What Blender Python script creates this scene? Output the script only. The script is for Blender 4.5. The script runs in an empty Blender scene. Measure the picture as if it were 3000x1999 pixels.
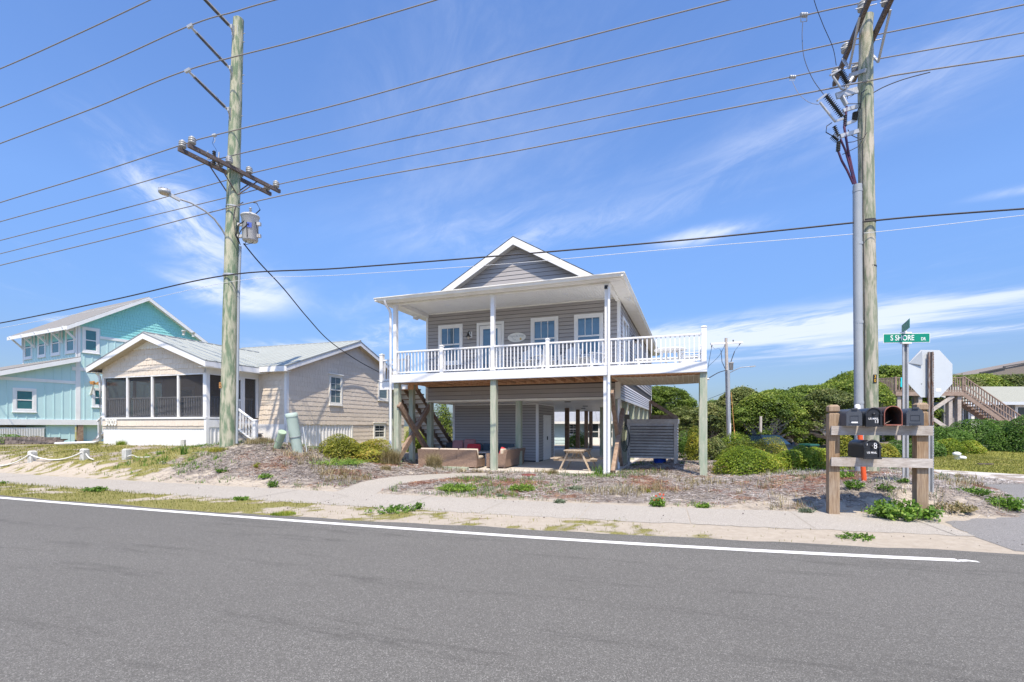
import bpy, math, random
import numpy as np
from mathutils import Vector, Matrix
random.seed(7)
rng = np.random.default_rng(7)
S = bpy.context.scene
COL = S.collection
R = math.radians
# ------------------------------------------------------------------ camera
F, CX, HY, CZ = 1439.0, 1500.0, 1249.0, 1.6
cd = bpy.data.cameras.new('camera')
cam = bpy.data.objects.new('camera', cd)
COL.objects.link(cam)
cam.location = (0, 0, CZ)
cam.rotation_euler = (R(90), 0, 0)
cd.sensor_width = 36.0
cd.lens = 36.0 * F / 3000.0
cd.shift_y = (HY - 999.5) / 3000.0
cd.clip_start = 0.1
cd.clip_end = 3000
S.camera = cam
# ------------------------------------------------------------------ light
SUN = Vector((0.08, -1.0, 1.86)).normalized()
sl = bpy.data.lights.new('sun', 'SUN')
sl.energy = 3.75
sl.angle = R(0.5)
sl.color = (1.0, 0.88, 0.71)
so = bpy.data.objects.new('sun', sl)
COL.objects.link(so)
so.rotation_euler = (-SUN).to_track_quat('-Z', 'Y').to_euler()
so.location = (0, -20, 30)
S.view_settings.view_transform = 'Standard'
S.view_settings.look = 'None'
S.view_settings.gamma = 1.0
S.view_settings.use_curve_mapping = False
S.view_settings.exposure = 0.84
W = bpy.data.worlds.new('World')
S.world = W
W.use_nodes = True
nt = W.node_tree
nt.nodes.clear()


def NN(t, kind, **kw):
    n = t.nodes.new(kind)
    for k, v in kw.items():
        setattr(n, k, v)
    return n


def build_sky():
    L = nt.links.new
    out = NN(nt, 'ShaderNodeOutputWorld')
    bg = NN(nt, 'ShaderNodeBackground')
    bg.inputs['Strength'].default_value = 0.13
    sky = NN(nt, 'ShaderNodeTexSky', sky_type='NISHITA')
    sky.sun_disc = False
    sky.sun_elevation = math.asin(SUN.z)
    sky.sun_rotation = math.atan2(SUN.x, SUN.y)
    sky.air_density = 1.1
    sky.dust_density = 1.6
    sky.ozone_density = 1.0
    sky.altitude = 0
    tc = NN(nt, 'ShaderNodeTexCoord')
    sep = NN(nt, 'ShaderNodeSeparateXYZ')
    L(tc.outputs['Generated'], sep.inputs[0])
    mx = NN(nt, 'ShaderNodeMath', operation='MAXIMUM')
    L(sep.outputs[2], mx.inputs[0])
    mx.inputs[1].default_value = 0.045
    dx = NN(nt, 'ShaderNodeMath', operation='DIVIDE')
    dy = NN(nt, 'ShaderNodeMath', operation='DIVIDE')
    L(sep.outputs[0], dx.inputs[0]); L(mx.outputs[0], dx.inputs[1])
    L(sep.outputs[1], dy.inputs[0]); L(mx.outputs[0], dy.inputs[1])
    P = NN(nt, 'ShaderNodeCombineXYZ')
    L(dx.outputs[0], P.inputs[0]); L(dy.outputs[0], P.inputs[1])

    def math2(op, a, b):
        n = NN(nt, 'ShaderNodeMath', operation=op)
        for i, v in enumerate((a, b)):
            if isinstance(v, (int, float)):
                n.inputs[i].default_value = v
            else:
                L(v, n.inputs[i])
        return n.outputs[0]

    def ramp(v, a, b):
        n = NN(nt, 'ShaderNodeMapRange', interpolation_type='SMOOTHSTEP')
        n.inputs['From Min'].default_value = a
        n.inputs['From Max'].default_value = b
        L(v, n.inputs['Value'])
        return n.outputs[0]

    def noise(scale, rot, sc, detail, rough, dist=0.0, loc=(0, 0, 0)):
        m = NN(nt, 'ShaderNodeMapping')
        m.vector_type = 'TEXTURE'
        m.inputs['Location'].default_value = loc
        m.inputs['Rotation'].default_value = (0, 0, R(rot))
        m.inputs['Scale'].default_value = sc
        L(P.outputs[0], m.inputs[0])
        n = NN(nt, 'ShaderNodeTexNoise')
        n.inputs['Scale'].default_value = scale
        n.inputs['Detail'].default_value = detail
        n.inputs['Roughness'].default_value = rough
        n.inputs['Distortion'].default_value = dist
        L(m.outputs[0], n.inputs['Vector'])
        return n.outputs['Fac']

    def ellipse(cx, cy, ang, a, b):
        m = NN(nt, 'ShaderNodeMapping')
        m.vector_type = 'TEXTURE'
        m.inputs['Location'].default_value = (cx, cy, 0)
        m.inputs['Rotation'].default_value = (0, 0, R(ang))
        m.inputs['Scale'].default_value = (a, b, 1)
        L(P.outputs[0], m.inputs[0])
        ln = NN(nt, 'ShaderNodeVectorMath', operation='LENGTH')
        L(m.outputs[0], ln.inputs[0])
        return ramp(ln.outputs['Value'], 1.0, 0.0)

    soft = noise(1.2, -42, (2.2, 0.8, 1), 9, 0.6, 0.5, (0, 2, 0))
    wisp = noise(1.0, 108, (2.6, 0.8, 1), 9, 0.62, 0.6)          # long streaks
    fine = noise(3.2, 112, (1.7, 0.7, 1), 10, 0.68, 0.9)
    puff = noise(2.1, 100, (1.3, 0.8, 1), 10, 0.6, 0.4, (3, 1, 0))
    gen = math2('MULTIPLY', ramp(wisp, 0.36, 0.80), ramp(fine, 0.20, 0.85))
    gen = math2('MULTIPLY', gen, 0.28)
    sf = ramp(soft, 0.30, 0.66)
    tot = gen

    def add(e, n, k):
        nonlocal tot
        tot = math2('ADD', tot, math2('MULTIPLY', math2('MULTIPLY', e, n), k))
    nf = ramp(fine, 0.22, 0.80)
    npf = ramp(puff, 0.28, 0.72)
    add(ellipse(-1.55, 2.3, 109, 1.2, 0.28), nf, 1.0)      # diagonal streak
    add(ellipse(-2.05, 3.55, 112, 0.95, 0.5), npf, 1.25)   # its lower end
    add(ellipse(-1.75, 2.75, 109, 0.7, 0.35), npf, 0.6)
    add(ellipse(2.9, 4.9, -42, 3.4, 1.5), sf, 1.15)
    add(ellipse(3.6, 6.6, -40, 3.6, 2.4), sf, 0.55)
    add(ellipse(-2.05, 3.7, 112, 1.4, 0.75), sf, 0.9)
    add(ellipse(-0.3, 2.2, 140, 1.6, 0.9), sf, 0.3)
    add(ellipse(0.9, 1.6, 150, 1.3, 0.6), sf, 0.28)
    add(ellipse(-0.6, 4.2, 150, 2.0, 0.9), sf, 0.4)
    add(ellipse(2.3, 5.6, -38, 2.6, 1.0), nf, 0.9)
    add(ellipse(3.2, 4.3, -40, 2.2, 0.5), npf, 0.35)       # band behind the sign
    add(ellipse(1.7, 5.6, -30, 2.2, 1.3), nf, 0.9)
    add(ellipse(4.4, 5.6, -38, 2.4, 0.5), nf, 0.8)
    add(ellipse(1.05, 2.55, 150, 0.6, 0.22), npf, 0.95)    # small patches
    add(ellipse(2.2, 2.05, 150, 0.35, 0.12), npf, 0.6)
    add(ellipse(-0.1, 2.7, 120, 0.8, 0.7), nf, 0.35)
    add(ellipse(0.5, 2.4, 150, 0.9, 0.35), nf, 0.35)
    add(ellipse(-4.2, 4.7, 160, 0.6, 0.35), npf, 0.9)
    add(ellipse(-2.6, 6.2, 160, 1.6, 0.9), npf, 0.7)
    add(ellipse(-1.3, 5.4, 130, 1.6, 0.6), nf, 0.6)
    add(ellipse(-0.25, 1.35, 120, 0.9, 0.5), nf, 0.2)
    add(ellipse(1.0, 1.6, 120, 1.0, 0.5), nf, 0.3)
    cl = ramp(tot, 0.02, 1.0)
    fade = ramp(sep.outputs[2], 0.0, 0.05)
    cl = math2('MULTIPLY', cl, fade)
    cl = math2('MULTIPLY', cl, 0.8)
    tint = NN(nt, 'ShaderNodeMix', data_type='RGBA', blend_type='MULTIPLY')
    tint.inputs['Factor'].default_value = 1.0
    L(sky.outputs[0], tint.inputs['A'])
    hr = NN(nt, 'ShaderNodeValToRGB')
    e = hr.color_ramp.elements
    e[0].position = 0.0; e[0].color = (0.43, 0.53, 0.72, 1)
    e[1].position = 0.75; e[1].color = (0.61, 0.81, 1.13, 1)
    for pos_, c_ in ((0.116, (0.42, 0.52, 0.75, 1)), (0.22, (0.47, 0.62, 0.88, 1)), (0.35, (0.60, 0.77, 1.05, 1))):
        q_ = e.new(pos_); q_.color = c_
    L(sep.outputs[2], hr.inputs[0])
    L(hr.outputs[0], tint.inputs['B'])
    mix = NN(nt, 'ShaderNodeMix', data_type='RGBA')
    L(cl, mix.inputs['Factor'])
    L(tint.outputs['Result'], mix.inputs['A'])
    mix.inputs['B'].default_value = (4.2, 4.5, 5.3, 1)
    L(mix.outputs['Result'], bg.inputs['Color'])
    L(bg.outputs[0], out.inputs[0])


build_sky()

# ------------------------------------------------------------------ helpers


def at(px, py, Y):
    return Vector(((px - CX) / F * Y, Y, CZ + (HY - py) / F * Y))


def srgb(r, g, b):
    def f(c):
        c /= 255.0
        return c / 12.92 if c < 0.04045 else ((c + 0.055) / 1.055) ** 2.4
    return (f(r), f(g), f(b))


def M(name, col, rough=0.7, col2=None, scale=6.0, stretch=(1, 1, 1), lo=0.35, hi=0.68, bump=0.0, bscale=60.0, bstretch=None,
      metal=0.0, spec=0.5, rand=0.0, detail=6.0, dirt=None, dirt_amt=0.0, dirt_scale=1.5, coat=0.0, trans=0.0, local=False):
    m = bpy.data.materials.new(name)
    m.use_nodes = True
    t = m.node_tree
    b = t.nodes['Principled BSDF']
    L = t.links.new
    b.inputs['Roughness'].default_value = rough
    b.inputs['Metallic'].default_value = metal
    b.inputs['Specular IOR Level'].default_value = spec
    b.inputs['Coat Weight'].default_value = coat
    if local:
        src = NN(t, 'ShaderNodeTexCoord').outputs['Object']
    else:
        src = NN(t, 'ShaderNodeNewGeometry').outputs['Position']

    def noise(sc, st, det=6.0, r=0.6):
        mp = NN(t, 'ShaderNodeMapping')
        mp.inputs['Scale'].default_value = st
        L(src, mp.inputs[0])
        n = NN(t, 'ShaderNodeTexNoise')
        n.inputs['Scale'].default_value = sc
        n.inputs['Detail'].default_value = det
        n.inputs['Roughness'].default_value = r
        L(mp.outputs[0], n.inputs['Vector'])
        return n.outputs['Fac']
    cur = None
    if col2 is not None:
        f = noise(scale, stretch, detail)
        mr = NN(t, 'ShaderNodeMapRange')
        mr.inputs['From Min'].default_value = lo
        mr.inputs['From Max'].default_value = hi
        L(f, mr.inputs['Value'])
        mx = NN(t, 'ShaderNodeMix', data_type='RGBA')
        L(mr.outputs[0], mx.inputs['Factor'])
        mx.inputs['A'].default_value = (*col, 1)
        mx.inputs['B'].default_value = (*col2, 1)
        cur = mx.outputs['Result']
    else:
        rgb = NN(t, 'ShaderNodeRGB')
        rgb.outputs[0].default_value = (*col, 1)
        cur = rgb.outputs[0]
    if dirt is not None:
        f = noise(dirt_scale, (1, 1, 0.35), 7.0, 0.65)
        mr = NN(t, 'ShaderNodeMapRange')
        mr.inputs['From Min'].default_value = 0.45
        mr.inputs['From Max'].default_value = 0.75
        mr.inputs['To Max'].default_value = dirt_amt
        L(f, mr.inputs['Value'])
        mx = NN(t, 'ShaderNodeMix', data_type='RGBA')
        L(mr.outputs[0], mx.inputs['Factor'])
        L(cur, mx.inputs['A'])
        mx.inputs['B'].default_value = (*dirt, 1)
        cur = mx.outputs['Result']
    if rand > 0:
        oi = NN(t, 'ShaderNodeObjectInfo')
        mr = NN(t, 'ShaderNodeMapRange')
        mr.inputs['To Min'].default_value = 1 - rand
        mr.inputs['To Max'].default_value = 1 + rand
        L(oi.outputs['Random'], mr.inputs['Value'])
        hs = NN(t, 'ShaderNodeHueSaturation')
        L(mr.outputs[0], hs.inputs['Value'])
        L(cur, hs.inputs['Color'])
        cur = hs.outputs[0]
    L(cur, b.inputs['Base Color'])
    if bump > 0:
        f = noise(bscale, bstretch or stretch, 5.0, 0.6)
        bp = NN(t, 'ShaderNodeBump')
        bp.inputs['Strength'].default_value = bump
        bp.inputs['Distance'].default_value = 0.01
        L(f, bp.inputs['Height'])
        L(bp.outputs[0], b.inputs['Normal'])
    return m


def leaf_mat(name, c1, c2, c3=None, trans=0.3, big=0.5):
    """foliage: hue varies leaf by leaf (face attribute) and clump by clump (noise)"""
    m = bpy.data.materials.new(name)
    m.use_nodes = True
    t = m.node_tree
    L = t.links.new
    b = t.nodes['Principled BSDF']
    b.inputs['Roughness'].default_value = 0.55
    b.inputs['Specular IOR Level'].default_value = 0.35
    at_ = NN(t, 'ShaderNodeAttribute')
    at_.attribute_name = 'tint'
    geo = NN(t, 'ShaderNodeNewGeometry')
    n = NN(t, 'ShaderNodeTexNoise')
    n.inputs['Scale'].default_value = big
    n.inputs['Detail'].default_value = 3
    L(geo.outputs['Position'], n.inputs['Vector'])
    ad = NN(t, 'ShaderNodeMath', operation='MULTIPLY_ADD')
    L(n.outputs['Fac'], ad.inputs[0])
    ad.inputs[1].default_value = 1.3
    ad.inputs[2].default_value = -0.65
    a2 = NN(t, 'ShaderNodeMath', operation='ADD')
    L(at_.outputs['Fac'], a2.inputs[0])
    L(ad.outputs[0], a2.inputs[1])
    cr = NN(t, 'ShaderNodeValToRGB')
    e = cr.color_ramp.elements
    e[0].position = 0.1
    e[0].color = (*c1, 1)
    e[1].position = 0.75
    e[1].color = (*c2, 1)
    if c3:
        q = e.new(0.97)
        q.color = (*c3, 1)
    L(a2.outputs[0], cr.inputs[0])
    L(cr.outputs[0], b.inputs['Base Color'])
    tr = NN(t, 'ShaderNodeBsdfTranslucent')
    L(cr.outputs[0], tr.inputs['Color'])
    ms = NN(t, 'ShaderNodeMixShader')
    ms.inputs[0].default_value = trans
    L(b.outputs[0], ms.inputs[1])
    L(tr.outputs[0], ms.inputs[2])
    L(ms.outputs[0], t.nodes['Material Output'].inputs[0])
    return m


class MB:
    def __init__(s):
        s.v = []; s.f = []; s.sm = []

    def add(s, vs, fs, smooth=False):
        o = len(s.v)
        s.v += [tuple(v) for v in vs]
        s.f += [tuple(i + o for i in f) for f in fs]
        s.sm += [smooth] * len(fs)
        return s

    def hexa(s, p):
        return s.add(p, [(0, 3, 2, 1), (4, 5, 6, 7), (0, 1, 5, 4), (1, 2, 6, 5), (2, 3, 7, 6), (3, 0, 4, 7)])

    def box(s, x0, x1, y0, y1, z0, z1):
        return s.hexa([(x0, y0, z0), (x1, y0, z0), (x1, y1, z0), (x0, y1, z0), (x0, y0, z1), (x1, y0, z1), (x1, y1, z1), (x0, y1, z1)])

    def beam(s, p, q, w, h, up=(0, 0, 1)):
        p = Vector(p); q = Vector(q)
        d = (q - p).normalized()
        u = Vector(up)
        r = d.cross(u)
        if r.length < 1e-4:
            r = d.cross(Vector((1, 0, 0)))
        r.normalize()
        u = r.cross(d).normalized()
        r = r * w / 2; u = u * h / 2
        return s.hexa([p - r - u, p + r - u, q + r - u, q - r - u, p - r + u, p + r + u, q + r + u, q - r + u])

    def tube(s, pts, r, n=8, caps=True):
        pts = [Vector(p) for p in pts]
        k = len(pts)
        rs = r if isinstance(r, (list, tuple)) else [r] * k
        vs = []
        ref = None
        for i, p in enumerate(pts):
            d = (pts[min(i + 1, k - 1)] - pts[max(i - 1, 0)])
            if d.length < 1e-9:
                d = Vector((0, 0, 1))
            d.normalize()
            if ref is None:
                ref = Vector((0, 0, 1)) if abs(d.z) < 0.9 else Vector((1, 0, 0))
            a = d.cross(ref)
            if a.length < 1e-5:
                a = d.cross(Vector((0.3, 1, 0.1)))
            a.normalize()
            b = d.cross(a).normalized()
            ref = a.cross(d) if False else ref
            for j in range(n):
                t = 2 * math.pi * j / n
                vs.append(p + (a * math.cos(t) + b * math.sin(t)) * rs[i])
        fs = [(i * n + j, i * n + (j + 1) % n, (i + 1) * n + (j + 1) % n, (i + 1) * n + j) for i in range(k - 1) for j in range(n)]
        s.add(vs, fs, True)
        if caps:
            s.add(vs[:n], [tuple(range(n))[::-1]])
            s.add(vs[-n:], [tuple(range(n))])
        return s

    def lathe(s, prof, c=(0, 0, 0), n=16, axis=None, smooth=True):
        c = Vector(c)
        ax = Vector(axis or (0, 0, 1)).normalized()
        a = ax.orthogonal().normalized()
        b = ax.cross(a)
        vs = []
        for r_, z in prof:
            for j in range(n):
                t = 2 * math.pi * j / n
                vs.append(c + ax * z + (a * math.cos(t) + b * math.sin(t)) * r_)
        k = len(prof)
        fs = [(i * n + j, i * n + (j + 1) % n, (i + 1) * n + (j + 1) % n, (i + 1) * n + j) for i in range(k - 1) for j in range(n)]
        s.add(vs, fs, smooth)
        s.add(vs[:n], [tuple(range(n))[::-1]])
        s.add(vs[-n:], [tuple(range(n))])
        return s

    def prism(s, poly, vec):
        vec = Vector(vec)
        p = [Vector(q) for q in poly]
        n = len(p)
        s.add(p + [q + vec for q in p], [tuple(range(n))[::-1], tuple(range(n, 2 * n))] + [(i, (i + 1) % n, n + (i + 1) % n, n + i) for i in range(n)])
        return s

    def quad(s, *p):
        return s.add(p, [tuple(range(len(p)))])

    def mesh(s, name, mat):
        me = bpy.data.meshes.new(name)
        me.from_pydata(s.v, [], s.f)
        if any(s.sm):
            me.polygons.foreach_set('use_smooth', s.sm)
        me.materials.append(mat)
        return me

    def build(s, name, mat, parent=None, **kw):
        return link(name, s.mesh(name, mat), parent, **kw)


def link(name, me, parent=None, loc=None, rot=None, scale=None, label=None):
    o = bpy.data.objects.new(name, me)
    COL.objects.link(o)
    if parent is not None:
        o.parent = parent
    if loc is not None:
        o.location = loc
    if rot is not None:
        o.rotation_euler = rot
    if scale is not None:
        o.scale = scale
    if label:
        o['label'] = label
    return o


def thing(name, label, cat, loc=(0, 0, 0), rz=0.0, group=None):
    o = bpy.data.objects.new(name, None)
    o.empty_display_size = 0.2
    COL.objects.link(o)
    o.location = loc
    o.rotation_euler = (0, 0, rz)
    return tag(o, label, cat, group)


def tag(o, label, cat, group=None, kind=None):
    if label: o['label'] = label
    if cat: o['category'] = cat
    if group: o['group'] = group
    if kind: o['kind'] = kind
    return o


def copy_tree(o, loc=None, rz=None, label=None, group=None):
    def rec(a, p):
        c = a.copy()
        COL.objects.link(c)
        c.parent = p
        for ch in list(kids.get(a.name, ())):
            rec(ch, c)
        return c
    kids = {}
    def gather(a):
        kids[a.name] = list(a.children)
        for q in a.children:
            gather(q)
    gather(o)
    c = rec(o, None)
    if loc is not None: c.location = loc
    if rz is not None: c.rotation_euler = (0, 0, rz)
    if label: c['label'] = label
    if group: c['group'] = group
    return c


def np_mesh(name, V, k, mat, tint=None, smooth=False):
    """V: (N*k,3) verts; N faces of k verts each"""
    N = len(V) // k
    me = bpy.data.meshes.new(name)
    me.vertices.add(N * k)
    me.vertices.foreach_set('co', np.ascontiguousarray(V, dtype=np.float32).ravel())
    me.loops.add(N * k)
    me.loops.foreach_set('vertex_index', np.arange(N * k, dtype=np.int32))
    me.polygons.add(N)
    me.polygons.foreach_set('loop_start', np.arange(0, N * k, k, dtype=np.int32))
    me.polygons.foreach_set('loop_total', np.full(N, k, dtype=np.int32))
    if tint is not None:
        a = me.attributes.new('tint', 'FLOAT', 'FACE')
        a.data.foreach_set('value', np.asarray(tint, dtype=np.float32))
    me.update(calc_edges=True)
    me.materials.append(mat)
    return me


def unit(a):
    return a / np.maximum(np.linalg.norm(a, axis=1, keepdims=True), 1e-9)


def leaves(P, Nrm, size, aspect=0.55, tilt=0.6, var=0.35):
    """diamond leaves at P, roughly facing Nrm"""
    n = len(P)
    nn = unit(Nrm + rng.normal(0, tilt, (n, 3)))
    a = unit(np.cross(nn, rng.normal(0, 1, (n, 3))))
    b = np.cross(nn, a)
    L = size * (1 + rng.uniform(-var, var, (n, 1)))
    Wd = L * aspect
    V = np.stack([P - a * L * 0.5, P + b * Wd * 0.5 + nn * L * 0.06, P + a * L * 0.5, P - b * Wd * 0.5 + nn * L * 0.06], axis=1)
    return V.reshape(-1, 3)


def blades(P, H, w, lean=0.5, seg=1):
    """grass blades as tapering quads"""
    n = len(P)
    ang = rng.uniform(0, 2 * math.pi, n)
    d = np.stack([np.cos(ang), np.sin(ang), np.zeros(n)], 1)
    s = np.stack([-np.sin(ang), np.cos(ang), np.zeros(n)], 1)
    ln = np.abs(rng.normal(0, lean, (n, 1)))
    H = H.reshape(-1, 1)
    mid = P + np.array([0, 0, 1]) * H * 0.55 + d * H * ln * 0.35
    top = P + np.array([0, 0, 1]) * H * (1 - 0.25 * np.minimum(ln, 1.5)) + d * H * ln
    w = w * np.ones((n, 1)) * 0.5
    q1 = np.stack([P - s * w, P + s * w, mid + s * w * 0.75, mid - s * w * 0.75], 1)
    q2 = np.stack([mid - s * w * 0.75, mid + s * w * 0.75, top + s * w * 0.08, top - s * w * 0.08], 1)
    return np.concatenate([q1, q2], 1).reshape(-1, 3)


def text(body, name, mat, parent, loc, rot, size, ext=0.003, sx=1.0, align='CENTER', bold=0.0, space=1.0):
    c = bpy.data.curves.new(name, 'FONT')
    c.body = body
    c.size = size
    c.extrude = ext
    c.align_x = align
    c.align_y = 'CENTER'
    c.offset = bold
    c.space_character = space
    c.materials.append(mat)
    tmp = bpy.data.objects.new('text_source', c)
    COL.objects.link(tmp)
    dg = bpy.context.evaluated_depsgraph_get()
    me = bpy.data.meshes.new_from_object(tmp.evaluated_get(dg))
    me.name = name
    bpy.data.objects.remove(tmp)
    bpy.data.curves.remove(c)
    o = bpy.data.objects.new(name, me)
    COL.objects.link(o)
    o.parent = parent
    o.location = loc
    o.rotation_euler = rot
    o.scale = (sx, 1, 1)
    return o


# ------------------------------------------------------------------ materials
WHITE = M('white_vinyl', (0.80, 0.80, 0.80), 0.45, (0.74, 0.745, 0.75), 3.0, dirt=(0.45, 0.42, 0.36), dirt_amt=0.12)
OFFWHITE = M('off_white_trim', (0.79, 0.78, 0.74), 0.5, (0.74, 0.73, 0.68), 2.0, dirt=(0.42, 0.36, 0.27), dirt_amt=0.2)
CEIL = M('porch_ceiling_vinyl', (0.82, 0.81, 0.77), 0.55, (0.78, 0.77, 0.73), 2.0)
GRAY_SIDING = M('gray_lap_siding', (0.345, 0.328, 0.326), 0.6, (0.375, 0.355, 0.352), 1.2, (1, 1, 3), rand=0.05)
SHOWERWOOD = M('bleached_shower_wood', (0.46, 0.42, 0.38), 0.88, (0.62, 0.58, 0.53), 6.0, (0.8, 3, 6), bump=0.3, bscale=25, bstretch=(0.6, 3, 9), rand=0.12, dirt=(0.28, 0.21, 0.16), dirt_amt=0.6)
LAP_SHADE = M('lap_shadow_backing', (0.05, 0.047, 0.047), 0.9)  # dark backing stands in for the shadow line under each siding board
SIDING_SUNLIT = M('sunlit_vinyl_siding', (0.55, 0.52, 0.54), 0.55, (0.54, 0.555, 0.57), 1.5, rand=0.04)  # sunlight on the lower side wall is put into this paler colour
SHINGLE_DARK = M('dark_asphalt_shingle', (0.045, 0.045, 0.048), 0.9, (0.10, 0.10, 0.10), 40)
GREENWOOD = M('treated_pile_wood', (0.30, 0.36, 0.27), 0.85, (0.50, 0.48, 0.39), 5.0, (3, 3, 0.35), bump=0.25, bscale=30, dirt=(0.20, 0.30, 0.20), dirt_amt=0.55, dirt_scale=2.2)
BROWNWOOD = M('weathered_brown_wood', (0.20, 0.13, 0.09), 0.85, (0.32, 0.24, 0.18), 4.0, (2, 2, 2), bump=0.25, bscale=40, rand=0.15)
JOISTWOOD = M('new_joist_wood', (0.54, 0.29, 0.155), 0.8, (0.68, 0.43, 0.27), 5.0, (3, 1, 1), bump=0.1, rand=0.22)
GRAYWOOD = M('silvered_wood', (0.36, 0.32, 0.285), 0.88, (0.52, 0.48, 0.44), 6.0, (0.8, 3, 6), bump=0.35, bscale=25, bstretch=(0.6, 3, 9), rand=0.12, dirt=(0.17, 0.12, 0.09), dirt_amt=0.55)
MAILWOOD = M('mailbox_post_wood', (0.19, 0.112, 0.058), 0.85, (0.37, 0.265, 0.165), 7.0, (6, 6, 0.5), bump=0.35, bscale=26, bstretch=(6, 6, 0.4), dirt=(0.40, 0.36, 0.31), dirt_amt=0.5, dirt_scale=2.0)
TABLEWOOD = M('picnic_table_wood', (0.40, 0.30, 0.20), 0.8, (0.50, 0.42, 0.33), 5.0, (2, 2, 2), bump=0.15, rand=0.15)
CONC = M('concrete_slab', (0.50, 0.465, 0.42), 0.85, (0.57, 0.53, 0.48), 2.5, bump=0.1, dirt=(0.30, 0.26, 0.22), dirt_amt=0.3)
GLASS = M('window_glass', (0.055, 0.12, 0.19), 0.04, (0.07, 0.16, 0.25), 0.9, (1, 1, 3), spec=1.0, coat=0.6)  # reflected sky is put into the blue base colour
GLASS_D = M('dark_window_glass', (0.02, 0.028, 0.035), 0.04, (0.04, 0.055, 0.06), 1.2, spec=0.8, coat=0.3)
GLASS_T = M('teal_window_glass', (0.03, 0.13, 0.15), 0.05, (0.045, 0.18, 0.20), 0.8, spec=0.8, coat=0.3)
BLIND_G = M('blind_behind_glass', (0.10, 0.15, 0.17), 0.12, (0.16, 0.22, 0.24), 2.0, (1, 1, 14), spec=0.6)
BLIND = M('window_blind', (0.22, 0.30, 0.36), 0.6, (0.27, 0.36, 0.42), 3.0)
BLACK = M('black_metal', (0.012, 0.012, 0.013), 0.4)
GALV = M('galvanised_steel', (0.42, 0.43, 0.44), 0.45, (0.50, 0.51, 0.52), 6.0, metal=0.35)
RUST = M('rusty_steel', (0.30, 0.28, 0.26), 0.75, (0.17, 0.085, 0.05), 14.0, (3, 3, 0.6), lo=0.4, hi=0.62, bump=0.1)
TAN = M('tan_shake_siding', (0.63, 0.55, 0.46), 0.75, (0.73, 0.65, 0.555), 9.0, (7, 7, 0.35), bump=0.35, bscale=12, bstretch=(9, 9, 0.3), rand=0.05)
TANSOFFIT = M('tan_soffit', (0.45, 0.38, 0.29), 0.7, (0.50, 0.43, 0.34), 3.0)
ROOFMETAL = M('pale_metal_roof', (0.325, 0.345, 0.32), 0.55, (0.355, 0.375, 0.35), 0.8, rand=0.015, spec=0.3)
ROOFMETAL2 = M('grey_metal_roof', (0.24, 0.25, 0.27), 0.5, (0.30, 0.31, 0.32), 1.5, rand=0.05)
ROOFEDGE = M('metal_roof_edge', (0.24, 0.26, 0.27), 0.5)
SKIRT = M('white_metal_skirting', (0.78, 0.78, 0.785), 0.45, (0.72, 0.72, 0.72), 2.0)
def screen_mat():
    m = M('insect_screen', (0.05, 0.05, 0.058), 0.7)
    t = m.node_tree
    tr = NN(t, 'ShaderNodeBsdfTransparent')
    ms = NN(t, 'ShaderNodeMixShader')
    ms.inputs[0].default_value = 0.45
    t.links.new(tr.outputs[0], ms.inputs[1])
    t.links.new(t.nodes['Principled BSDF'].outputs[0], ms.inputs[2])
    t.links.new(ms.outputs[0], t.nodes['Material Output'].inputs[0])
    return m
SCREEN = screen_mat()
MINT = M('mint_board', (0.47, 0.67, 0.685), 0.6, (0.50, 0.70, 0.715), 1.2)
TEAL = M('teal_shake', (0.25, 0.60, 0.595), 0.65, (0.29, 0.645, 0.64), 8.0, (6, 6, 0.5), rand=0.06)
SHINGLE_PALE = M('pale_asphalt_shingle', (0.17, 0.165, 0.155), 0.9, (0.25, 0.24, 0.23), 12)
ORANGEWOOD = M('orange_stained_wood', (0.50, 0.24, 0.07), 0.7, (0.58, 0.30, 0.10), 6)
POLEWOOD = M('green_treated_pole', (0.15, 0.21, 0.13), 0.88, (0.46, 0.44, 0.33), 3.6, (2.6, 2.6, 0.5), lo=0.42, hi=0.58, bump=0.4, bscale=18, bstretch=(5, 5, 0.5), dirt=(0.13, 0.22, 0.14), dirt_amt=0.55, dirt_scale=2.6)
POLEWOOD2 = M('grey_treated_pole', (0.18, 0.21, 0.14), 0.88, (0.47, 0.43, 0.35), 4.0, (2.8, 2.8, 0.45), lo=0.42, hi=0.58, bump=0.4, bscale=18, bstretch=(5, 5, 0.5), dirt=(0.18, 0.26, 0.18), dirt_amt=0.5, dirt_scale=2.0)
ARMWOOD = M('dark_crossarm_wood', (0.075, 0.055, 0.05), 0.8, (0.16, 0.13, 0.12), 6, (2, 2, 6), bump=0.2)
PORCELAIN = M('grey_porcelain', (0.33, 0.34, 0.34), 0.3, (0.37, 0.37, 0.37), 3)
POLYMER = M('grey_polymer_sheds', (0.10, 0.10, 0.105), 0.5, (0.15, 0.15, 0.15), 5)
POLYMER_D = M('dark_polymer_sheds', (0.028, 0.030, 0.033), 0.5)
WIRE = M('aluminium_wire', (0.25, 0.235, 0.225), 0.85, spec=0.2)
CABLE = M('black_cable', (0.03, 0.027, 0.03), 0.6)
WHITEWIRE = M('thin_bright_wire', (0.62, 0.64, 0.66), 0.5)
TRANSF = M('transformer_paint', (0.55, 0.56, 0.56), 0.4, (0.48, 0.48, 0.47), 3, dirt=(0.30, 0.20, 0.13), dirt_amt=0.4)
BLUEPRINT = M('blue_decal', (0.05, 0.10, 0.45), 0.5)
PVCGREY = M('grey_conduit', (0.30, 0.335, 0.37), 0.5, (0.34, 0.37, 0.40), 2)
PURPLE = M('purple_cable', (0.03, 0.015, 0.07), 0.5, (0.12, 0.025, 0.05), 6, (4, 4, 1))
MAILBLACK = M('black_mailbox_steel', (0.016, 0.017, 0.02), 0.38, (0.024, 0.025, 0.03), 4)
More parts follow.
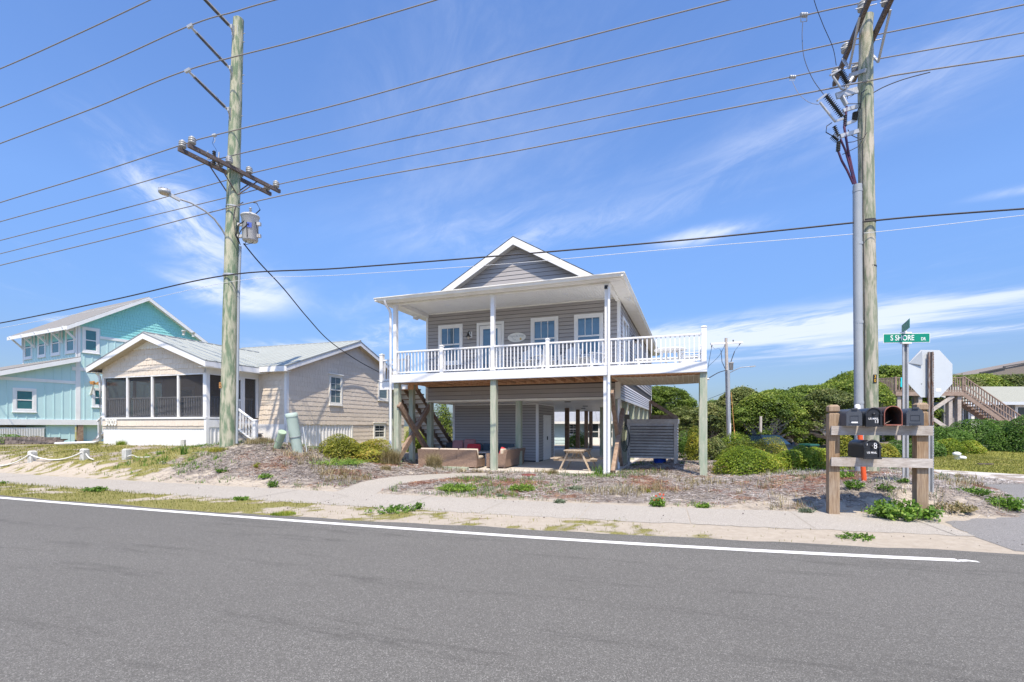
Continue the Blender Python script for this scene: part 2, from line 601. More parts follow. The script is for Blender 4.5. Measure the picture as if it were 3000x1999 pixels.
MAILGREY = M('charcoal_mailbox_plastic', (0.05, 0.058, 0.072), 0.5, (0.065, 0.072, 0.088), 5)
MAILRUST = M('rusty_mailbox_steel', (0.10, 0.045, 0.03), 0.75, (0.055, 0.045, 0.045), 9, lo=0.42, hi=0.6, bump=0.1)
REDRIM = M('faded_red_rim', (0.30, 0.09, 0.06), 0.7, (0.22, 0.10, 0.08), 14)
LETTER = M('white_lettering', (0.78, 0.78, 0.78), 0.6)
LETTERGREY = M('grey_lettering', (0.33, 0.36, 0.37), 0.6)
SIGNGREEN = M('sign_green', (0.0, 0.22, 0.14), 0.4, (0.0, 0.245, 0.155), 5)
SIGNBACK = M('sign_back_aluminium', (0.50, 0.54, 0.57), 0.5, (0.54, 0.58, 0.61), 3)
ORANGE = M('orange_marker_plastic', (0.72, 0.10, 0.025), 0.5)
PEDESTAL = M('pale_green_pedestal', (0.36, 0.46, 0.41), 0.6, (0.41, 0.50, 0.45), 3, dirt=(0.30, 0.30, 0.25), dirt_amt=0.3)
PEDESTAL2 = M('moss_green_pedestal', (0.30, 0.40, 0.28), 0.6, (0.34, 0.44, 0.31), 3)
WICKER = M('brown_wicker', (0.17, 0.11, 0.08), 0.75, (0.31, 0.215, 0.16), 45, (1, 1, 1), lo=0.42, hi=0.58, bump=0.6, bscale=55)
CUSH_TAN = M('tan_cushion', (0.50, 0.43, 0.35), 0.9)
CUSH_NAVY = M('slate_cushion', (0.085, 0.12, 0.15), 0.9, (0.11, 0.145, 0.175), 5)
PILLOW_RED = M('red_pillow', (0.62, 0.045, 0.06), 0.85)
PILLOW_PINK = M('pink_pillow', (0.42, 0.20, 0.21), 0.9, (0.48, 0.25, 0.25), 9)
CHARCOAL = M('charcoal_pillow', (0.035, 0.045, 0.055), 0.9)
BLUEPLASTIC = M('blue_plastic', (0.01, 0.08, 0.55), 0.4)
BRONZE = M('bronze_fitting', (0.14, 0.06, 0.035), 0.45, metal=0.6)
ROPE = M('white_rope', (0.68, 0.67, 0.63), 0.9, bump=0.5, bscale=80)
ROPEPOST = M('painted_white_post', (0.56, 0.56, 0.53), 0.8, (0.38, 0.375, 0.34), 9, lo=0.45, hi=0.62)
STONE = M('dark_wall_stone', (0.12, 0.095, 0.085), 0.9, (0.20, 0.165, 0.15), 9, rand=0.3, bump=0.3)
NET = M('white_net_cord', (0.70, 0.66, 0.56), 0.8)
HOSE = M('dark_green_hose', (0.015, 0.03, 0.028), 0.5)
RED_LID = M('dark_red_cover', (0.16, 0.04, 0.035), 0.7)
TURQ = M('turquoise_towel', (0.03, 0.55, 0.60), 0.9)
GOLD = M('starfish_gold', (0.62, 0.42, 0.06), 0.7)
BARK = M('grey_oak_bark', (0.27, 0.25, 0.225), 0.9, (0.42, 0.39, 0.365), 6, bump=0.3)
CARPAINT = M('dark_blue_car_paint', (0.007, 0.013, 0.03), 0.3, coat=0.3)
CARGLASS = M('windscreen_glass', (0.015, 0.035, 0.06), 0.05, spec=0.8)
TYRE = M('tyre_rubber', (0.02, 0.02, 0.02), 0.85)
REDLAMP = M('red_lens', (0.4, 0.02, 0.02), 0.3)
BROWNROOF = M('brown_shingle_roof', (0.17, 0.145, 0.125), 0.9, (0.235, 0.205, 0.18), 14)
SAGEROOF = M('sage_shingle_roof', (0.25, 0.255, 0.215), 0.9, (0.31, 0.315, 0.27), 9)
GREYBOARD = M('grey_board_siding', (0.21, 0.205, 0.20), 0.8, (0.27, 0.262, 0.255), 5, (5, 5, 0.5))
DECKBROWN = M('brown_deck_wood', (0.23, 0.165, 0.13), 0.85, (0.32, 0.245, 0.20), 6, rand=0.12)
AQUA = M('pale_aqua_siding', (0.44, 0.57, 0.58), 0.7, (0.48, 0.60, 0.61), 2, rand=0.04)
GREENBIN = M('green_bin_plastic', (0.01, 0.07, 0.05), 0.5)

L_OAK = leaf_mat('oak_leaves', (0.045, 0.085, 0.013), (0.215, 0.31, 0.042), (0.38, 0.43, 0.085), 0.44, 0.30)
L_OAK2 = leaf_mat('oak_leaves_grey', (0.045, 0.068, 0.020), (0.19, 0.24, 0.06), (0.33, 0.33, 0.13), 0.40, 0.35)
L_BUSH = leaf_mat('bush_leaves', (0.085, 0.15, 0.014), (0.31, 0.41, 0.038), (0.50, 0.46, 0.08), 0.45, 0.8)
L_BUSHY = leaf_mat('yellow_bush_leaves', (0.12, 0.15, 0.016), (0.36, 0.37, 0.045), (0.55, 0.40, 0.08), 0.42, 0.9)
L_HEDGE = leaf_mat('hedge_leaves', (0.035, 0.09, 0.014), (0.12, 0.235, 0.032), (0.21, 0.34, 0.06), 0.38, 0.8)
L_WEED = leaf_mat('weed_leaves', (0.05, 0.12, 0.014), (0.16, 0.30, 0.035), (0.28, 0.40, 0.07), 0.36, 1.5)
L_SUCC = leaf_mat('succulent_leaves', (0.09, 0.18, 0.02), (0.24, 0.37, 0.05), (0.42, 0.34, 0.08), 0.3, 1.2)
L_GREYWEED = leaf_mat('silvery_weed', (0.10, 0.14, 0.08), (0.24, 0.28, 0.19), (0.32, 0.34, 0.26), 0.2, 1.2)
L_DRYGRASS = leaf_mat('dry_grass', (0.16, 0.13, 0.045), (0.36, 0.30, 0.16), (0.50, 0.43, 0.28), 0.25, 1.0)
L_LAWN = leaf_mat('lawn_grass', (0.12, 0.14, 0.025), (0.27, 0.27, 0.06), (0.40, 0.34, 0.14), 0.3, 0.8)
L_STRAW = leaf_mat('straw_thatch', (0.17, 0.142, 0.127), (0.43, 0.39, 0.36), (0.58, 0.54, 0.51), 0.1, 0.7)
L_RUST = leaf_mat('rusty_thatch', (0.14, 0.055, 0.035), (0.32, 0.155, 0.10), (0.44, 0.27, 0.14), 0.1, 1.0)
FLOWER = leaf_mat('orange_flowers', (0.55, 0.05, 0.02), (0.70, 0.12, 0.03), None, 0.2, 1.0)

# ------------------------------------------------------------------ ground
RA = R(17.1)
RD = np.array([math.cos(RA), -math.sin(RA)])      # along the road, to the right
RN = np.array([math.sin(RA), math.cos(RA)])       # across the road, away from the camera


def sp(X, Y):
    return X * RD[0] + Y * RD[1], X * RN[0] + Y * RN[1]


def pline(s):
    s = np.asarray(s, dtype=float)
    d = np.clip(s, -40, 3.4) + 2.5
    return 6.83 + np.where(d < 0, 0.0022, 0.0095) * d * d


def road_xy(s, q):
    p = pline(s) + q
    return s * RD[0] + p * RN[0], s * RD[1] + p * RN[1]


def house_w(u, v, a=R(20.1), o=(3.157, 16.4)):
    return (o[0] + u * math.cos(a) + v * math.sin(a), o[1] - u * math.sin(a) + v * math.cos(a))


CP = []
for px, py, Y in [(668, 1304, 17.5), (760, 1300, 17.5), (815, 1304, 17.2), (874, 1318, 17), (560, 1318, 17.8), (700, 1380, 14.4), (700, 1340, 16),
                  (500, 1350, 16.6), (1000, 1400, 14), (1000, 1350, 17.3), (900, 1338, 17.2), (1100, 1345, 18.6), (95, 1341, 17.6), (248, 1345, 17),
                  (371, 1347, 16.9), (537, 1308, 20), (0, 1340, 18.2), (300, 1303, 21.9), (600, 1308, 20.2), (840, 1311, 22), (1000, 1302, 26),
                  (1150, 1292, 30), (230, 1296, 32), (0, 1300, 29), (2060, 1395, 15.4), (2047, 1362, 18.7), (2100, 1395, 15.2), (2250, 1391, 14.6),
                  (2400, 1386, 13.8), (2440, 1475, 9.0), (2695, 1485, 8.63), (2729, 1426, 9.4), (2655, 1405, 11), (2548, 1382, 13),
                  (2900, 1461, 10.2), (2760, 1412, 12.6), (2900, 1342, 22), (3000, 1352, 22), (2800, 1335, 24), (2850, 1300, 28), (2600, 1293, 36), (2560, 1470, 8.9), (2300, 1430, 11.6), (2350, 1475, 9.6)]:
    w = at(px, py, Y)
    CP.append((w.x, w.y, w.z))
for u, v, z in [(0, 0, 0), (-4, 0, 0), (-4, -2.2, 0.02), (0, -2, 0.02), (1.2, -1.5, 0.03), (0, 8, 0), (-8, 4, 0.05), (-8, 10, 0.1), (0, 18, 0), (-8, 18, 0.1), (-6, -1, 0.05), (-8.2, 0, 0.22), (3, 8, 0.25)]:
    x, y = house_w(u, v)
    CP.append((x, y, z))
CP += [(8.97, 8.66, 0.0), (7.0, 8.2, 0.0), (10.9, 10.6, 0.0), (12.1, 12.1, 0.0), (12.9, 13.6, 0.0), (15.5, 18.0, 0.05), (17, 16.3, 0.0), (20, 12, 0.0), (24, 14, 0), (-30, 24, 0.5),
       (-40, 34, 0.5), (-26, 40, 0.5), (0, 42, -0.1), (30, 34, 0.5), (30, 24, 0.3), (8, 48, 0.3), (-10, 60, 0.2), (40, 60, 0.2), (-60, 60, 0.3), (70, 40, 0.2), (70, 80, 0.1), (-70, 90, 0.1), (0, 90, 0.0)]
for px, Y, z in ((2180, 29, -0.45), (2260, 29, -0.6), (2260, 34, -0.6), (2370, 30, -0.5), (2450, 31, -0.3), (2330, 26, -0.25)):
    CP.append(((px - CX) / F * Y, Y, z))
CP = np.array(CP)


def _phi(r):
    return np.sqrt(r * r + 1.2)


_D = np.hypot(CP[:, None, 0] - CP[None, :, 0], CP[:, None, 1] - CP[None, :, 1])
_A = np.zeros((len(CP) + 1, len(CP) + 1))
_A[:-1, :-1] = _phi(_D) - np.eye(len(CP)) * 0.08
_A[-1, :-1] = 1
_A[:-1, -1] = 1
_wt = np.linalg.solve(_A, np.append(CP[:, 2], 0))


def sstep(x, a, b):
    t = np.clip((x - a) / (b - a), 0, 1)
    return t * t * (3 - 2 * t)


def poly_sd(X, Y, poly):
    """signed distance to polygon, negative inside"""
    X = np.asarray(X, float); Y = np.asarray(Y, float)
    d = np.full(X.shape, 1e9)
    ins = np.zeros(X.shape, bool)
    n = len(poly)
    for i in range(n):
        x0, y0 = poly[i]; x1, y1 = poly[(i + 1) % n]
        ex, ey = x1 - x0, y1 - y0
        t = np.clip(((X - x0) * ex + (Y - y0) * ey) / (ex * ex + ey * ey + 1e-12), 0, 1)
        d = np.minimum(d, np.hypot(X - x0 - t * ex, Y - y0 - t * ey))
        c = ((y0 > Y) != (y1 > Y)) & (X < (x1 - x0) * (Y - y0) / (y1 - y0 + 1e-12) + x0)
        ins ^= c
    return np.where(ins, -d, d)


APRON0 = [(6.45, 6.3), (6.75, 7.3), (7.3, 8.25), (8.97, 8.72), (10.2, 9.6), (10.98, 10.66), (12.1, 12.1), (12.8, 13.5), (14.3, 13.55), (24, 12.45), (36, 9.0), (36, -2.9), (9.0, 5.2)]
_r = random.Random(9)
APRON = []
for _i in range(len(APRON0)):
    _a, _b = APRON0[_i], APRON0[(_i + 1) % len(APRON0)]
    _n = max(1, int(math.hypot(_b[0] - _a[0], _b[1] - _a[1]) / 0.16)) if _i < 7 else 1
    for _k in range(_n):
        _t = _k / _n
        _j = 0.07 if 0 < _i < 7 and _n > 1 else 0.0
        APRON.append((_a[0] + (_b[0] - _a[0]) * _t + _r.uniform(-_j, _j), _a[1] + (_b[1] - _a[1]) * _t + _r.uniform(-_j, _j)))
DRIVE = [(12.75, 13.56), (13.0, 16), (15.5, 18.1), (16.8, 16.3), (19, 15.6), (26, 14.6), (40, 12), (36, 9.06), (24, 12.5), (14.3, 13.6)]
_wl = [(-1000, 0), (1000, 1433), (1055, 1409.5), (1170, 1392), (1297, 1388), (1400, 1389), (1395, 1391), (1276, 1403), (1170, 1416), (1093, 1449), (1070, 1462)]
WALK = []
for px, py in [(975, 1441), (1005, 1431), (1055, 1411), (1110, 1400), (1170, 1393), (1297, 1386), (1425, 1384), (1425, 1393), (1360, 1394), (1276, 1402), (1170, 1416), (1120, 1433), (1093, 1449), (1070, 1463)]:
    Yw = 1.57 * F / (py - HY)
    WALK.append(((px - CX) / F * Yw, Yw))
HSLAB = [house_w(-8.3, -0.1), house_w(0.25, -0.1), house_w(0.25, 18.2), house_w(-8.3, 18.2)]
LAWN = [at(2640, 1345, 22), at(2700, 1378, 18), at(2740, 1377, 18.1), at(3000, 1391, 16.3), at(3600, 1400, 14), at(3600, 1330, 26), at(2900, 1318, 26), at(2700, 1325, 25)]
LAWN = [(p.x, p.y) for p in LAWN]


def hval(X, Y):
    X = np.asarray(X, float); Y = np.asarray(Y, float)
    sh = X.shape
    x = X.ravel(); y = Y.ravel()
    z = np.zeros(len(x))
    near = (np.abs(x) < 90) & (y < 110) & (y > 2)
    xi = x[near]; yi = y[near]
    zz = np.full(len(xi), _wt[-1])
    for i in range(len(CP)):
        zz += _wt[i] * _phi(np.hypot(xi - CP[i, 0], yi - CP[i, 1]))
    f = sstep(np.maximum(np.abs(xi) / 90, yi / 110), 0.75, 1.0)
    z[near] = zz * (1 - f)
    s, p = sp(x, y)
    q = p - pline(s)
    z = np.where(q < 3.3, 0.0, z * sstep(q, 3.25, 4.6))
    z = np.where(q < 0.75, -0.012 * (1 - sstep(q, 0.1, 0.6)), z)
    for poly, lev, wd in ((APRON, -0.002, 0.5), (DRIVE, -0.002, 0.6), (HSLAB, -0.05, 0.25)):
        d = poly_sd(x, y, poly)
        k = 1 - sstep(d, 0.02, wd)
        z = z * (1 - k) + lev * k
    d = poly_sd(x, y, WALK)
    k = 1 - sstep(d, 0.0, 0.8)
    z = z * (1 - k) + np.minimum(z, 0.002) * k
    z = np.where((q < 3.3) & (q > 1.55), np.minimum(z, 0.0), z)
    return z.reshape(sh)


def hz(x, y):
    return float(hval(np.array([x]), np.array([y]))[0])


def vnoise(x, y, f, seed=0):
    """cheap value noise 0..1"""
    r = np.random.default_rng(seed).random((256, 256))
    X = x * f; Y = y * f
    i = np.floor(X).astype(int); j = np.floor(Y).astype(int)
    a = X - i; b = Y - j
    a = a * a * (3 - 2 * a); b = b * b * (3 - 2 * b)
    g = lambda m, n: r[m % 256, n % 256]
    return (g(i, j) * (1 - a) + g(i + 1, j) * a) * (1 - b) + (g(i, j + 1) * (1 - a) + g(i + 1, j + 1) * a) * b


def fbm(x, y, f, seed=0, o=4):
    t = 0; w = 0.5; n = 0
    for k in range(o):
        t = t + w * vnoise(x, y, f * 2 ** k, seed + k); n += w; w *= 0.55
    return t / n


def zones(X, Y):
    """material zones: sand, thatch, grass weights"""
    s, p = sp(X, Y)
    q = p - pline(s)
    n1 = fbm(X, Y, 0.55, 3); n2 = fbm(X, Y, 1.6, 11); n4 = fbm(X, Y, 4.5, 29)
    # verge between asphalt and sidewalk: sand with grass patches (more grass to the left)
    verge = (q < 1.75)
    gv = sstep(0.55 * n2 + 0.45 * n4 + 0.35 * n1 - 0.012 * (s + 4), 0.56, 0.82) * sstep(3.0 - s, 0, 3.5) * 0.85
    # beyond the sidewalk
    edge = sstep(q, 3.2, 4.4 + 0.9 * (n1 - 0.5))                     # sand hem along the walk
    hem = 1 - sstep(q + 1.9 * (n2 - 0.5) + 1.4 * (n4 - 0.5), 3.3, 4.5)
    left = sstep(-9.3 + 0.35 * (Y - 17) - X + 1.6 * (n1 - 0.5), -0.3, 1.6)  # grass lawn before the tan house
    hem_l = 1 - sstep(q + 2.6 * (n2 - 0.5) + 3.0 * (n4 - 0.5), 3.3, 4.8)
    sand = np.where(verge, 1 - gv, np.maximum(hem * 0.92, hem_l * left))
    sand = np.maximum(sand, np.where(verge, 0, sstep(0.6 * n2 + 0.4 * n4, 0.58, 0.68) * 0.75 * (1 - left)))
    grass = np.where(verge, gv, left * (1 - hem_l) * sstep(n2 + 0.4 * n1 + 0.5 * (n4 - 0.5), 0.36, 0.80))
    lawn = 1 - sstep(poly_sd(X, Y, LAWN), -0.2, 0.3)
    far = sstep(Y, 26, 32)
    return np.clip(sand * (1 - lawn), 0, 1), np.clip(grass, 0, 1), np.clip(np.maximum(lawn, 0), 0, 1), far


def ground_mat():
    m = bpy.data.materials.new('sandy_ground')
    m.use_nodes = True
    t = m.node_tree
    L = t.links.new
    b = t.nodes['Principled BSDF']
    b.inputs['Roughness'].default_value = 0.95
    b.inputs['Specular IOR Level'].default_value = 0.1
    geo = NN(t, 'ShaderNodeNewGeometry')
    at_ = NN(t, 'ShaderNodeAttribute')
    at_.attribute_name = 'zone'
    sep = NN(t, 'ShaderNodeSeparateColor')
    L(at_.outputs['Color'], sep.inputs[0])

    def noise(sc, det=6, r=0.62, st=(1, 1, 1)):
        mp = NN(t, 'ShaderNodeMapping')
        mp.inputs['Scale'].default_value = st
        L(geo.outputs['Position'], mp.inputs[0])
        n = NN(t, 'ShaderNodeTexNoise')
        n.inputs['Scale'].default_value = sc
        n.inputs['Detail'].default_value = det
        n.inputs['Roughness'].default_value = r
        L(mp.outputs[0], n.inputs['Vector'])
        return n.outputs['Fac']

    def rng_(v, a, b_, ta=0, tb=1):
        n = NN(t, 'ShaderNodeMapRange')
        n.inputs['From Min'].default_value = a; n.inputs['From Max'].default_value = b_
        n.inputs['To Min'].default_value = ta; n.inputs['To Max'].default_value = tb
        L(v, n.inputs['Value'])
        return n.outputs[0]

    def mix(f, a, b_):
        n = NN(t, 'ShaderNodeMix', data_type='RGBA')
        L(f, n.inputs['Factor'])
        for k, v in (('A', a), ('B', b_)):
            if isinstance(v, tuple): n.inputs[k].default_value = (*v, 1)
            else: L(v, n.inputs[k])
        return n.outputs['Result']
    fine = noise(38, 8, 0.75)
    mid = noise(7, 7, 0.7)
    big = noise(0.8, 5, 0.6)
    thatch = mix(rng_(fine, 0.32, 0.68), (0.168, 0.140, 0.118), (0.42, 0.375, 0.33))
    rust = mix(rng_(fine, 0.35, 0.68), (0.11, 0.05, 0.035), (0.33, 0.19, 0.13))
    thatch = mix(rng_(big, 0.54, 0.70, 0, 0.6), thatch, rust)
    sand = mix(rng_(mid, 0.3, 0.7), (0.36, 0.315, 0.255), (0.48, 0.43, 0.36))
    sand = mix(rng_(fine, 0.30, 0.75, 0.0, 0.55), sand, (0.36, 0.30, 0.235))
    grass = mix(rng_(fine, 0.35, 0.66), (0.12, 0.125, 0.03), (0.33, 0.29, 0.12))
    lawn = mix(rng_(mid, 0.35, 0.66), (0.15, 0.165, 0.03), (0.30, 0.28, 0.075))

    def edge(z, n):
        ad = NN(t, 'ShaderNodeMath', operation='ADD')
        L(z, ad.inputs[0]); L(n, ad.inputs[1])
        return rng_(ad.outputs[0], 0.86, 1.14)
    cur = mix(edge(sep.outputs[0], mid), thatch, sand)
    cur = mix(edge(sep.outputs[1], mid), cur, grass)
    cur = mix(sep.outputs[2], cur, lawn)
    L(cur, b.inputs['Base Color'])
    bp = NN(t, 'ShaderNodeBump')
    bp.inputs['Strength'].default_value = 0.7
    bp.inputs['Distance'].default_value = 0.03
    ad = NN(t, 'ShaderNodeMath', operation='ADD')
    L(fine, ad.inputs[0]); L(mid, ad.inputs[1])
    L(ad.outputs[0], bp.inputs['Height'])
    L(bp.outputs[0], b.inputs['Normal'])
    return m


def build_ground():
    def axis(fa, fb, st, lim0, lim1):
        a = list(np.arange(fa, fb, st))
        d = st
        x = fb
        while x < lim1:
            a.append(x); d *= 1.28; x += d
        a.append(lim1)
        d = st
        x = fa - st
        pre = []
        while x > lim0:
            pre.append(x); d *= 1.28; x -= d
        pre.append(lim0)
        return np.array(pre[::-1] + a)
    xs = axis(-22, 18, 0.12, -1500, 1500)
    ys = axis(6.0, 24, 0.12, -300, 2500)
    X, Y = np.meshgrid(xs, ys)
    Z = hval(X, Y)
    s, p = sp(X, Y)
    q = p - pline(s)
    sa, gr, la, far = zones(X, Y)
    bumpy = sstep(q, 3.4, 5) * (1 - la) * 0.055 + sstep(q, 0.7, 0.9) * (1 - sstep(q, 1.3, 1.6)) * 0.025
    okd = sstep(np.minimum(np.minimum(poly_sd(X, Y, APRON), poly_sd(X, Y, WALK)), poly_sd(X, Y, HSLAB)), 0.05, 0.7)
    Z = Z + bumpy * okd * (fbm(X, Y, 2.2, 5, 3) - 0.45) * (Y < 60)
    ny, nx = X.shape
    me = bpy.data.meshes.new('ground')
    V = np.stack([X, Y, Z], -1).reshape(-1, 3)
    me.vertices.add(len(V)); me.vertices.foreach_set('co', V.astype(np.float32).ravel())
    i = np.arange(nx * ny).reshape(ny, nx)
    Q = np.stack([i[:-1, :-1], i[:-1, 1:], i[1:, 1:], i[1:, :-1]], -1).reshape(-1, 4)
    me.loops.add(Q.size); me.loops.foreach_set('vertex_index', Q.astype(np.int32).ravel())
    me.polygons.add(len(Q))
    me.polygons.foreach_set('loop_start', np.arange(0, Q.size, 4, dtype=np.int32))
    me.polygons.foreach_set('loop_total', np.full(len(Q), 4, dtype=np.int32))
    me.polygons.foreach_set('use_smooth', np.ones(len(Q), bool))
    a = me.attributes.new('zone', 'FLOAT_COLOR', 'POINT')
    a.data.foreach_set('color', np.stack([sa, gr, la, np.ones_like(sa)], -1).astype(np.float32).ravel())
    me.update(calc_edges=True)
    me.materials.append(ground_mat())
    o = link('ground', me)
    o['kind'] = 'structure'


build_ground()


def asphalt_mat(name, base, light, patch=0.5, tyre=True):
    m = bpy.data.materials.new(name)
    m.use_nodes = True
    t = m.node_tree
    L = t.links.new
    b = t.nodes['Principled BSDF']
    b.inputs['Roughness'].default_value = 0.88
    b.inputs['Specular IOR Level'].default_value = 0.25
    geo = NN(t, 'ShaderNodeNewGeometry')
    mp = NN(t, 'ShaderNodeMapping')
    mp.inputs['Rotation'].default_value = (0, 0, RA)
    L(geo.outputs['Position'], mp.inputs[0])

    def noise(sc, st=(1, 1, 1), det=5, r=0.6):
        m2 = NN(t, 'ShaderNodeMapping')
        m2.inputs['Scale'].default_value = st
        L(mp.outputs[0], m2.inputs[0])
        n = NN(t, 'ShaderNodeTexNoise')
        n.inputs['Scale'].default_value = sc
        n.inputs['Detail'].default_value = det
        n.inputs['Roughness'].default_value = r
        L(m2.outputs[0], n.inputs['Vector'])
        return n.outputs['Fac']

    def rng_(v, a, b_, ta=0, tb=1):
        n = NN(t, 'ShaderNodeMapRange')
        n.inputs['From Min'].default_value = a; n.inputs['From Max'].default_value = b_
        n.inputs['To Min'].default_value = ta; n.inputs['To Max'].default_value = tb
        L(v, n.inputs['Value'])
        return n.outputs[0]

    def mix(f, a, b_):
        n = NN(t, 'ShaderNodeMix', data_type='RGBA')
        L(f, n.inputs['Factor'])
        for k, v in (('A', a), ('B', b_)):
            if isinstance(v, tuple): n.inputs[k].default_value = (*v, 1)
            else: L(v, n.inputs[k])
        return n.outputs['Result']
    vor = NN(t, 'ShaderNodeTexVoronoi')
    vor.inputs['Scale'].default_value = 150
    L(mp.outputs[0], vor.inputs['Vector'])
    sepc = NN(t, 'ShaderNodeSeparateColor')
    L(vor.outputs['Color'], sepc.inputs[0])
    cur = mix(rng_(sepc.outputs[0], 0.25, 1.0), base, light)
    cur = mix(rng_(noise(160, det=2), 0.45, 0.7, 0, 0.6), cur, tuple(c * 0.55 for c in base))
    # paler aggregate stones
    cur = mix(rng_(sepc.outputs[1], 0.90, 0.94, 0, 0.7), cur, tuple(min(1, c * 1.6) for c in light))
    big = noise(0.35, (0.35, 1, 1), 4)
    cur = mix(rng_(big, 0.35, 0.7, 0.0, 0.28), cur, tuple(c * 0.72 for c in base))
    if tyre:
        # dark scuffs stretched along the traffic
        sc = noise(1.1, (0.22, 1.9, 1), 9, 0.72)
        sc2 = noise(5.0, (0.35, 1.6, 1), 5, 0.7)
        ml = NN(t, 'ShaderNodeMath', operation='MULTIPLY')
        L(rng_(sc, 0.53, 0.64), ml.inputs[0]); L(rng_(sc2, 0.40, 0.56), ml.inputs[1])
        cur = mix(rng_(ml.outputs[0], 0, 1, 0, 0.42), cur, tuple(c * 0.45 for c in base))
    L(cur, b.inputs['Base Color'])
    bp = NN(t, 'ShaderNodeBump')
    bp.inputs['Strength'].default_value = 0.5
    bp.inputs['Distance'].default_value = 0.006
    L(vor.outputs['Distance'], bp.inputs['Height'])
    L(bp.outputs[0], b.inputs['Normal'])
    return m


ASPH = asphalt_mat('road_asphalt', (0.110, 0.106, 0.097), (0.196, 0.190, 0.176))
ASPH2 = asphalt_mat('street_asphalt', (0.17, 0.165, 0.16), (0.30, 0.29, 0.28), tyre=False)
WALKM = asphalt_mat('sidewalk_concrete', (0.325, 0.298, 0.26), (0.46, 0.425, 0.375), tyre=False)
DRIVEM = M('driveway_concrete', (0.44, 0.42, 0.39), 0.85, (0.52, 0.50, 0.465), 3, dirt=(0.36, 0.34, 0.31), dirt_amt=0.4)
PAINT = M('road_paint', (0.68, 0.675, 0.65), 0.7, (0.50, 0.49, 0.47), 22, (1, 1, 1), lo=0.52, hi=0.70, bump=0.2, bscale=90)


def ribbon(name, s0, s1, q0, q1, z, mat, step=0.4, jag=0.0, hfun=None, kind='structure'):
    n = max(2, int((s1 - s0) / step))
    mb = MB()
    k = 5 if hfun else 1
    vs = []
    for i in range(n + 1):
        s = s0 + (s1 - s0) * i / n
        for j in range(k + 1):
            q = q0 + (q1 - q0) * j / k
            if jag and j in (0, k):
                q += jag * (random.random() - 0.5)
            x, y = road_xy(s, q)
            vs.append((float(x), float(y), (hfun(s, q) if hfun else 0) + z))
    fs = [(i * (k + 1) + j, (i + 1) * (k + 1) + j, (i + 1) * (k + 1) + j + 1, i * (k + 1) + j + 1) for i in range(n) for j in range(k)]
    mb.add(vs, fs, True)
    o = mb.build(name, mat)
    if kind: o['kind'] = kind
    return o


def q_edge(s):
    return 0.22 + 0.35 * float(sstep(np.array(s), -9, 0)) + 0.03 * math.sin(s * 1.7) + 0.02 * math.sin(s * 4.1)


def build_road():
    mb = MB()
    vs = []
    ss = np.concatenate([np.arange(-1400, -60, 60), np.arange(-60, 12, 0.3), np.arange(12, 1000, 60)])
    for s in ss:
        for q in (-14.0, None):
            qq = q_edge(s) + 0.05 * (random.random() - 0.5) if q is None else q
            x, y = road_xy(s, qq)
            vs.append((float(x), float(y), 0.0))
    fs = [(2 * i, 2 * i + 2, 2 * i + 3, 2 * i + 1) for i in range(len(ss) - 1)]
    mb.add(vs, fs)
    o = mb.build('road', ASPH); o['kind'] = 'structure'
    ln = ribbon('edge_line', -60, 3.36, -0.075, 0.075, 0.004, PAINT, 0.25, 0.006)
    ln2 = ribbon('edge_line', 3.37, 3.55, -0.05, 0.03, 0.004, PAINT, 0.06, 0.05)
    sw = ribbon('sidewalk', -200, -38.0, 1.6, 3.3, 0.004, WALKM, 1.0, 0.12)
    s0_ = -37.99
    while s0_ < 4.3:
        s1_ = min(s0_ + 1.83, 4.35)
        sl_ = ribbon('paving_slab', s0_, s1_ - 0.014, 1.6, 3.3, 0.004 + random.uniform(-0.001, 0.0015), WALKM, 0.12, 0.10, kind=None)
        sl_.parent = sw
        s0_ = s1_
    mb = MB()
    mb.quad(*[(x, y, 0.002) for x, y in APRON])
    o = mb.build('side_street', ASPH2); o['kind'] = 'structure'
    mb = MB()
    mb.quad(*[(x, y, 0.0045) for x, y in DRIVE])
    o = mb.build('driveway', DRIVEM); o['kind'] = 'structure'
    mb = MB()
    n = len(WALK) // 2
    L_, R_ = WALK[:n], WALK[n:][::-1]
    for i in range(n - 1):
        mb.quad((*L_[i], 0.0065), (*L_[i + 1], 0.0065), (*R_[i + 1], 0.0065), (*R_[i], 0.0065))
    o = mb.build('walkway', WALKM); o['kind'] = 'structure'


build_road()

# ------------------------------------------------------------------ building helpers


def f_front(v0):
    return lambda a, o, z: (a, v0 - o, z)


def f_right(u0):
    return lambda a, o, z: (u0 + o, a, z)


def pb(mb, pos, a0, a1, o0, o1, z0, z1):
    return mb.hexa([pos(a0, o0, z0), pos(a1, o0, z0), pos(a1, o1, z0), pos(a0, o1, z0),
                    pos(a0, o0, z1), pos(a1, o0, z1), pos(a1, o1, z1), pos(a0, o1, z1)])


def spans(a0, a1, z0, z1, openings):
    iv = [(a0, a1)]
    for (b0, b1, y0, y1) in openings:
        if y1 <= z0 + 0.02 or y0 >= z1 - 0.02:
            continue
        nv = []
        for p, q in iv:
            if b1 <= p or b0 >= q:
                nv.append((p, q))
                continue
            if b0 - p > 0.03: nv.append((p, b0))
            if q - b1 > 0.03: nv.append((b1, q))
        iv = nv
    return iv


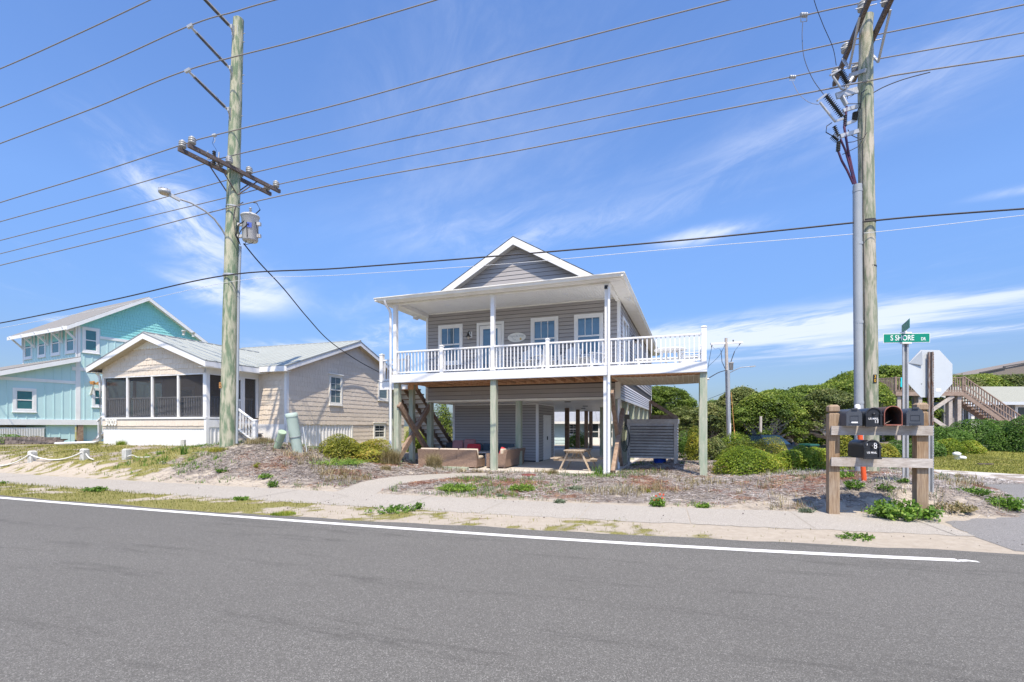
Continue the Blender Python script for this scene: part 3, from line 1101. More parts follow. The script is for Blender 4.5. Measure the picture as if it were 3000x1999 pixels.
def lap(parent, pos, lim, z0, z1, e, openings, mat, maxlen=3.7, o=0.028, name='siding_board', shake=0.0):
    """horizontal siding: every course is cut at the openings and at board ends; each board is a part"""
    k = int(math.ceil((z1 - z0) / e - 1e-6))
    rr = random.Random(int(abs(z0 * 1000 + z1 * 77) + k))
    for i in range(k):
        b = z0 + i * e
        t = min(z1, b + e)
        l0, r0 = lim(b)
        l1, r1 = lim(t)
        if r0 - l0 < 0.12:
            continue
        for (b0, b1, y0, y1) in openings:
            for (za, zc) in ((y1, t - 0.014), (b, y0)):
                if b - 1e-6 <= za < zc <= t and zc - za > 0.008 and (y1 > b + 0.02 and y0 < t - 0.02):
                    m_ = MB()
                    m_.hexa([pos(b0, 0.001, za), pos(b1, 0.001, za), pos(b1, o * 0.8, za), pos(b0, o * 0.8, za), pos(b0, 0.001, zc), pos(b1, 0.001, zc), pos(b1, o * 0.3, zc), pos(b0, o * 0.3, zc)])
                    m_.build(name, mat, parent)
        for p, q in spans(min(l0, l1), max(r0, r1), b, t, openings):
            x = p
            first = True
            while x < q - 0.02:
                ln = maxlen * (rr.uniform(0.35, 1.0) if first else 1.0)
                y = q if q - x < ln * 1.25 else x + ln
                first = False
                xb0, xb1 = max(x, l0), min(y, r0)
                xt0, xt1 = max(x, l1), min(y, r1)
                if xb1 - xb0 > 0.04:
                    mb = MB()
                    if shake <= 0:
                        if xt1 < xt0: xt0 = xt1 = (xt0 + xt1) / 2
                        mb.add([pos(xb0, 0.002, b), pos(xb1 - 0.002, 0.002, b), pos(xb1 - 0.002, o, b), pos(xb0, o, b),
                                pos(xt0, 0.0, t - 0.014), pos(xt1 - 0.002, 0.0, t - 0.014), pos(xt1 - 0.002, o * 0.15, t - 0.014), pos(xt0, o * 0.15, t - 0.014)],
                               [(0, 1, 2, 3), (3, 2, 6, 7), (4, 5, 6, 7), (0, 3, 7, 4), (1, 2, 6, 5)])
                    else:
                        a = xb0
                        while a < xb1 - 0.01:
                            w = shake * rr.uniform(0.6, 1.5)
                            c = min(xb1, a + w)
                            if xb1 - c < 0.05: c = xb1
                            dz = -rr.uniform(0, 0.022)
                            oo = o * rr.uniform(0.8, 1.25)
                            ta, tc = max(a, xt0), min(c, xt1)
                            if tc < ta: ta = tc = (ta + tc) / 2
                            mb.add([pos(a, 0.002, b + dz), pos(c - 0.006, 0.002, b + dz), pos(c - 0.006, oo, b + dz), pos(a, oo, b + dz),
                                    pos(ta, 0.0, t), pos(tc - 0.004, 0.0, t), pos(tc - 0.004, oo * 0.25, t), pos(ta, oo * 0.25, t)],
                                   [(0, 1, 2, 3), (3, 2, 6, 7), (0, 3, 7, 4), (1, 2, 6, 5)])
                            a = c
                    mb.build(name, mat, parent)
                x = y


def window(parent, pos, a0, a1, z0, z1, trim=0.10, mat=None, glass=None, mid=0.5, cols=0, sill=True, hood=False, name='window', proud=0.05, grid=None):
    mat = mat or WHITE
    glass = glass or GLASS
    mb = MB()
    pb(mb, pos, a0, a0 + trim, 0.0, proud, z0, z1)
    pb(mb, pos, a1 - trim, a1, 0.0, proud, z0, z1)
    pb(mb, pos, a0 + trim, a1 - trim, 0.0, proud, z1 - trim, z1)
    pb(mb, pos, a0 + trim, a1 - trim, 0.0, proud, z0, z0 + trim)
    if sill: pb(mb, pos, a0 - 0.03, a1 + 0.03, 0.0, proud + 0.035, z0 - 0.045, z0)
    if hood: pb(mb, pos, a0 - 0.05, a1 + 0.05, 0.0, proud + 0.05, z1, z1 + 0.05)
    i0, i1, y0, y1 = a0 + trim, a1 - trim, z0 + trim, z1 - trim
    s = 0.045
    zm = y0 + (y1 - y0) * mid
    pb(mb, pos, i0, i0 + s, 0.0, 0.032, y0, y1)
    pb(mb, pos, i1 - s, i1, 0.0, 0.032, y0, y1)
    pb(mb, pos, i0 + s, i1 - s, 0.0, 0.032, y1 - s, y1)
    pb(mb, pos, i0 + s, i1 - s, 0.0, 0.032, y0, y0 + s)
    if mid > 0: pb(mb, pos, i0 + s, i1 - s, 0.0, 0.036, zm - 0.03, zm + 0.03)
    fr = mb.build(name, mat, parent)
    if mid > 0:
        for (p, q) in ((y0 + s, zm - 0.03), (zm + 0.03, y1 - s)):
            g = MB(); pb(g, pos, i0 + s, i1 - s, 0.004, 0.012, p, q)
            g.build('pane', glass, fr)
    else:
        g = MB(); pb(g, pos, i0 + s, i1 - s, 0.004, 0.012, y0 + s, y1 - s)
        g.build('pane', glass, fr)
    if cols:
        for c in range(1, cols):
            x = i0 + s + (i1 - i0 - 2 * s) * c / cols
            g = MB(); pb(g, pos, x - 0.011, x + 0.011, 0.012, 0.02, zm + 0.03, y1 - s)
            g.build('muntin', mat, fr)
    if grid:
        gc, gr = grid
        g = MB()
        for c in range(1, gc):
            x = i0 + s + (i1 - i0 - 2 * s) * c / gc
            pb(g, pos, x - 0.008, x + 0.008, 0.012, 0.017, y0 + s, y1 - s)
        for c in range(1, gr):
            y = y0 + s + (y1 - y0 - 2 * s) * c / gr
            pb(g, pos, i0 + s, i1 - s, 0.0125, 0.0175, y - 0.008, y + 0.008)
        g.build('muntin', mat, fr)
    return fr


def railing(parent, p, q, z, h=0.91, sp_=0.145, mat=None, bal=0.036, name='railing', zq=None, bottom=0.09):
    """top and bottom rail with single balusters; z may differ at the two ends (stairs)"""
    mat = mat or WHITE
    zq = z if zq is None else zq
    P = Vector((p[0], p[1], z)); Q = Vector((q[0], q[1], zq))
    up = Vector((0, 0, 1))
    mb = MB()
    mb.beam(P + up * (h - 0.03), Q + up * (h - 0.03), 0.085, 0.055)
    mb.beam(P + up * bottom, Q + up * bottom, 0.05, 0.05)
    rail = mb.build(name, mat, parent)
    d = (Q - P)
    L = math.hypot(d.x, d.y)
    n = max(1, int(round(L / sp_)))
    hh = h - 0.0575 - bottom - 0.025
    me = MB().box(-bal / 2, bal / 2, -bal / 2, bal / 2, 0, hh).mesh('baluster', mat)
    ang = math.atan2(d.y, d.x)
    for i in range(n):
        c = P + d * ((i + 0.5) / n)
        link('baluster', me, rail, loc=(c.x, c.y, c.z + bottom + 0.025), rot=(0, 0, ang))
    return rail


def rail_post(parent, x, y, z, h=1.12, w=0.125, mat=None, name='rail_post'):
    mb = MB()
    mb.box(x - w / 2, x + w / 2, y - w / 2, y + w / 2, z, z + h)
    c = w / 2 + 0.012
    mb.box(x - c, x + c, y - c, y + c, z + h, z + h + 0.03)
    mb.hexa([(x - c, y - c, z + h + 0.03), (x + c, y - c, z + h + 0.03), (x + c, y + c, z + h + 0.03), (x - c, y + c, z + h + 0.03),
             (x - .02, y - .02, z + h + 0.06), (x + .02, y - .02, z + h + 0.06), (x + .02, y + .02, z + h + 0.06), (x - .02, y + .02, z + h + 0.06)])
    return mb.build(name, mat or WHITE, parent)


def lantern(parent, pos, a, z, glow=True):
    mb = MB()
    pb(mb, pos, a - 0.07, a + 0.07, 0.016, 0.03, z - 0.12, z + 0.14)
    base = mb.build('wall_lantern', WHITE, parent)
    pts = [pos(a, 0.03 + 0.11 * (1 - math.cos(t)), z + 0.02 + 0.13 * math.sin(t)) for t in [i * math.pi / 8 for i in range(9)]]
    m2 = MB().tube(pts, 0.014, 6)
    c = Vector(pos(a, 0.25, z - 0.02))
    m2.lathe([(0.02, 0.06), (0.05, 0.04), (0.06, -0.03), (0.12, -0.07), (0.125, -0.085)], c, 12)
    m2.build('lamp_shade', BLACK, base)
    m3 = MB().lathe([(0.045, -0.085), (0.055, -0.13), (0.04, -0.19), (0.01, -0.2)], c, 10)
    m3.build('lamp_glass', CUSH_TAN, base)
    return base


# ------------------------------------------------------------------ the raised grey house
HA = R(20.1)


def build_house():
    root = thing('beach_house', 'raised grey beach house with white railed porch and front gable, standing on wooden piles', 'house', (3.157, 16.4, 0), -HA)
    UL, UR, V0, V1 = -8.24, 0.10, 2.42, 18.0
    ZF, ZE = 3.60, 6.50
    UC = -4.08
    SL = 0.578
    APEX = 9.16
    fr = f_front(V0)
    rt = f_right(UR)
    # body
    ow = [(-7.63, -6.47, 4.25, 5.95), (-5.81, -4.59, 3.3, 5.93), (-3.43, -2.29, 4.25, 5.95), (-1.65, -0.51, 4.25, 5.95)]
    wall = MB().box(UL, UR, V0, V0 + 0.15, 2.66, ZE + 0.02).build('front_wall', LAP_SHADE, root)
    # wide corner to corner lap boards
    lap(wall, fr, lambda z: (UL + 0.09, UR - 0.09), ZF + 0.0, ZE, 0.152, ow, GRAY_SIDING)
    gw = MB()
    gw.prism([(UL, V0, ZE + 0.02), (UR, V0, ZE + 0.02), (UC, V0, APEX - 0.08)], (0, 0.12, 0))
    g = gw.build('gable_wall', LAP_SHADE, root)
    lap(g, fr, lambda z: (UC - (APEX - 0.1 - z) / SL, UC + (APEX - 0.1 - z) / SL), ZE + 0.10, APEX - 0.14, 0.17, [], GRAY_SIDING, o=0.015)
    # corner boards
    cb = MB()
    pb(cb, fr, UL, UL + 0.09, 0.0, 0.025, ZF, ZE)
    cb.build('corner_board', WHITE, root)
    cb = MB()
    pb(cb, fr, UR - 0.09, UR + 0.022, 0.0, 0.025, ZF, ZE)
    pb(cb, rt, V0, V0 + 0.11, 0.0, 0.022, ZF, 6.36)
    cb.build('corner_board', WHITE, root)
    # right wall
    sw = MB().box(UR - 0.15, UR, V0 + 0.15, V1, 2.66, ZE).build('side_wall', LAP_SHADE, root)
    so_ = [(3.15, 5.05, 3.3, 5.95), (7.4, 8.5, 4.35, 5.9), (9.7, 10.8, 4.35, 5.9), (13.2, 14.4, 4.35, 5.9)]
    lap(sw, rt, lambda z: (V0 + 0.11, V1 - 0.1), ZF, 6.36, 0.152, so_, GRAY_SIDING, maxlen=5.2)
    lap(sw, rt, lambda z: (V0 + 0.12, V1 - 0.1), 2.68, 3.30, 0.105, [], SIDING_SUNLIT, maxlen=5.2)
    cb = MB()
    pb(cb, rt, V1 - 0.1, V1 + 0.02, 0.0, 0.024, 2.5, 6.36)
    cb.build('corner_board', WHITE, root)
    MB().box(UL, UL + 0.15, V0 + 0.15, V1, 2.66, ZE).build('side_wall', GRAY_SIDING, root)
    MB().box(UL + 0.15, UR - 0.15, V1 - 0.15, V1, 2.66, ZE).build('back_wall', GRAY_SIDING, root)
    # floor box under the house
    fb = MB().box(UL + 0.02, UR - 0.16, V0 + 0.16, V1 - 0.16, 2.63, 2.70).build('carport_ceiling', OFFWHITE, root)
    for (u, v) in ((-5.6, 4.0), (-2.2, 3.6), (-2.4, 8.2), (-0.6, 5.4), (-3.2, 11.5)):
        MB().box(u - 0.12, u + 0.12, v - 0.07, v + 0.07, 2.60, 2.628).build('ceiling_light', BLACK, fb)
    lap(wall, fr, lambda z: (UL + 0.09, UR - 0.16), 2.74, 3.26, 0.178, [], GRAY_SIDING)
    tr = MB()
    pb(tr, fr, UL - 0.02, UR + 0.0, 0.0, 0.03, 2.64, 2.72)
    pb(tr, fr, UL - 0.02, UL + 0.09, 0.001, 0.031, 2.72, 3.28)
    pb(tr, fr, UR - 0.16, UR + 0.028, 0.001, 0.032, 2.72, 3.28)
    pb(tr, rt, V0 + 0.0, V0 + 0.12, 0.0, 0.03, 2.50, 3.28)
    pb(tr, rt, V0 + 0.12, V1, 0.0, 0.02, 2.62, 2.68)
    tr.build('trim_board', OFFWHITE, root)
    # windows, door
    for (a0, a1, z0, z1) in (ow[0], ow[2], ow[3]):
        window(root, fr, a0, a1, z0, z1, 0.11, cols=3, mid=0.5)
    a0, a1, z0, z1 = ow[1]
    mb = MB()
    pb(mb, fr, a0, a0 + 0.11, 0, 0.05, ZF, z1)
    pb(mb, fr, a1 - 0.11, a1, 0, 0.05, ZF, z1)
    pb(mb, fr, a0 + 0.11, a1 - 0.11, 0, 0.05, z1 - 0.11, z1)
    pb(mb, fr, a0 + 0.13, a0 + 0.28, 0, 0.03, ZF + 0.02, z1 - 0.13)
    pb(mb, fr, a1 - 0.28, a1 - 0.13, 0, 0.03, ZF + 0.02, z1 - 0.13)
    pb(mb, fr, a0 + 0.28, a1 - 0.28, 0, 0.03, z1 - 0.28, z1 - 0.13)
    pb(mb, fr, a0 + 0.28, a1 - 0.28, 0, 0.03, ZF + 0.02, ZF + 0.28)
    d = mb.build('front_door', WHITE, root)
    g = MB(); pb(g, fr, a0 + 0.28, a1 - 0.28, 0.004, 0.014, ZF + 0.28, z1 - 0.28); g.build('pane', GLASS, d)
    g = MB(); pb(g, fr, a1 - 0.225, a1 - 0.185, 0.03, 0.07, ZF + 0.95, ZF + 1.1); g.build('handle', GALV, d)
    lantern(root, fr, -6.10, 5.45)
    # sliding door and windows on the right wall
    mb = MB()
    a0, a1, z0, z1 = so_[0]
    for x in (a0, (a0 + a1) / 2 - 0.05, a1 - 0.11):
        pb(mb, rt, x, x + 0.11, 0, 0.05, ZF, z1 - 0.11)
    pb(mb, rt, a0, a1, 0, 0.05, z1 - 0.11, z1)
    d = mb.build('sliding_door', WHITE, root)
    g = MB(); pb(g, rt, a0 + 0.11, a1 - 0.11, 0.004, 0.014, ZF + 0.02, z1 - 0.11); g.build('pane', GLASS_D, d)
    for (a0, a1, z0, z1) in so_[1:]:
        window(root, rt, a0, a1, z0, z1, 0.10, glass=GLASS_D)
    lantern(root, rt, 5.7, 5.45)
    # main roof
    for s in (-1, 1):
        ue = UC + s * 4.62
        ze = APEX + 0.07 - SL * 4.62
        mb = MB()
        mb.hexa([(UC, 2.1, APEX + 0.0), (ue, 2.1, ze - 0.07), (ue, V1 + 0.3, ze - 0.07), (UC, V1 + 0.3, APEX),
                 (UC, 2.1, APEX + 0.07), (ue, 2.1, ze), (ue, V1 + 0.3, ze), (UC, V1 + 0.3, APEX + 0.07)])
        rf = mb.build('roof', SHINGLE_DARK, root)
        # rake board and its soffit
        mb = MB()
        zt = APEX - 0.005
        mb.prism([(UC, 2.075, zt + 0.055), (ue, 2.075, zt + 0.055 - SL * 4.62), (ue, 2.075, zt - SL * 4.62 - 0.24), (UC, 2.075, zt - 0.24)], (0, 0.022, 0))
        mb.build('rake_board', WHITE, rf)
        mb = MB()
        mb.prism([(UC, 2.1, zt - 0.19), (ue, 2.1, zt - 0.19 - SL * 4.62), (ue, 2.1, zt - 0.215 - SL * 4.62), (UC, 2.1, zt - 0.215)], (0, 0.32, 0))
        mb.build('rake_soffit', OFFWHITE, rf)
        # starter course along the rake edge
        n = 16
        for i in range(n):
            d0 = 4.62 * i / n; d1 = 4.62 * (i + 1) / n
            mb = MB()
            mb.hexa([(UC + s * d0, 2.068, APEX + 0.072 - SL * d0), (UC + s * d1, 2.068, APEX + 0.072 - SL * d1), (UC + s * d1, 2.5, APEX + 0.072 - SL * d1), (UC + s * d0, 2.5, APEX + 0.072 - SL * d0),
                     (UC + s * d0, 2.068, APEX + 0.082 - SL * d0), (UC + s * d1, 2.068, APEX + 0.088 - SL * d1), (UC + s * d1, 2.5, APEX + 0.088 - SL * d1), (UC + s * d0, 2.5, APEX + 0.082 - SL * d0)])
            mb.build('shingle', SHINGLE_DARK, rf)
    # porch roof (low shed with hipped ends)
    EL, ER, EV, ZG = -8.74, 0.54, -0.42, 6.54
    mb = MB()
    b = 2.42; up = 0.19 * (b - EV); dx = up / SL
    top = [(EL, EV, ZG), (ER, EV, ZG), (ER - dx, b, ZG + up), (EL + dx, b, ZG + up)]
    mb.quad(*top)
    mb.quad((ER, EV, ZG), (ER, b, ZG - 0.0), (ER - dx, b, ZG + up))
    mb.quad((EL, EV, ZG), (EL + dx, b, ZG + up), (EL, b, ZG))
    pr = mb.build('porch_roof', SHINGLE_DARK, root)
    # dark shingle lip over the gutter
    MB().box(EL - 0.03, ER + 0.03, EV - 0.05, EV + 0.02, ZG + 0.005, ZG + 0.022).build('drip_shingle', SHINGLE_DARK, pr)

    def gutter(p, q, out):
        out = Vector(out)
        P = Vector(p); Q = Vector(q)
        prof = [(0, 0.0), (0.0, -0.125), (0.07, -0.125), (0.085, -0.09), (0.10, -0.05), (0.125, -0.03), (0.125, 0.0)]
        mb = MB()
        k = len(prof)
        vs = [P + out * a + Vector((0, 0, z)) for a, z in prof] + [Q + out * a + Vector((0, 0, z)) for a, z in prof]
        mb.add(vs, [(i, i + 1, k + i + 1, k + i) for i in range(k - 1)] + [tuple(range(k)), tuple(range(k, 2 * k))[::-1]] + [(0, k - 1, 2 * k - 1, k)])
        return mb.build('gutter', OFFWHITE, pr)
    gutter((EL - 0.1, EV, ZG), (ER + 0.1, EV, ZG), (0, -1, 0))
    gutter((ER, EV - 0.1, ZG - 0.002), (ER, V1 + 0.3, ZG - 0.002), (1, 0, 0))
    gutter((EL, EV - 0.1, ZG - 0.002), (EL, V1 + 0.3, ZG - 0.002), (-1, 0, 0))
    mb = MB()
    mb.box(EL, ER, EV, EV + 0.025, 6.385, ZG - 0.005)
    mb.box(ER - 0.025, ER, EV + 0.025, V1 + 0.3, 6.385, ZG - 0.006)
    mb.box(EL, EL + 0.025, EV + 0.025, V1 + 0.3, 6.385, ZG - 0.006)
    mb.build('fascia_board', OFFWHITE, pr)
    mb = MB()
    mb.box(EL + 0.025, ER - 0.025, EV + 0.025, -0.09, 6.385, 6.40)
    mb.box(UR + 0.025, ER - 0.025, -0.09, V1 + 0.3, 6.385, 6.40)
    mb.box(EL + 0.025, UL - 0.05, -0.09, V1 + 0.3, 6.385, 6.40)
    sf = mb.build('soffit', OFFWHITE, pr)
    vent = MB()
    x = EL + 0.1
    while x < ER - 0.1:
        vent.box(x, x + 0.02, -0.14, -0.10, 6.381, 6.3848)
        x += 0.06
    vent.build('vent', GREYBOARD, pr)
    # porch beams
    MB().box(UL - 0.05, UR + 0.02, -0.09, 0.09, 6.335, 6.53).build('porch_beam', OFFWHITE, root)
    MB().box(UL - 0.05, UL + 0.13, 0.09, V0 - 0.03, 6.335, 6.53).build('porch_beam', OFFWHITE, root)
    MB().box(UR - 0.13, UR + 0.02, 0.09, V0 - 0.03, 6.335, 6.53).build('porch_beam', OFFWHITE, root)
    # beadboard ceiling, board by board
    ceil = MB().box(UL + 0.13, UR - 0.13, 0.09, V0, 6.515, 6.53).build('porch_ceiling', CEIL, root)
    n = 74
    w = (UR - UL - 0.28) / n
    me = MB().box(0.003, w - 0.006, 0.10, V0 - 0.035, 6.498, 6.513).mesh('ceiling_board', CEIL)
    for i in range(n):
        link('ceiling_board', me, ceil, loc=(UL + 0.14 + i * w, 0, 0))
    for u in (-6.6, -1.7):
        MB().lathe([(0.10, 6.488), (0.10, 6.497)], (u, 1.25, 0), 14).build('downlight', WHITE, ceil)
    mb = MB(); mb.box(UL + 0.13, UR - 0.13, V0 - 0.032, V0 - 0.02, 6.44, 6.497); mb.build('ceiling_trim', OFFWHITE, ceil)
    # porch posts
    for u in (-8.2, -4.09, 0.02):
        mb = MB()
        mb.box(u - 0.07, u + 0.07, -0.085 + 0.0, 0.065, ZF + 0.02, 6.335)
        mb.box(u - 0.085, u + 0.085, -0.1, 0.08, 6.27, 6.334)
        mb.box(u - 0.085, u + 0.085, -0.1, 0.08, ZF + 0.012, ZF + 0.12)
        mb.build('porch_post', WHITE, root)
    # deck
    dk = MB()
    dk.box(UL - 0.08, UR, -0.05, V0, ZF - 0.03, ZF + 0.0)
    dk.box(UR, 3.08, -0.05, 3.5, ZF - 0.03, ZF + 0.001)
    deck = dk.build('deck', WHITE, root)
    # deck boards of the side deck, visible from the side
    MB().box(UL - 0.10, 3.12, -0.095, -0.055, 3.29, 3.605).build('fascia_board', WHITE, deck)
    MB().box(3.085, 3.122, -0.055, 3.52, 3.29, 3.604).build('fascia_board', WHITE, deck)
    MB().box(UL - 0.11, UL - 0.075, -0.055, 1.1, 3.29, 3.604).build('fascia_board', WHITE, deck)
    MB().box(UL - 0.1, 3.12, -0.11, -0.097, 3.285, 3.31).build('drip_strip', GALV, deck)
    u = UL + 0.15
    i = 0
    jm = MB().box(-0.019, 0.019, -0.05, V0 - 0.06, 3.315, 3.55).mesh('joist', JOISTWOOD)
    while u < UR - 0.05:
        link('joist', jm, deck, loc=(u, 0, 0))
        u += 0.405
    for v, nm in ((V0 - 0.05, 'ledger_board'),):
        MB().box(UL + 0.0, UR - 0.0, v - 0.05, v + 0.04, 3.30, 3.555).build(nm, JOISTWOOD, deck)
    jm = MB().box(UR + 0.05, 3.07, -0.02, 0.02, 3.315, 3.55).mesh('joist', JOISTWOOD)
    v = 0.25
    while v < 3.3:
        link('joist', jm, deck, loc=(0, v, 0)); v += 0.38
    for v in (0.06, 3.42):
        MB().box(UR + 0.02, 3.075, v - 0.05, v + 0.05, 3.262, 3.553).build('rim_beam', JOISTWOOD, deck)
    MB().box(UR + 0.03, UR + 0.11, 0.12, 3.37, 3.27, 3.556).build('rim_beam', JOISTWOOD, deck)
    MB().box(UL, 3.06, -0.04, V0 - 0.02, 3.556, 3.569).build('deck_underside', ARMWOOD, deck)  # dark sheet standing in for the shade between the joists
    MB().box(UR + 0.12, 3.06, V0, 3.4, 3.556, 3.569).build('deck_underside', ARMWOOD, deck)  # same painted shade for the rear of the side deck
    # railings
    segs = [(-8.13, -6.24), (-6.11, -4.16), (-4.02, -2.10), (-1.97, -0.05), (0.09, 2.96)]
    for a, b_ in segs:
        railing(root, (a, -0.01), (b_, -0.01), ZF, 0.92, 0.142)
    for u in (-6.175, -2.035):
        rail_post(root, u, -0.01, ZF + 0.001, 1.0)
    rail_post(root, 3.03, -0.02, ZF + 0.002, 1.08, 0.15)
    railing(root, (3.03, 0.08), (3.03, 3.35), ZF, 0.92, 0.142)
    rail_post(root, 3.03, 3.42, ZF + 0.002, 1.02)
    mb = MB(); mb.box(0.6, 2.9, 3.05, 3.40, 4.17, 4.215); mb.box(0.7, 0.78, 3.1, 3.3, ZF, 4.17); mb.box(2.7, 2.78, 3.1, 3.3, ZF, 4.17); mb.box(1.7, 1.78, 3.1, 3.3, ZF, 4.17)
    mb.build('deck_bench', WHITE, root)
    # piles
    def pile(u, v, z1, w=0.2, z0=-0.4):
        mb = MB().box(-w / 2, w / 2, -w / 2, w / 2, z0, z1)
        return mb.build('pile', GREENWOOD, root, loc=(u, v, 0))
    for u in (-8.19, -4.09, 0.02, 3.02):
        pile(u, 0.10 if u < 3 else 0.08, 3.285 if u < 3 else 3.286, 0.215)
    pile(3.02, 3.42, 3.28, 0.19)
    vv = [2.52, 5.1, 7.6, 10.2, 12.8, 15.4, 17.8]
    for v in vv:
        pile(UR - 0.14, v, 2.628, 0.24)
    for v in [2.52] + vv[2:]:
        pile(UL + 0.14, v, 2.628, 0.22)
    for v in (2.52, 10.8, 13.6, 16.2, 17.8):
        o_ = pile(-3.98, v, 2.628, 0.22)
        if v > 5: o_.data.materials[0] = BROWNWOOD
    for v in (10.2, 17.8):
        pile(-1.9, v, 2.628, 0.2)
    # white board wrapped on the front right pile, and downspouts
    MB().box(-0.10, 0.055, -0.03, -0.012, 0.02, 3.283).build('post_wrap', WHITE, root)
    mb = MB()
    mb.tube([(UL - 0.14, -0.47, 6.42), (UL - 0.14, -0.45, 6.30), (UL - 0.12, -0.20, 6.12), (UL - 0.10, -0.16, 5.98), (UL - 0.10, -0.155, 0.15)], 0.05, 8)
    mb.build('downspout', WHITE, root)
    mb = MB()
    mb.tube([(0.10, -0.155, 6.2), (0.10, -0.155, 0.12), (0.10, -0.30, 0.06)], 0.045, 8)
    mb.build('downspout', WHITE, root)
    MB().box(-0.05, 0.06, -0.14, -0.09, 6.16, 6.27).build('floodlight', BLACK, root)
    # bracing
    def brace(p, q):
        MB().beam(p, q, 0.045, 0.19, up=(1, 0, 0)).build('brace', BROWNWOOD, root)
    def brace_v(p, q):
        d = Vector(q) - Vector(p)
        mb = MB().beam(p, q, 0.22, 0.13, up=(1, 0, 0))
        mb.build('brace', BROWNWOOD, root)
    brace_v((-8.06, 0.0, 2.45), (-8.06, 2.45, 0.35))
    brace_v((-8.13, 2.62, 2.6), (-8.13, -0.25, 0.05))
    brace_v((0.16, 0.05, 2.75), (0.16, 2.5, 0.15))
    brace_v((0.21, 2.55, 2.2), (0.21, 0.0, 0.05))
    brace_v((-0.12, 17.8, 0.6), (-1.9, 17.8, 1.7))
    brace_v((-0.12, 17.9, 2.4), (-1.9, 17.9, 1.5))
    # storage room
    sf_, sr = f_front(4.5), f_right(-3.78)
    shed = MB().box(-8.0, -3.78, 4.5, 7.25, 0.0, 2.625).build('storage_room', LAP_SHADE, root)
    lap(shed, sf_, lambda z: (-7.9, -3.87), 0.06, 2.56, 0.125, [], GRAY_SIDING, o=0.026)
    lap(shed, sr, lambda z: (4.6, 7.16), 0.06, 2.56, 0.125, [(5.3, 6.6, 0.0, 2.12)], GRAY_SIDING, o=0.026)
    mb = MB()
    pb(mb, sf_, -8.0, -7.9, 0, 0.02, 0.0, 2.62)
    pb(mb, sf_, -3.87, -3.78 + 0.02, 0, 0.02, 0.0, 2.62)
    pb(mb, sr, 4.5, 4.6, 0, 0.02, 0.0, 2.62)
    pb(mb, sr, 7.16, 7.25, 0, 0.02, 0.0, 2.62)
    pb(mb, sf_, -7.9, -3.87, 0, 0.021, 2.56, 2.62)
    pb(mb, sr, 4.6, 7.16, 0, 0.021, 2.56, 2.62)
    mb.build('corner_board', WHITE, root)
    mb = MB()
    pb(mb, sr, 5.3, 5.38, 0, 0.03, 0.02, 2.12)
    pb(mb, sr, 6.52, 6.6, 0, 0.03, 0.02, 2.12)
    pb(mb, sr, 5.38, 6.52, 0, 0.03, 2.04, 2.12)
    pb(mb, sr, 5.385, 5.945, 0, 0.02, 0.02, 2.035)
    pb(mb, sr, 5.955, 6.515, 0, 0.021, 0.02, 2.035)
    d = mb.build('storage_door', WHITE, root)
    mb = MB(); pb(mb, sr, 5.90, 5.935, 0.02, 0.06, 0.95, 1.12); mb.build('handle', BLACK, d)
    # slab
    mb = MB().box(-8.25, 0.22, -0.08, 18.1, -0.35, 0.0)
    mb.build('carport_slab', CONC, root)
    MB().box(-8.35, -5.0, -0.27, -0.10, -0.1, 0.10).build('edging_timber', GREENWOOD, root)
    # landing and stairs at the left
    mb = MB().box(-9.66, -8.36, 1.1, 1.95, 3.40, 3.45)
    ld = mb.build('landing', WHITE, root)
    MB().box(-9.70, -8.345, 1.06, 1.098, 3.13, 3.455).build('fascia_board', WHITE, ld)
    MB().box(-9.64, -8.36, 1.13, 1.17, 3.15, 3.39).build('joist', JOISTWOOD, ld)
    MB().box(-9.64, -8.36, 1.55, 1.59, 3.15, 3.39).build('joist', JOISTWOOD, ld)
    MB().box(-9.64, -8.36, 1.88, 1.93, 3.15, 3.39).build('joist', JOISTWOOD, ld)
    rail_post(root, -9.62, 1.12, 3.45, 1.15, 0.15)
    railing(root, (-9.54, 1.12), (-8.40, 1.12), 3.45, 0.95, 0.14)
    rail_post(root, -8.42, 1.22, 3.45, 1.05, 0.12)
    for u in (-8.55, -9.55):
        mb = MB().box(-0.1, 0.1, -0.1, 0.1, -0.3, 3.40)
        mb.build('pile', GREENWOOD, root, loc=(u, 1.75, 0))
    n = 17
    st = MB()
    stairs = None
    z0, z1, va, vb = 3.40, 0.12, 1.95, 6.35
    for k, u in enumerate((-9.58, -9.0, -8.42)):
        mb = MB().beam((u, va - 0.05, z0 - 0.20), (u, vb - 0.05, z1 - 0.20), 0.045, 0.20)
        if stairs is None:
            stairs = mb.build('stairs', BROWNWOOD, root)
        else:
            mb.build('stringer', BROWNWOOD, stairs)
    tm = MB().box(-9.62, -8.38, 0.0, 0.27, -0.035, 0.0).mesh('tread', BROWNWOOD)
    rm = MB().box(-9.60, -8.40, 0.245, 0.263, -0.20, -0.037).mesh('riser', WHITE)
    for i in range(n):
        f = (i + 1) / n
        v = va + (vb - va) * (i / n); z = z0 + (z1 - z0) * f
        link('tread', tm, stairs, loc=(0, v, z))
        link('riser', rm, stairs, loc=(0, v, z))
    railing(root, (-9.64, va), (-9.64, vb), z0, 0.95, 0.14, zq=z1)
    # meter, drain pipe and valves on the right pile
    MB().box(-0.02, 0.16, 4.9, 5.2, 1.6, 2.1).build('meter_box', BLACK, root)
    MB().tube([(0.12, 5.05, 1.75), (0.30, 5.0, 1.70), (0.34, 5.0, 1.62), (0.34, 5.0, 1.2)], 0.05, 8).build('drain_pipe', BLACK, root)
    MB().tube([(0.08, 2.3, 2.62), (0.08, 2.3, 0.0)], 0.045, 8).build('drain_pipe', WHITE, root)
    MB().lathe([(0.05, 0), (0.08, 0.03), (0.05, 0.06)], (3.13, 0.10, 3.05), 10).build('camera_dome', WHITE, root)
    return root


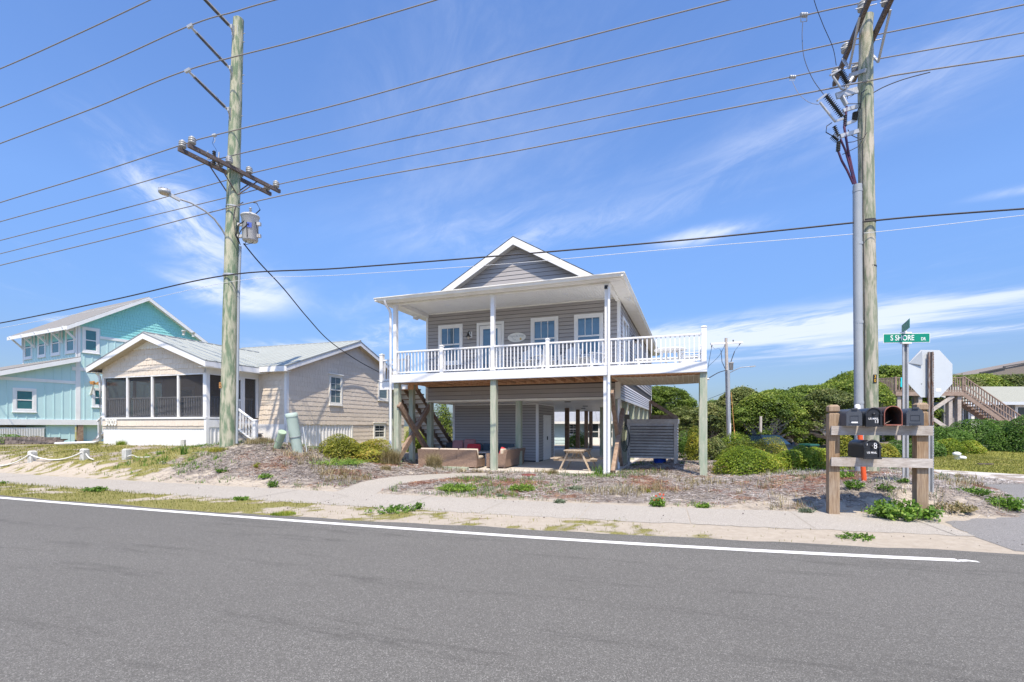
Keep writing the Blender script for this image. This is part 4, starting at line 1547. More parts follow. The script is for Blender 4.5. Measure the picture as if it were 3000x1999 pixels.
HOUSE = build_house()


def hw(u, v, z=0.0):
    x, y = house_w(u, v)
    return (x, y, z)

# ------------------------------------------------------------------ the tan shake house
TA = R(18.3)


def build_tan():
    root = thing('shake_cottage', 'low tan shake-sided cottage with pale metal roof and dark screened front porch', 'house', (-10.1, 22.0, 0), -TA)
    fr, rt = f_front(0.0), f_right(0.0)
    ZE, SL = 4.32, 0.362
    DV = 10.1
    zr = ZE + SL * DV / 2
    zb = 1.69
    UW = -7.7
    # wing
    wl = MB().prism([(0, 0, zb), (0, DV, zb), (0, DV, ZE), (0, DV / 2, zr - 0.02), (0, 0, ZE)], (-0.12, 0, 0)).build('gable_wall', TAN, root)
    ops = [(2.78, 3.90, 2.66, 4.26), (7.12, 8.2, 3.13, 4.25)]
    lim = lambda z: (0.09 if z < ZE else (z - ZE) / SL + 0.05, DV - 0.05 if z < ZE else DV - (z - ZE) / SL - 0.05)
    lap(wl, rt, lim, zb, zr - 0.25, 0.222, ops, TAN, maxlen=1.25, o=0.015, name='shake_panel', shake=0.115)
    MB().box(UW, -0.12, 0.0, 0.12, zb, ZE).build('front_wall', TAN, root)
    fw = [c for c in root.children if c.name.startswith('front_wall')][0]
    lap(fw, fr, lambda z: (-1.55, -0.09), zb, ZE - 0.02, 0.222, [], TAN, maxlen=1.25, o=0.024, name='shake_panel', shake=0.115)
    MB().box(UW, UW + 0.12, 0.12, DV, zb, ZE).build('side_wall', TAN, root)
    # lower floor on the right side
    MB().box(-0.2, -0.03, 4.76, DV, 0.2, zb).build('lower_wall', TAN, root)
    lw = [c for c in root.children if c.name.startswith('lower_wall')][0]
    lap(lw, lambda a, o, z: (-0.03 + o, a, z), lambda z: (4.80, DV), 0.42, zb - 0.02, 0.222, [(6.7, 7.95, 0.8, 1.8)], TAN, maxlen=1.25, o=0.015, name='shake_panel', shake=0.115)
    window(root, lambda a, o, z: (-0.03 + o, a, z), 6.7, 7.95, 0.82, 1.78, 0.12, mat=OFFWHITE, glass=GLASS_D, grid=(2, 4), mid=0.5, hood=True)
    window(root, rt, *[2.84, 3.84, 2.68, 4.22], 0.09, mat=OFFWHITE, glass=BLIND_G, hood=True, grid=(2, 4))
    window(root, rt, *[7.12, 8.2, 3.13, 4.25], 0.10, mat=OFFWHITE, glass=BLIND_G, hood=True, mid=0)
    # corrugated white skirting
    sk = MB().box(-0.1, -0.05, 0.0, 4.76, 0.3, zb).build('skirting', SKIRT, root)
    me = MB().hexa([(-0.05, -0.05, 0.3), (-0.05, 0.05, 0.3), (-0.02, 0.022, 0.3), (-0.02, -0.022, 0.3), (-0.05, -0.05, zb - 0.01), (-0.05, 0.05, zb - 0.01), (-0.02, 0.022, zb - 0.01), (-0.02, -0.022, zb - 0.01)]).mesh('skirting_rib', SKIRT)
    for i in range(20):
        link('skirting_rib', me, sk, loc=(0, 0.12 + i * 0.235, 0))
    MB().box(-0.1, -0.0, 4.70, 4.80, 0.3, zb).build('trim_board', OFFWHITE, root)
    s2 = MB().box(-1.58, 0.0, -0.03, 0.03, 0.3, zb).build('skirting', SKIRT, root)
    # corner board / downspout
    MB().box(-0.10, 0.03, -0.03, 0.11, 0.5, ZE - 0.05).build('corner_board', WHITE, root)
    # roof of the wing in metal panels
    ov = 0.34
    n = 21
    pw = (0.30 - (UW - 0.3)) / n

    def panel_mesh(run0, run1, z0, slope):
        mb = MB()
        L = run1 - run0
        dz = slope * L
        mb.hexa([(0, 0, 0), (pw - 0.004, 0, 0), (pw - 0.004, L, dz), (0, L, dz), (0, 0, 0.02), (pw - 0.004, 0, 0.02), (pw - 0.004, L, dz + 0.02), (0, L, dz + 0.02)])
        mb.hexa([(0.0, 0, 0.021), (0.06, 0, 0.021), (0.06, L, dz + 0.021), (0.0, L, dz + 0.021), (0.012, 0, 0.046), (0.048, 0, 0.046), (0.048, L, dz + 0.046), (0.012, L, dz + 0.046)])
        return mb.mesh('roof_panel', ROOFMETAL)
    base = MB()
    zt = ZE + SL * ov * -1 + 0.07
    base.hexa([(UW - 0.3, -ov, zt - 0.03), (0.30, -ov, zt - 0.03), (0.30, DV / 2, zr + 0.04), (UW - 0.3, DV / 2, zr + 0.04),
               (UW - 0.3, -ov, zt - 0.005), (0.30, -ov, zt - 0.005), (0.30, DV / 2, zr + 0.065), (UW - 0.3, DV / 2, zr + 0.065)])
    base.hexa([(UW - 0.3, DV / 2, zr + 0.04), (0.30, DV / 2, zr + 0.04), (0.30, DV + ov, zt - 0.03), (UW - 0.3, DV + ov, zt - 0.03),
               (UW - 0.3, DV / 2, zr + 0.065), (0.30, DV / 2, zr + 0.065), (0.30, DV + ov, zt - 0.005), (UW - 0.3, DV + ov, zt - 0.005)])
    rf = base.build('roof', ROOFMETAL, root)
    pm = panel_mesh(-ov - 0.02, DV / 2, zt, SL)
    for i in range(n):
        link('roof_panel', pm, rf, loc=(UW - 0.3 + i * pw, -ov - 0.02, zt))
    MB().tube([(UW - 0.3, DV / 2, zr + 0.09), (0.31, DV / 2, zr + 0.09)], 0.05, 6).build('ridge_cap', ROOFEDGE, rf)
    # gable fascia (right end) and soffit
    for s0, s1 in ((-ov, DV / 2), (DV + ov, DV / 2)):
        sg = 1 if s1 > s0 else -1
        mb = MB()
        zz0 = zt - 0.02; zz1 = zr + 0.045
        mb.prism([(0.275, s0, zz0), (0.275, s1, zz1), (0.275, s1, zz1 - 0.22), (0.275, s0, zz0 - 0.22)], (0.03, 0, 0))
        mb.build('rake_board', WHITE, rf)
        mb = MB()
        mb.prism([(0.0, s0, zz0 - 0.19), (0.0, s1, zz1 - 0.19), (0.0, s1, zz1 - 0.205), (0.0, s0, zz0 - 0.205)], (0.274, 0, 0))
        mb.build('rake_soffit', TANSOFFIT, rf)
        mb = MB()
        mb.prism([(0.27, s0, zz0 + 0.025), (0.27, s1, zz1 + 0.025), (0.27, s1, zz1 - 0.02), (0.27, s0, zz0 - 0.02)], (0.05, 0, 0))
        mb.build('roof_edge', ROOFEDGE, rf)
    MB().box(-1.5, 0.28, -ov - 0.03, -ov, zt - 0.24, zt - 0.01).build('fascia_board', WHITE, rf)
    MB().box(-1.5, 0.27, -ov, 0.0, zt - 0.24, zt - 0.225).build('soffit', OFFWHITE, rf)
    # porch
    P0, P1, PV = -7.71, -1.58, -2.66
    PC = (P0 + P1) / 2
    zp = 1.98                      # top of the solid band
    zh = 3.72                      # top of the screens
    pf = f_front(PV)
    pr_ = f_right(P1)
    ps = 0.375
    zpe = 4.28
    zpr = zpe + ps * (P1 - P0) / 2
    gm = MB().prism([(P0, PV, zh), (P1, PV, zh), (P1, PV, zpe), (PC, PV, zpr), (P0, PV, zpe)], (0, 0.1, 0))
    gwall = gm.build('porch_gable', TAN, root)
    glim = lambda z: (P0 + 0.02 if z < zpe else PC - (zpr - z) / ps + 0.05, P1 - 0.08 if z < zpe else PC + (zpr - z) / ps - 0.05)
    lap(gwall, pf, glim, zh + 0.06, zpr - 0.1, 0.222, [], TAN, maxlen=1.25, o=0.024, name='shake_panel', shake=0.115)
    # scalloped white valance under the peak
    mb = MB()
    for i in range(15):
        x0 = PC - 1.28 + i * 0.17
        zt_ = zpr - abs(x0 + 0.085 - PC) * ps - 0.06
        if zt_ - (zpr - 0.50) > 0.0:
            mb.prism([(x0, PV - 0.045, zt_), (x0 + 0.165, PV - 0.045, zt_), (x0 + 0.165, PV - 0.045, zpr - 0.50), (x0 + 0.12, PV - 0.045, zpr - 0.54), (x0 + 0.045, PV - 0.045, zpr - 0.54), (x0, PV - 0.045, zpr - 0.50)], (0, 0.02, 0))
    mb.build('valance', OFFWHITE, root)
    MB().box(P1 - 0.1, P1, PV + 0.1, -0.0, zh, zpe).build('porch_side_header', OFFWHITE, root)
    MB().box(P0, P0 + 0.1, PV + 0.1, -0.0, zh, zpe).build('porch_side_header', OFFWHITE, root)
    MB().box(P0, P1, PV + 0.1, 0.0, zpe - 0.02, zpe).build('porch_ceiling', TANSOFFIT, root)
    MB().box(P0, P1, PV, 0.0, zp - 0.15, zp - 0.05).build('porch_floor', GRAYWOOD, root)
    # posts and rails of the screens
    mb = MB()
    us = [P0 + 0.05, P0 + 1.56, P0 + 3.06, P0 + 4.57, P1 - 0.09]
    for i, u in enumerate(us):
        w = 0.045 if 0 < i < 4 else 0.075
        pb(mb, pf, u - w, u + w, -0.1, 0.01, zp - 0.02, zh + 0.04)
    pb(mb, pf, P0, P1, -0.1, 0.02, zh, zh + 0.06)
    pb(mb, pf, P0, P1 + 0.02, -0.1, 0.04, zp - 0.08, zp)
    vs_ = [PV + 0.06, -1.72, -0.83, -0.08]
    for v in vs_[1:]:
        pb(mb, pr_, v - 0.06, v + 0.06, -0.1, 0.01, zp, zh + 0.02)
    pb(mb, pr_, PV, PV + 0.16, -0.1, 0.012, zp - 0.3, zh + 0.5)
    pb(mb, pr_, PV + 0.1, 0, -0.1, 0.02, zh, zh + 0.05)
    pb(mb, pr_, PV + 0.1, -1.72, -0.1, 0.03, zp - 0.08, zp)
    pb(mb, f_right(P0 + 0.1), PV + 0.1, 0, -0.1, 0.0, zh, zh + 0.05)
    pb(mb, f_right(P0 + 0.1), -1.36, -1.28, -0.1, 0.0, zp, zh)
    mb.build('screen_frame', WHITE, root)
    for i in range(4):
        m = MB(); pb(m, pf, us[i] + 0.045, us[i + 1] - 0.045, -0.06, -0.055, zp, zh); m.build('insect_screen', SCREEN, root)
    for a, b in ((vs_[0] + 0.05, vs_[1] - 0.05), (vs_[2] + 0.06, vs_[3] - 0.05)):
        m = MB(); pb(m, pr_, a, b, -0.06, -0.055, zp - (0.25 if a > -1 else 0), zh); m.build('insect_screen', SCREEN, root)
    m = MB(); pb(m, f_right(P0 + 0.1), PV + 0.1, 0, -0.06, -0.055, zp, zh); m.build('insect_screen', SCREEN, root)
    # screen door
    m = MB()
    for (a, b, c, d) in ((-1.66, -1.56, zp - 0.1, zh), (-0.98, -0.89, zp - 0.1, zh), (-1.56, -0.98, zp + 0.72, zp + 0.80), (-1.56, -0.98, zh - 0.1, zh), (-1.56, -0.98, zp - 0.1, zp + 0.06)):
        pb(m, pr_, a, b, -0.05, -0.0, c, d)
    for k in range(4):
        pb(m, pr_, -1.46 + k * 0.14, -1.43 + k * 0.14, -0.045, -0.01, zp, zp + 0.72)
    dr = m.build('screen_door', WHITE, root)
    m = MB(); pb(m, pr_, -1.56, -0.98, -0.03, -0.025, zp, zh - 0.1); m.build('insect_screen', SCREEN, dr)
    # railing behind the screens
    for i in range(4):
        railing(root, (us[i] + 0.06, PV + 0.2), (us[i + 1] - 0.06, PV + 0.2), zp - 0.05, 0.92, 0.135, bal=0.045)
    railing(root, (P1 - 0.2, PV + 0.2), (P1 - 0.2, -1.75), zp - 0.05, 0.92, 0.14, bal=0.045)
    railing(root, (P1 - 0.2, -0.8), (P1 - 0.2, -0.15), zp - 0.05, 0.92, 0.14, bal=0.045)
    # windows of the house wall behind the porch
    window(root, fr, -6.6, -5.5, 2.1, 3.5, 0.1, glass=GLASS_T)
    window(root, fr, -3.6, -2.7, 1.9, 3.6, 0.1, glass=GLASS_D)
    # band with house number and corrugated skirting
    bd = MB().box(P0, P1, PV, PV + 0.1, 1.5, zp - 0.05).build('porch_band', TAN, root)
    lap(bd, pf, lambda z: (P0 + 0.02, P1 - 0.1), 1.62, 1.87, 0.25, [], TAN, maxlen=1.25, o=0.024, name='shake_panel', shake=0.115)
    text('3003', 'house_number', OFFWHITE, root, (P0 + 0.62, PV - 0.05, 1.745), (R(90), 0, 0), 0.36, 0.012, 1.05, bold=0.012)
    sk = MB().box(P0 + 0.02, P1 - 0.02, PV + 0.03, PV + 0.09, 0.3, 1.62).build('skirting', SKIRT, root)
    me = MB().hexa([(-0.045, PV + 0.03, 0.3), (0.045, PV + 0.03, 0.3), (0.045, PV + 0.031, 1.615), (-0.045, PV + 0.031, 1.615), (-0.03, PV + 0.023, 0.3), (0.03, PV + 0.023, 0.3), (0.03, PV + 0.023, 1.615), (-0.03, PV + 0.023, 1.615)]).mesh('skirting_rib', SKIRT)
    for i in range(40):
        link('skirting_rib', me, sk, loc=(P0 + 0.1 + i * 0.152, 0, 0))
    MB().box(P1 - 0.07, P1 - 0.02, PV + 0.1, 0.0, 0.3, zp - 0.05).build('skirting', SKIRT, root)
    sk2 = [c for c in root.children if c.name.startswith('skirting')][-1]
    me = MB().box(P1 - 0.02, P1 + 0.012, -0.025, 0.025, 0.3, 1.5).mesh('skirting_rib', SKIRT)
    for i in range(5):
        link('skirting_rib', me, sk2, loc=(0, PV + 0.22 + i * 0.2, 0))
    MB().box(P1 - 0.1, P1 + 0.02, PV - 0.015, PV + 0.12, 0.3, zp - 0.08).build('corner_board', WHITE, root)
    MB().box(P1 - 0.02, P1 + 0.02, PV + 0.12, -1.75, 1.55, 1.87).build('trim_board', WHITE, root)
    # porch roof
    po = 0.36
    vb = 3.0
    n = 13
    Lv = vb - (PV - po)
    ew = 0.42
    for s in (-1, 1):
        u0 = PC; u1 = PC + s * ((P1 - P0) / 2 + ew)
        z0 = zpr + 0.09; z1 = z0 - ps * ((P1 - P0) / 2 + ew)
        v0 = PV - po
        mb = MB()
        mb.hexa([(u0, v0, z0 - 0.03), (u1, v0, z1 - 0.03), (u1, vb, z1 - 0.03), (u0, vb, z0 - 0.03), (u0, v0, z0), (u1, v0, z1), (u1, vb, z1), (u0, vb, z0)])
        pr2 = mb.build('porch_roof', ROOFMETAL, root)
        w = Lv / n
        mb = MB()
        mb.hexa([(0, 0, 0.004), (u1 - u0, 0, z1 - z0 + 0.004), (u1 - u0, w - 0.004, z1 - z0 + 0.004), (0, w - 0.004, 0.004), (0, 0, 0.018), (u1 - u0, 0, z1 - z0 + 0.018), (u1 - u0, w - 0.004, z1 - z0 + 0.018), (0, w - 0.004, 0.018)])
        mb.hexa([(0, 0, 0.019), (u1 - u0, 0, z1 - z0 + 0.019), (u1 - u0, 0.06, z1 - z0 + 0.019), (0, 0.06, 0.019), (0, 0.012, 0.044), (u1 - u0, 0.012, z1 - z0 + 0.044), (u1 - u0, 0.048, z1 - z0 + 0.044), (0, 0.048, 0.044)])
        me = mb.mesh('roof_panel', ROOFMETAL)
        for i in range(n):
            link('roof_panel', me, pr2, loc=(u0, v0 + i * w, z0))
        mb = MB()
        mb.prism([(u0, v0 - 0.03, z0 - 0.02), (u1, v0 - 0.03, z1 - 0.02), (u1, v0 - 0.03, z1 - 0.25), (u0, v0 - 0.03, z0 - 0.25)], (0, 0.03, 0))
        mb.build('rake_board', WHITE, pr2)
        mb = MB()
        mb.prism([(u0, v0 - 0.04, z0 + 0.025), (u1, v0 - 0.04, z1 + 0.025), (u1, v0 - 0.04, z1 - 0.018), (u0, v0 - 0.04, z0 - 0.018)], (0, 0.05, 0))
        mb.build('roof_edge', ROOFEDGE, pr2)
        mb = MB()
        mb.prism([(u0, v0 + 0.002, z0 - 0.21), (u1, v0 + 0.002, z1 - 0.21), (u1, v0 + 0.002, z1 - 0.225), (u0, v0 + 0.002, z0 - 0.225)], (0, po, 0))
        mb.build('rake_soffit', TANSOFFIT, pr2)
        mb = MB()
        ua, ub = sorted((u1 - s * 0.03, u1))
        mb.box(ua, ub, v0, 0.2, z1 - 0.24, z1 - 0.005)
        ua, ub = sorted((u1, u1 - s * ew))
        mb.box(ua, ub, v0 + 0.01, 0.2, z1 - 0.245, z1 - 0.235)
        mb.build('fascia_board', WHITE, pr2)
    MB().tube([(PC, PV - po, zpr + 0.11), (PC, vb, zpr + 0.11)], 0.05, 6).build('ridge_cap', ROOFEDGE, root)
    # steps, rail
    x0 = P1 + 0.02
    ns = 6
    tm = MB().box(0, 0.30, -1.75, -0.62, -0.04, 0.0).mesh('step', GRAYWOOD)
    stp = MB().beam((x0, -1.72, zp - 0.35), (x0 + 1.75, -1.72, 0.35), 0.05, 0.28).build('steps', GRAYWOOD, root)
    MB().beam((x0, -0.65, zp - 0.35), (x0 + 1.75, -0.65, 0.35), 0.05, 0.28).build('stringer', GRAYWOOD, stp)
    for i in range(ns):
        link('step', tm, stp, loc=(x0 + 0.28 * i, 0, zp - 0.12 - 0.19 * (i + 1)))
    railing(root, (x0 + 0.05, -1.86), (x0 + 1.62, -1.86), zp - 0.15, 0.95, 0.155, zq=0.90, bal=0.045)
    rail_post(root, x0 + 1.70, -1.86, 0.5, 1.32, 0.14)
    # left steps with handrail
    stl = MB().beam((P0 - 0.02, PV + 0.5, 1.7), (P0 - 1.5, PV + 0.5, 0.75), 0.06, 0.25).build('steps', GRAYWOOD, root)
    railing(root, (P0 - 0.05, PV + 0.4), (P0 - 1.0, PV + 0.4), 1.55, 0.9, 0.15, zq=0.95)
    MB().tube([(P0 - 0.25, PV - 0.1, 4.0), (P0 - 0.12, PV - 0.05, 3.8), (P0 - 0.09, PV - 0.04, 3.6), (P0 - 0.09, PV - 0.04, 0.95), (P0 - 0.4, PV - 0.06, 0.88), (P0 - 3.0, PV - 0.1, 0.80)], 0.055, 8).build('downspout', WHITE, root)
    return root


TANH = build_tan()

# ------------------------------------------------------------------ the mint house
MA = R(27.0)


def build_mint():
    root = thing('mint_house', 'tall mint green house with teal shingled gable, bracketed eaves and board-and-batten walls', 'house', (-28.3, 32.0, 0), -MA)
    fr, rt = f_front(0.0), f_right(0.0)
    D = 7.95
    ZE = 8.32
    APX = 10.80
    sl = (APX - ZE) / (D / 2)
    body = MB()
    body.box(-8.06, 0, 0, D, 1.7, ZE)
    w = body.build('front_wall', MINT, root)
    gw = MB().prism([(0, 0, ZE), (0, D, ZE), (0, D / 2, APX - 0.05)], (-0.15, 0, 0)).build('gable_wall', TEAL, root)
    # lean-to
    zl0, zl1 = 5.95, 4.25
    vl = -5.0
    lt = MB().prism([(0, vl, 1.7), (0, -0.0, 1.7), (0, 0, zl0 - 0.1), (0, vl, zl1 - 0.1)], (-9.5, 0, 0))
    lean = lt.build('lean_to', MINT, root)
    # teal shingles on the gable: small pieces, one joined part
    mb = MB()
    rr = random.Random(3)
    z = 7.62
    k = 0
    while z < APX - 0.25:
        a0 = max(0.10, (z - ZE) / sl + 0.1) if z > ZE - 0.05 else 0.10
        a1 = min(D - 0.1, D - (z - ZE) / sl - 0.1) if z > ZE - 0.05 else D - 0.1
        a = a0
        while a < a1:
            c = min(a1, a + 0.17 * rr.uniform(0.7, 1.3))
            if not (z < 8.15 and a < 1.2):
                dz = rr.uniform(0, 0.03)
                o = rr.uniform(0.02, 0.032)
                mb.add([rt(a, 0.002, z - dz), rt(c - 0.008, 0.002, z - dz), rt(c - 0.008, o, z - dz), rt(a, o, z - dz), rt(a, 0, z + 0.2), rt(c - 0.008, 0, z + 0.2), rt(c - 0.008, 0.006, z + 0.2), rt(a, 0.006, z + 0.2)],
                       [(0, 1, 2, 3), (3, 2, 6, 7), (0, 3, 7, 4), (1, 2, 6, 5)])
            a = c
        z += 0.195
        k += 1
    sh = mb.build('shingle_cladding', TEAL, gw); sh['kind'] = 'stuff'
    mb = MB(); pb(mb, fr, -8.0, -0.1, 0.002, 0.02, 7.35, ZE); pb(mb, rt, 1.25, D - 0.1, 0.001, 0.012, 7.6, ZE)
    mb.build('shingle_band', TEAL, root)
    # battens
    bm = {}
    def batten(pos, a, z0, z1, par):
        mb = MB(); pb(mb, pos, a - 0.028, a + 0.028, 0.0, 0.024, z0, z1)
        mb.build('batten', MINT, par)
    wins_f = [(-7.84, -6.58), (-5.66, -4.46), (-3.65, -2.37), (-1.58, -0.32)]
    for a in [-8.0 + 0.405 * i for i in range(20)]:
        hit = any(p - 0.05 < a < q + 0.05 for p, q in wins_f)
        if not hit: batten(fr, a, 5.6, 7.35, w)
        else: batten(fr, a, 5.6, 6.36, w)
    for i in range(18):
        a = 0.35 + 0.43 * i
        if a > D - 0.2: break
        batten(rt, a, 5.46, 7.48 if a > 1.25 else 6.42, w)
        if 0.7 < a < 1.75: batten(rt, a, 2.02, 2.85, w)
        else: batten(rt, a, 2.02, 5.2, w)
    for i in range(12):
        a = -0.35 - 0.43 * i
        zt = zl0 - 0.25 + a * (zl0 - zl1) / 5.0
        if -3.15 < a < -2.0: batten(rt, a, 2.02, 2.42, lean)
        else: batten(rt, a, 2.02, 4.32, lean)
        batten(rt, a, 4.52, zt, lean)
    # trim
    mb = MB()
    pb(mb, rt, -0.11, 0.14, 0.0, 0.03, 2.0, ZE - 0.2); pb(mb, fr, -0.14, 0.03, 0.0, 0.031, 5.9, ZE - 0.2)
    mb.build('corner_board', WHITE, root)
    mb = MB(); pb(mb, fr, -8.08, -7.95, 0, 0.03, 5.0, ZE); mb.build('corner_board', WHITE, root)
    mb = MB()
    pb(mb, rt, -0.3, D, 0.0, 0.04, 5.22, 5.45)
    pb(mb, rt, 1.2, D, 0.0, 0.04, 7.48, 7.66)
    pb(mb, rt, -4.98, -0.12, 0.0, 0.035, 4.33, 4.52)
    pb(mb, rt, -4.98, D, 0.0, 0.05, 1.68, 2.02)
    mb.build('trim_board', WHITE, root)
    # windows
    for a0, a1 in wins_f:
        window(root, fr, a0, a1, 6.42, 8.05, 0.14, glass=GLASS_T)
    window(root, rt, 0.24, 1.17, 6.46, 8.12, 0.14, glass=GLASS_T)
    window(root, rt, 0.76, 1.70, 2.88, 4.15, 0.13, glass=GLASS_T)
    window(root, rt, -3.12, -2.05, 2.46, 3.90, 0.15, glass=GLASS_T)
    window(root, rt, 4.6, 5.4, 7.1, 7.9, 0.13, glass=GLASS_T)
    # wooden sun shade over the lower window
    mb = MB()
    mb.beam((0.45, 0.5, 4.42), (0.45, 2.0, 4.42), 0.1, 0.14)
    for v in (0.65, 1.05, 1.45, 1.85):
        mb.beam((0.05, v, 4.53), (0.6, v, 4.53), 0.06, 0.08)
    mb.build('window_shade', ORANGEWOOD, root)
    MB().beam((0.03, 0.68, 3.7), (0.42, 0.68, 4.35), 0.09, 0.09).build('bracket', WHITE, root)
    # main roof
    ov = 0.72; og = 0.40
    for s in (0, 1):
        v0, v1 = (-ov, D / 2) if s == 0 else (D + ov, D / 2)
        z0 = ZE - sl * ov + 0.12; z1 = APX + 0.12
        mb = MB()
        mb.hexa([(-8.45, v0, z0 - 0.06), (og, v0, z0 - 0.06), (og, v1, z1 - 0.06), (-8.45, v1, z1 - 0.06), (-8.45, v0, z0), (og, v0, z0), (og, v1, z1), (-8.45, v1, z1)])
        rf = mb.build('roof', SHINGLE_PALE, root)
        mb = MB(); mb.prism([(og, v0, z0 - 0.03), (og, v1, z1 - 0.03), (og, v1, z1 - 0.28), (og, v0, z0 - 0.28)], (0.035, 0, 0)); mb.build('rake_board', WHITE, rf)
        mb = MB(); mb.prism([(0.0, v0, z0 - 0.2), (0.0, v1, z1 - 0.2), (0.0, v1, z1 - 0.22), (0.0, v0, z0 - 0.22)], (og, 0, 0)); mb.build('rake_soffit', WHITE, rf)
        mb = MB(); mb.box(-8.45, og, min(v0, v0 - (0.03 if s == 0 else -0.03)), max(v0, v0 - (0.03 if s == 0 else -0.03)), z0 - 0.25, z0 - 0.02); mb.build('fascia_board', WHITE, rf)
        if s == 0:
            mb = MB(); mb.hexa([(-8.45, -ov, z0 - 0.10), (og, -ov, z0 - 0.10), (og, 0, z0 - 0.10 + sl * ov), (-8.45, 0, z0 - 0.10 + sl * ov), (-8.45, -ov, z0 - 0.08), (og, -ov, z0 - 0.08), (og, 0, z0 - 0.08 + sl * ov), (-8.45, 0, z0 - 0.08 + sl * ov)]); mb.build('soffit', WHITE, rf)
    for a in (-8.0, -6.1, -4.05, -2.0, -0.08):
        mb = MB()
        mb.box(a - 0.06, a + 0.06, -0.10, -0.03, 7.15, 8.25)
        mb.beam((a, -0.08, 7.25), (a, -0.72, 7.9), 0.1, 0.1, up=(1, 0, 0))
        mb.beam((a, -0.05, 8.12), (a, -0.8, 7.93), 0.1, 0.1, up=(1, 0, 0))
        mb.build('bracket', WHITE, root)
    # vents
    for v in (3.9, 4.6):
        MB().lathe([(0.09, 0), (0.09, 0.25), (0.14, 0.25), (0.14, 0.36)], (1.2, v + 2.0, 8.4), 10).build('roof_vent', WHITE, root)
    # lean-to roof
    mb = MB()
    mb.hexa([(-10, vl - 0.4, zl1 - 0.02), (0.4, vl - 0.4, zl1 - 0.02), (0.4, -0.0, zl0 + 0.1), (-10, -0.0, zl0 + 0.1), (-10, vl - 0.4, zl1 + 0.05), (0.4, vl - 0.4, zl1 + 0.05), (0.4, -0.0, zl0 + 0.17), (-10, -0.0, zl0 + 0.17)])
    rf = mb.build('lean_to_roof', SHINGLE_PALE, root)
    mb = MB(); mb.prism([(0.4, vl - 0.4, zl1), (0.4, -0.0, zl0 + 0.12), (0.4, -0.0, zl0 - 0.15), (0.4, vl - 0.4, zl1 - 0.27)], (0.035, 0, 0)); mb.build('rake_board', WHITE, rf)
    mb = MB(); mb.prism([(0.0, vl - 0.4, zl1 - 0.18), (0.0, -0.0, zl0 - 0.06), (0.0, -0.0, zl0 - 0.08), (0.0, vl - 0.4, zl1 - 0.2)], (0.4, 0, 0)); mb.build('rake_soffit', WHITE, rf)
    # below the band
    mb = MB(); mb.box(-4, -0.12, -1.55, -0.1, 0.2, 1.7); mb.build('base_wall', MINT, root)
    for i in range(3):
        mb = MB(); pb(mb, f_right(-0.12), -1.4 + i * 0.5, -1.35 + i * 0.5, 0, 0.024, 0.2, 1.66); mb.build('batten', MINT, [c for c in root.children if c.name.startswith('base_wall')][0])
    MB().box(-0.2, 0.02, 0.02, 0.30, 0.2, 1.7).build('pier', BROWNWOOD, root)
    mb = MB(); mb.box(-0.4, -0.35, 0.3, D, 0.2, 1.7); mb.build('base_wall', MINT, root)
    for i in range(9):
        mb = MB(); pb(mb, f_right(-0.35), 0.6 + i * 0.6, 0.65 + i * 0.6, 0, 0.024, 0.2, 1.66); mb.build('batten', MINT, root)
    mb = MB()
    lat = MB().box(-0.06, -0.03, -4.9, -1.6, 0.3, 0.36).box(-0.06, -0.03, -4.9, -1.6, 1.45, 1.52).build('lattice_panel', WHITE, root)
    me = MB().box(-0.03, -0.012, -0.022, 0.022, 0.3, 1.52).mesh('lattice_slat', WHITE)
    for i in range(44):
        link('lattice_slat', me, lat, loc=(0, -4.87 + i * 0.074, 0))
    MB().box(-3.0, -2.9, -4.9, -0.2, 0.2, 1.7).build('base_wall', GRAYWOOD, root)
    return root


MINTH = build_mint()


# ------------------------------------------------------------------ aqua cottage seen beneath the grey house
def build_aqua():
    p = at(1627, 1307, 42)
    root = thing('aqua_cottage', 'pale aqua cottage with grey metal roof seen beneath the raised grey house', 'house', (p.x, p.y, -0.1), -R(6))
    fr = f_front(0)
    w = MB().box(-3, 6.2, 0, 5, 0, 2.1).build('wall', AQUA, root)
    lap(w, fr, lambda z: (-3, 2.4), 0, 2.05, 0.26, [(1.0, 2.05, 0.9, 2.0)], AQUA, maxlen=6)
    window(root, fr, 1.02, 2.03, 0.92, 1.98, 0.1, glass=GLASS_D, grid=(2, 4))
    # glazed sun room
    mb = MB()
    mb.box(2.45, 6.2, -0.4, -0.3, 0, 0.75)
    for a in (2.45, 3.6, 4.75, 6.1):
        mb.box(a, a + 0.1, -0.42, -0.3, 0.75, 1.95)
    mb.box(2.45, 6.2, -0.42, -0.3, 1.9, 2.05)
    mb.box(2.55, 6.1, -0.41, -0.31, 1.2, 1.25)
    s = mb.build('sun_room', OFFWHITE, root)
    MB().box(2.55, 6.1, -0.36, -0.34, 0.75, 1.9).build('pane', GLASS_D, s)
    mb = MB()
    mb.hexa([(-3.4, -0.6, 2.0), (6.6, -0.6, 2.0), (6.6, 3.2, 3.4), (-3.4, 3.2, 3.4), (-3.4, -0.6, 2.1), (6.6, -0.6, 2.1), (6.6, 3.2, 3.5), (-3.4, 3.2, 3.5)])
    rf = mb.build('roof', ROOFMETAL2, root)
    me = MB().hexa([(-0.02, -0.62, 2.095), (0.02, -0.62, 2.095), (0.02, 3.2, 3.495), (-0.02, 3.2, 3.495), (-0.02, -0.62, 2.14), (0.02, -0.62, 2.14), (0.02, 3.2, 3.54), (-0.02, 3.2, 3.54)]).mesh('roof_seam', ROOFMETAL2)
    for i in range(16):
        link('roof_seam', me, rf, loc=(-3.3 + i * 0.62, 0, 0))
    MB().box(-3.4, 6.6, -0.63, -0.6, 1.9, 2.1).build('fascia_board', OFFWHITE, rf)
    return root


build_aqua()


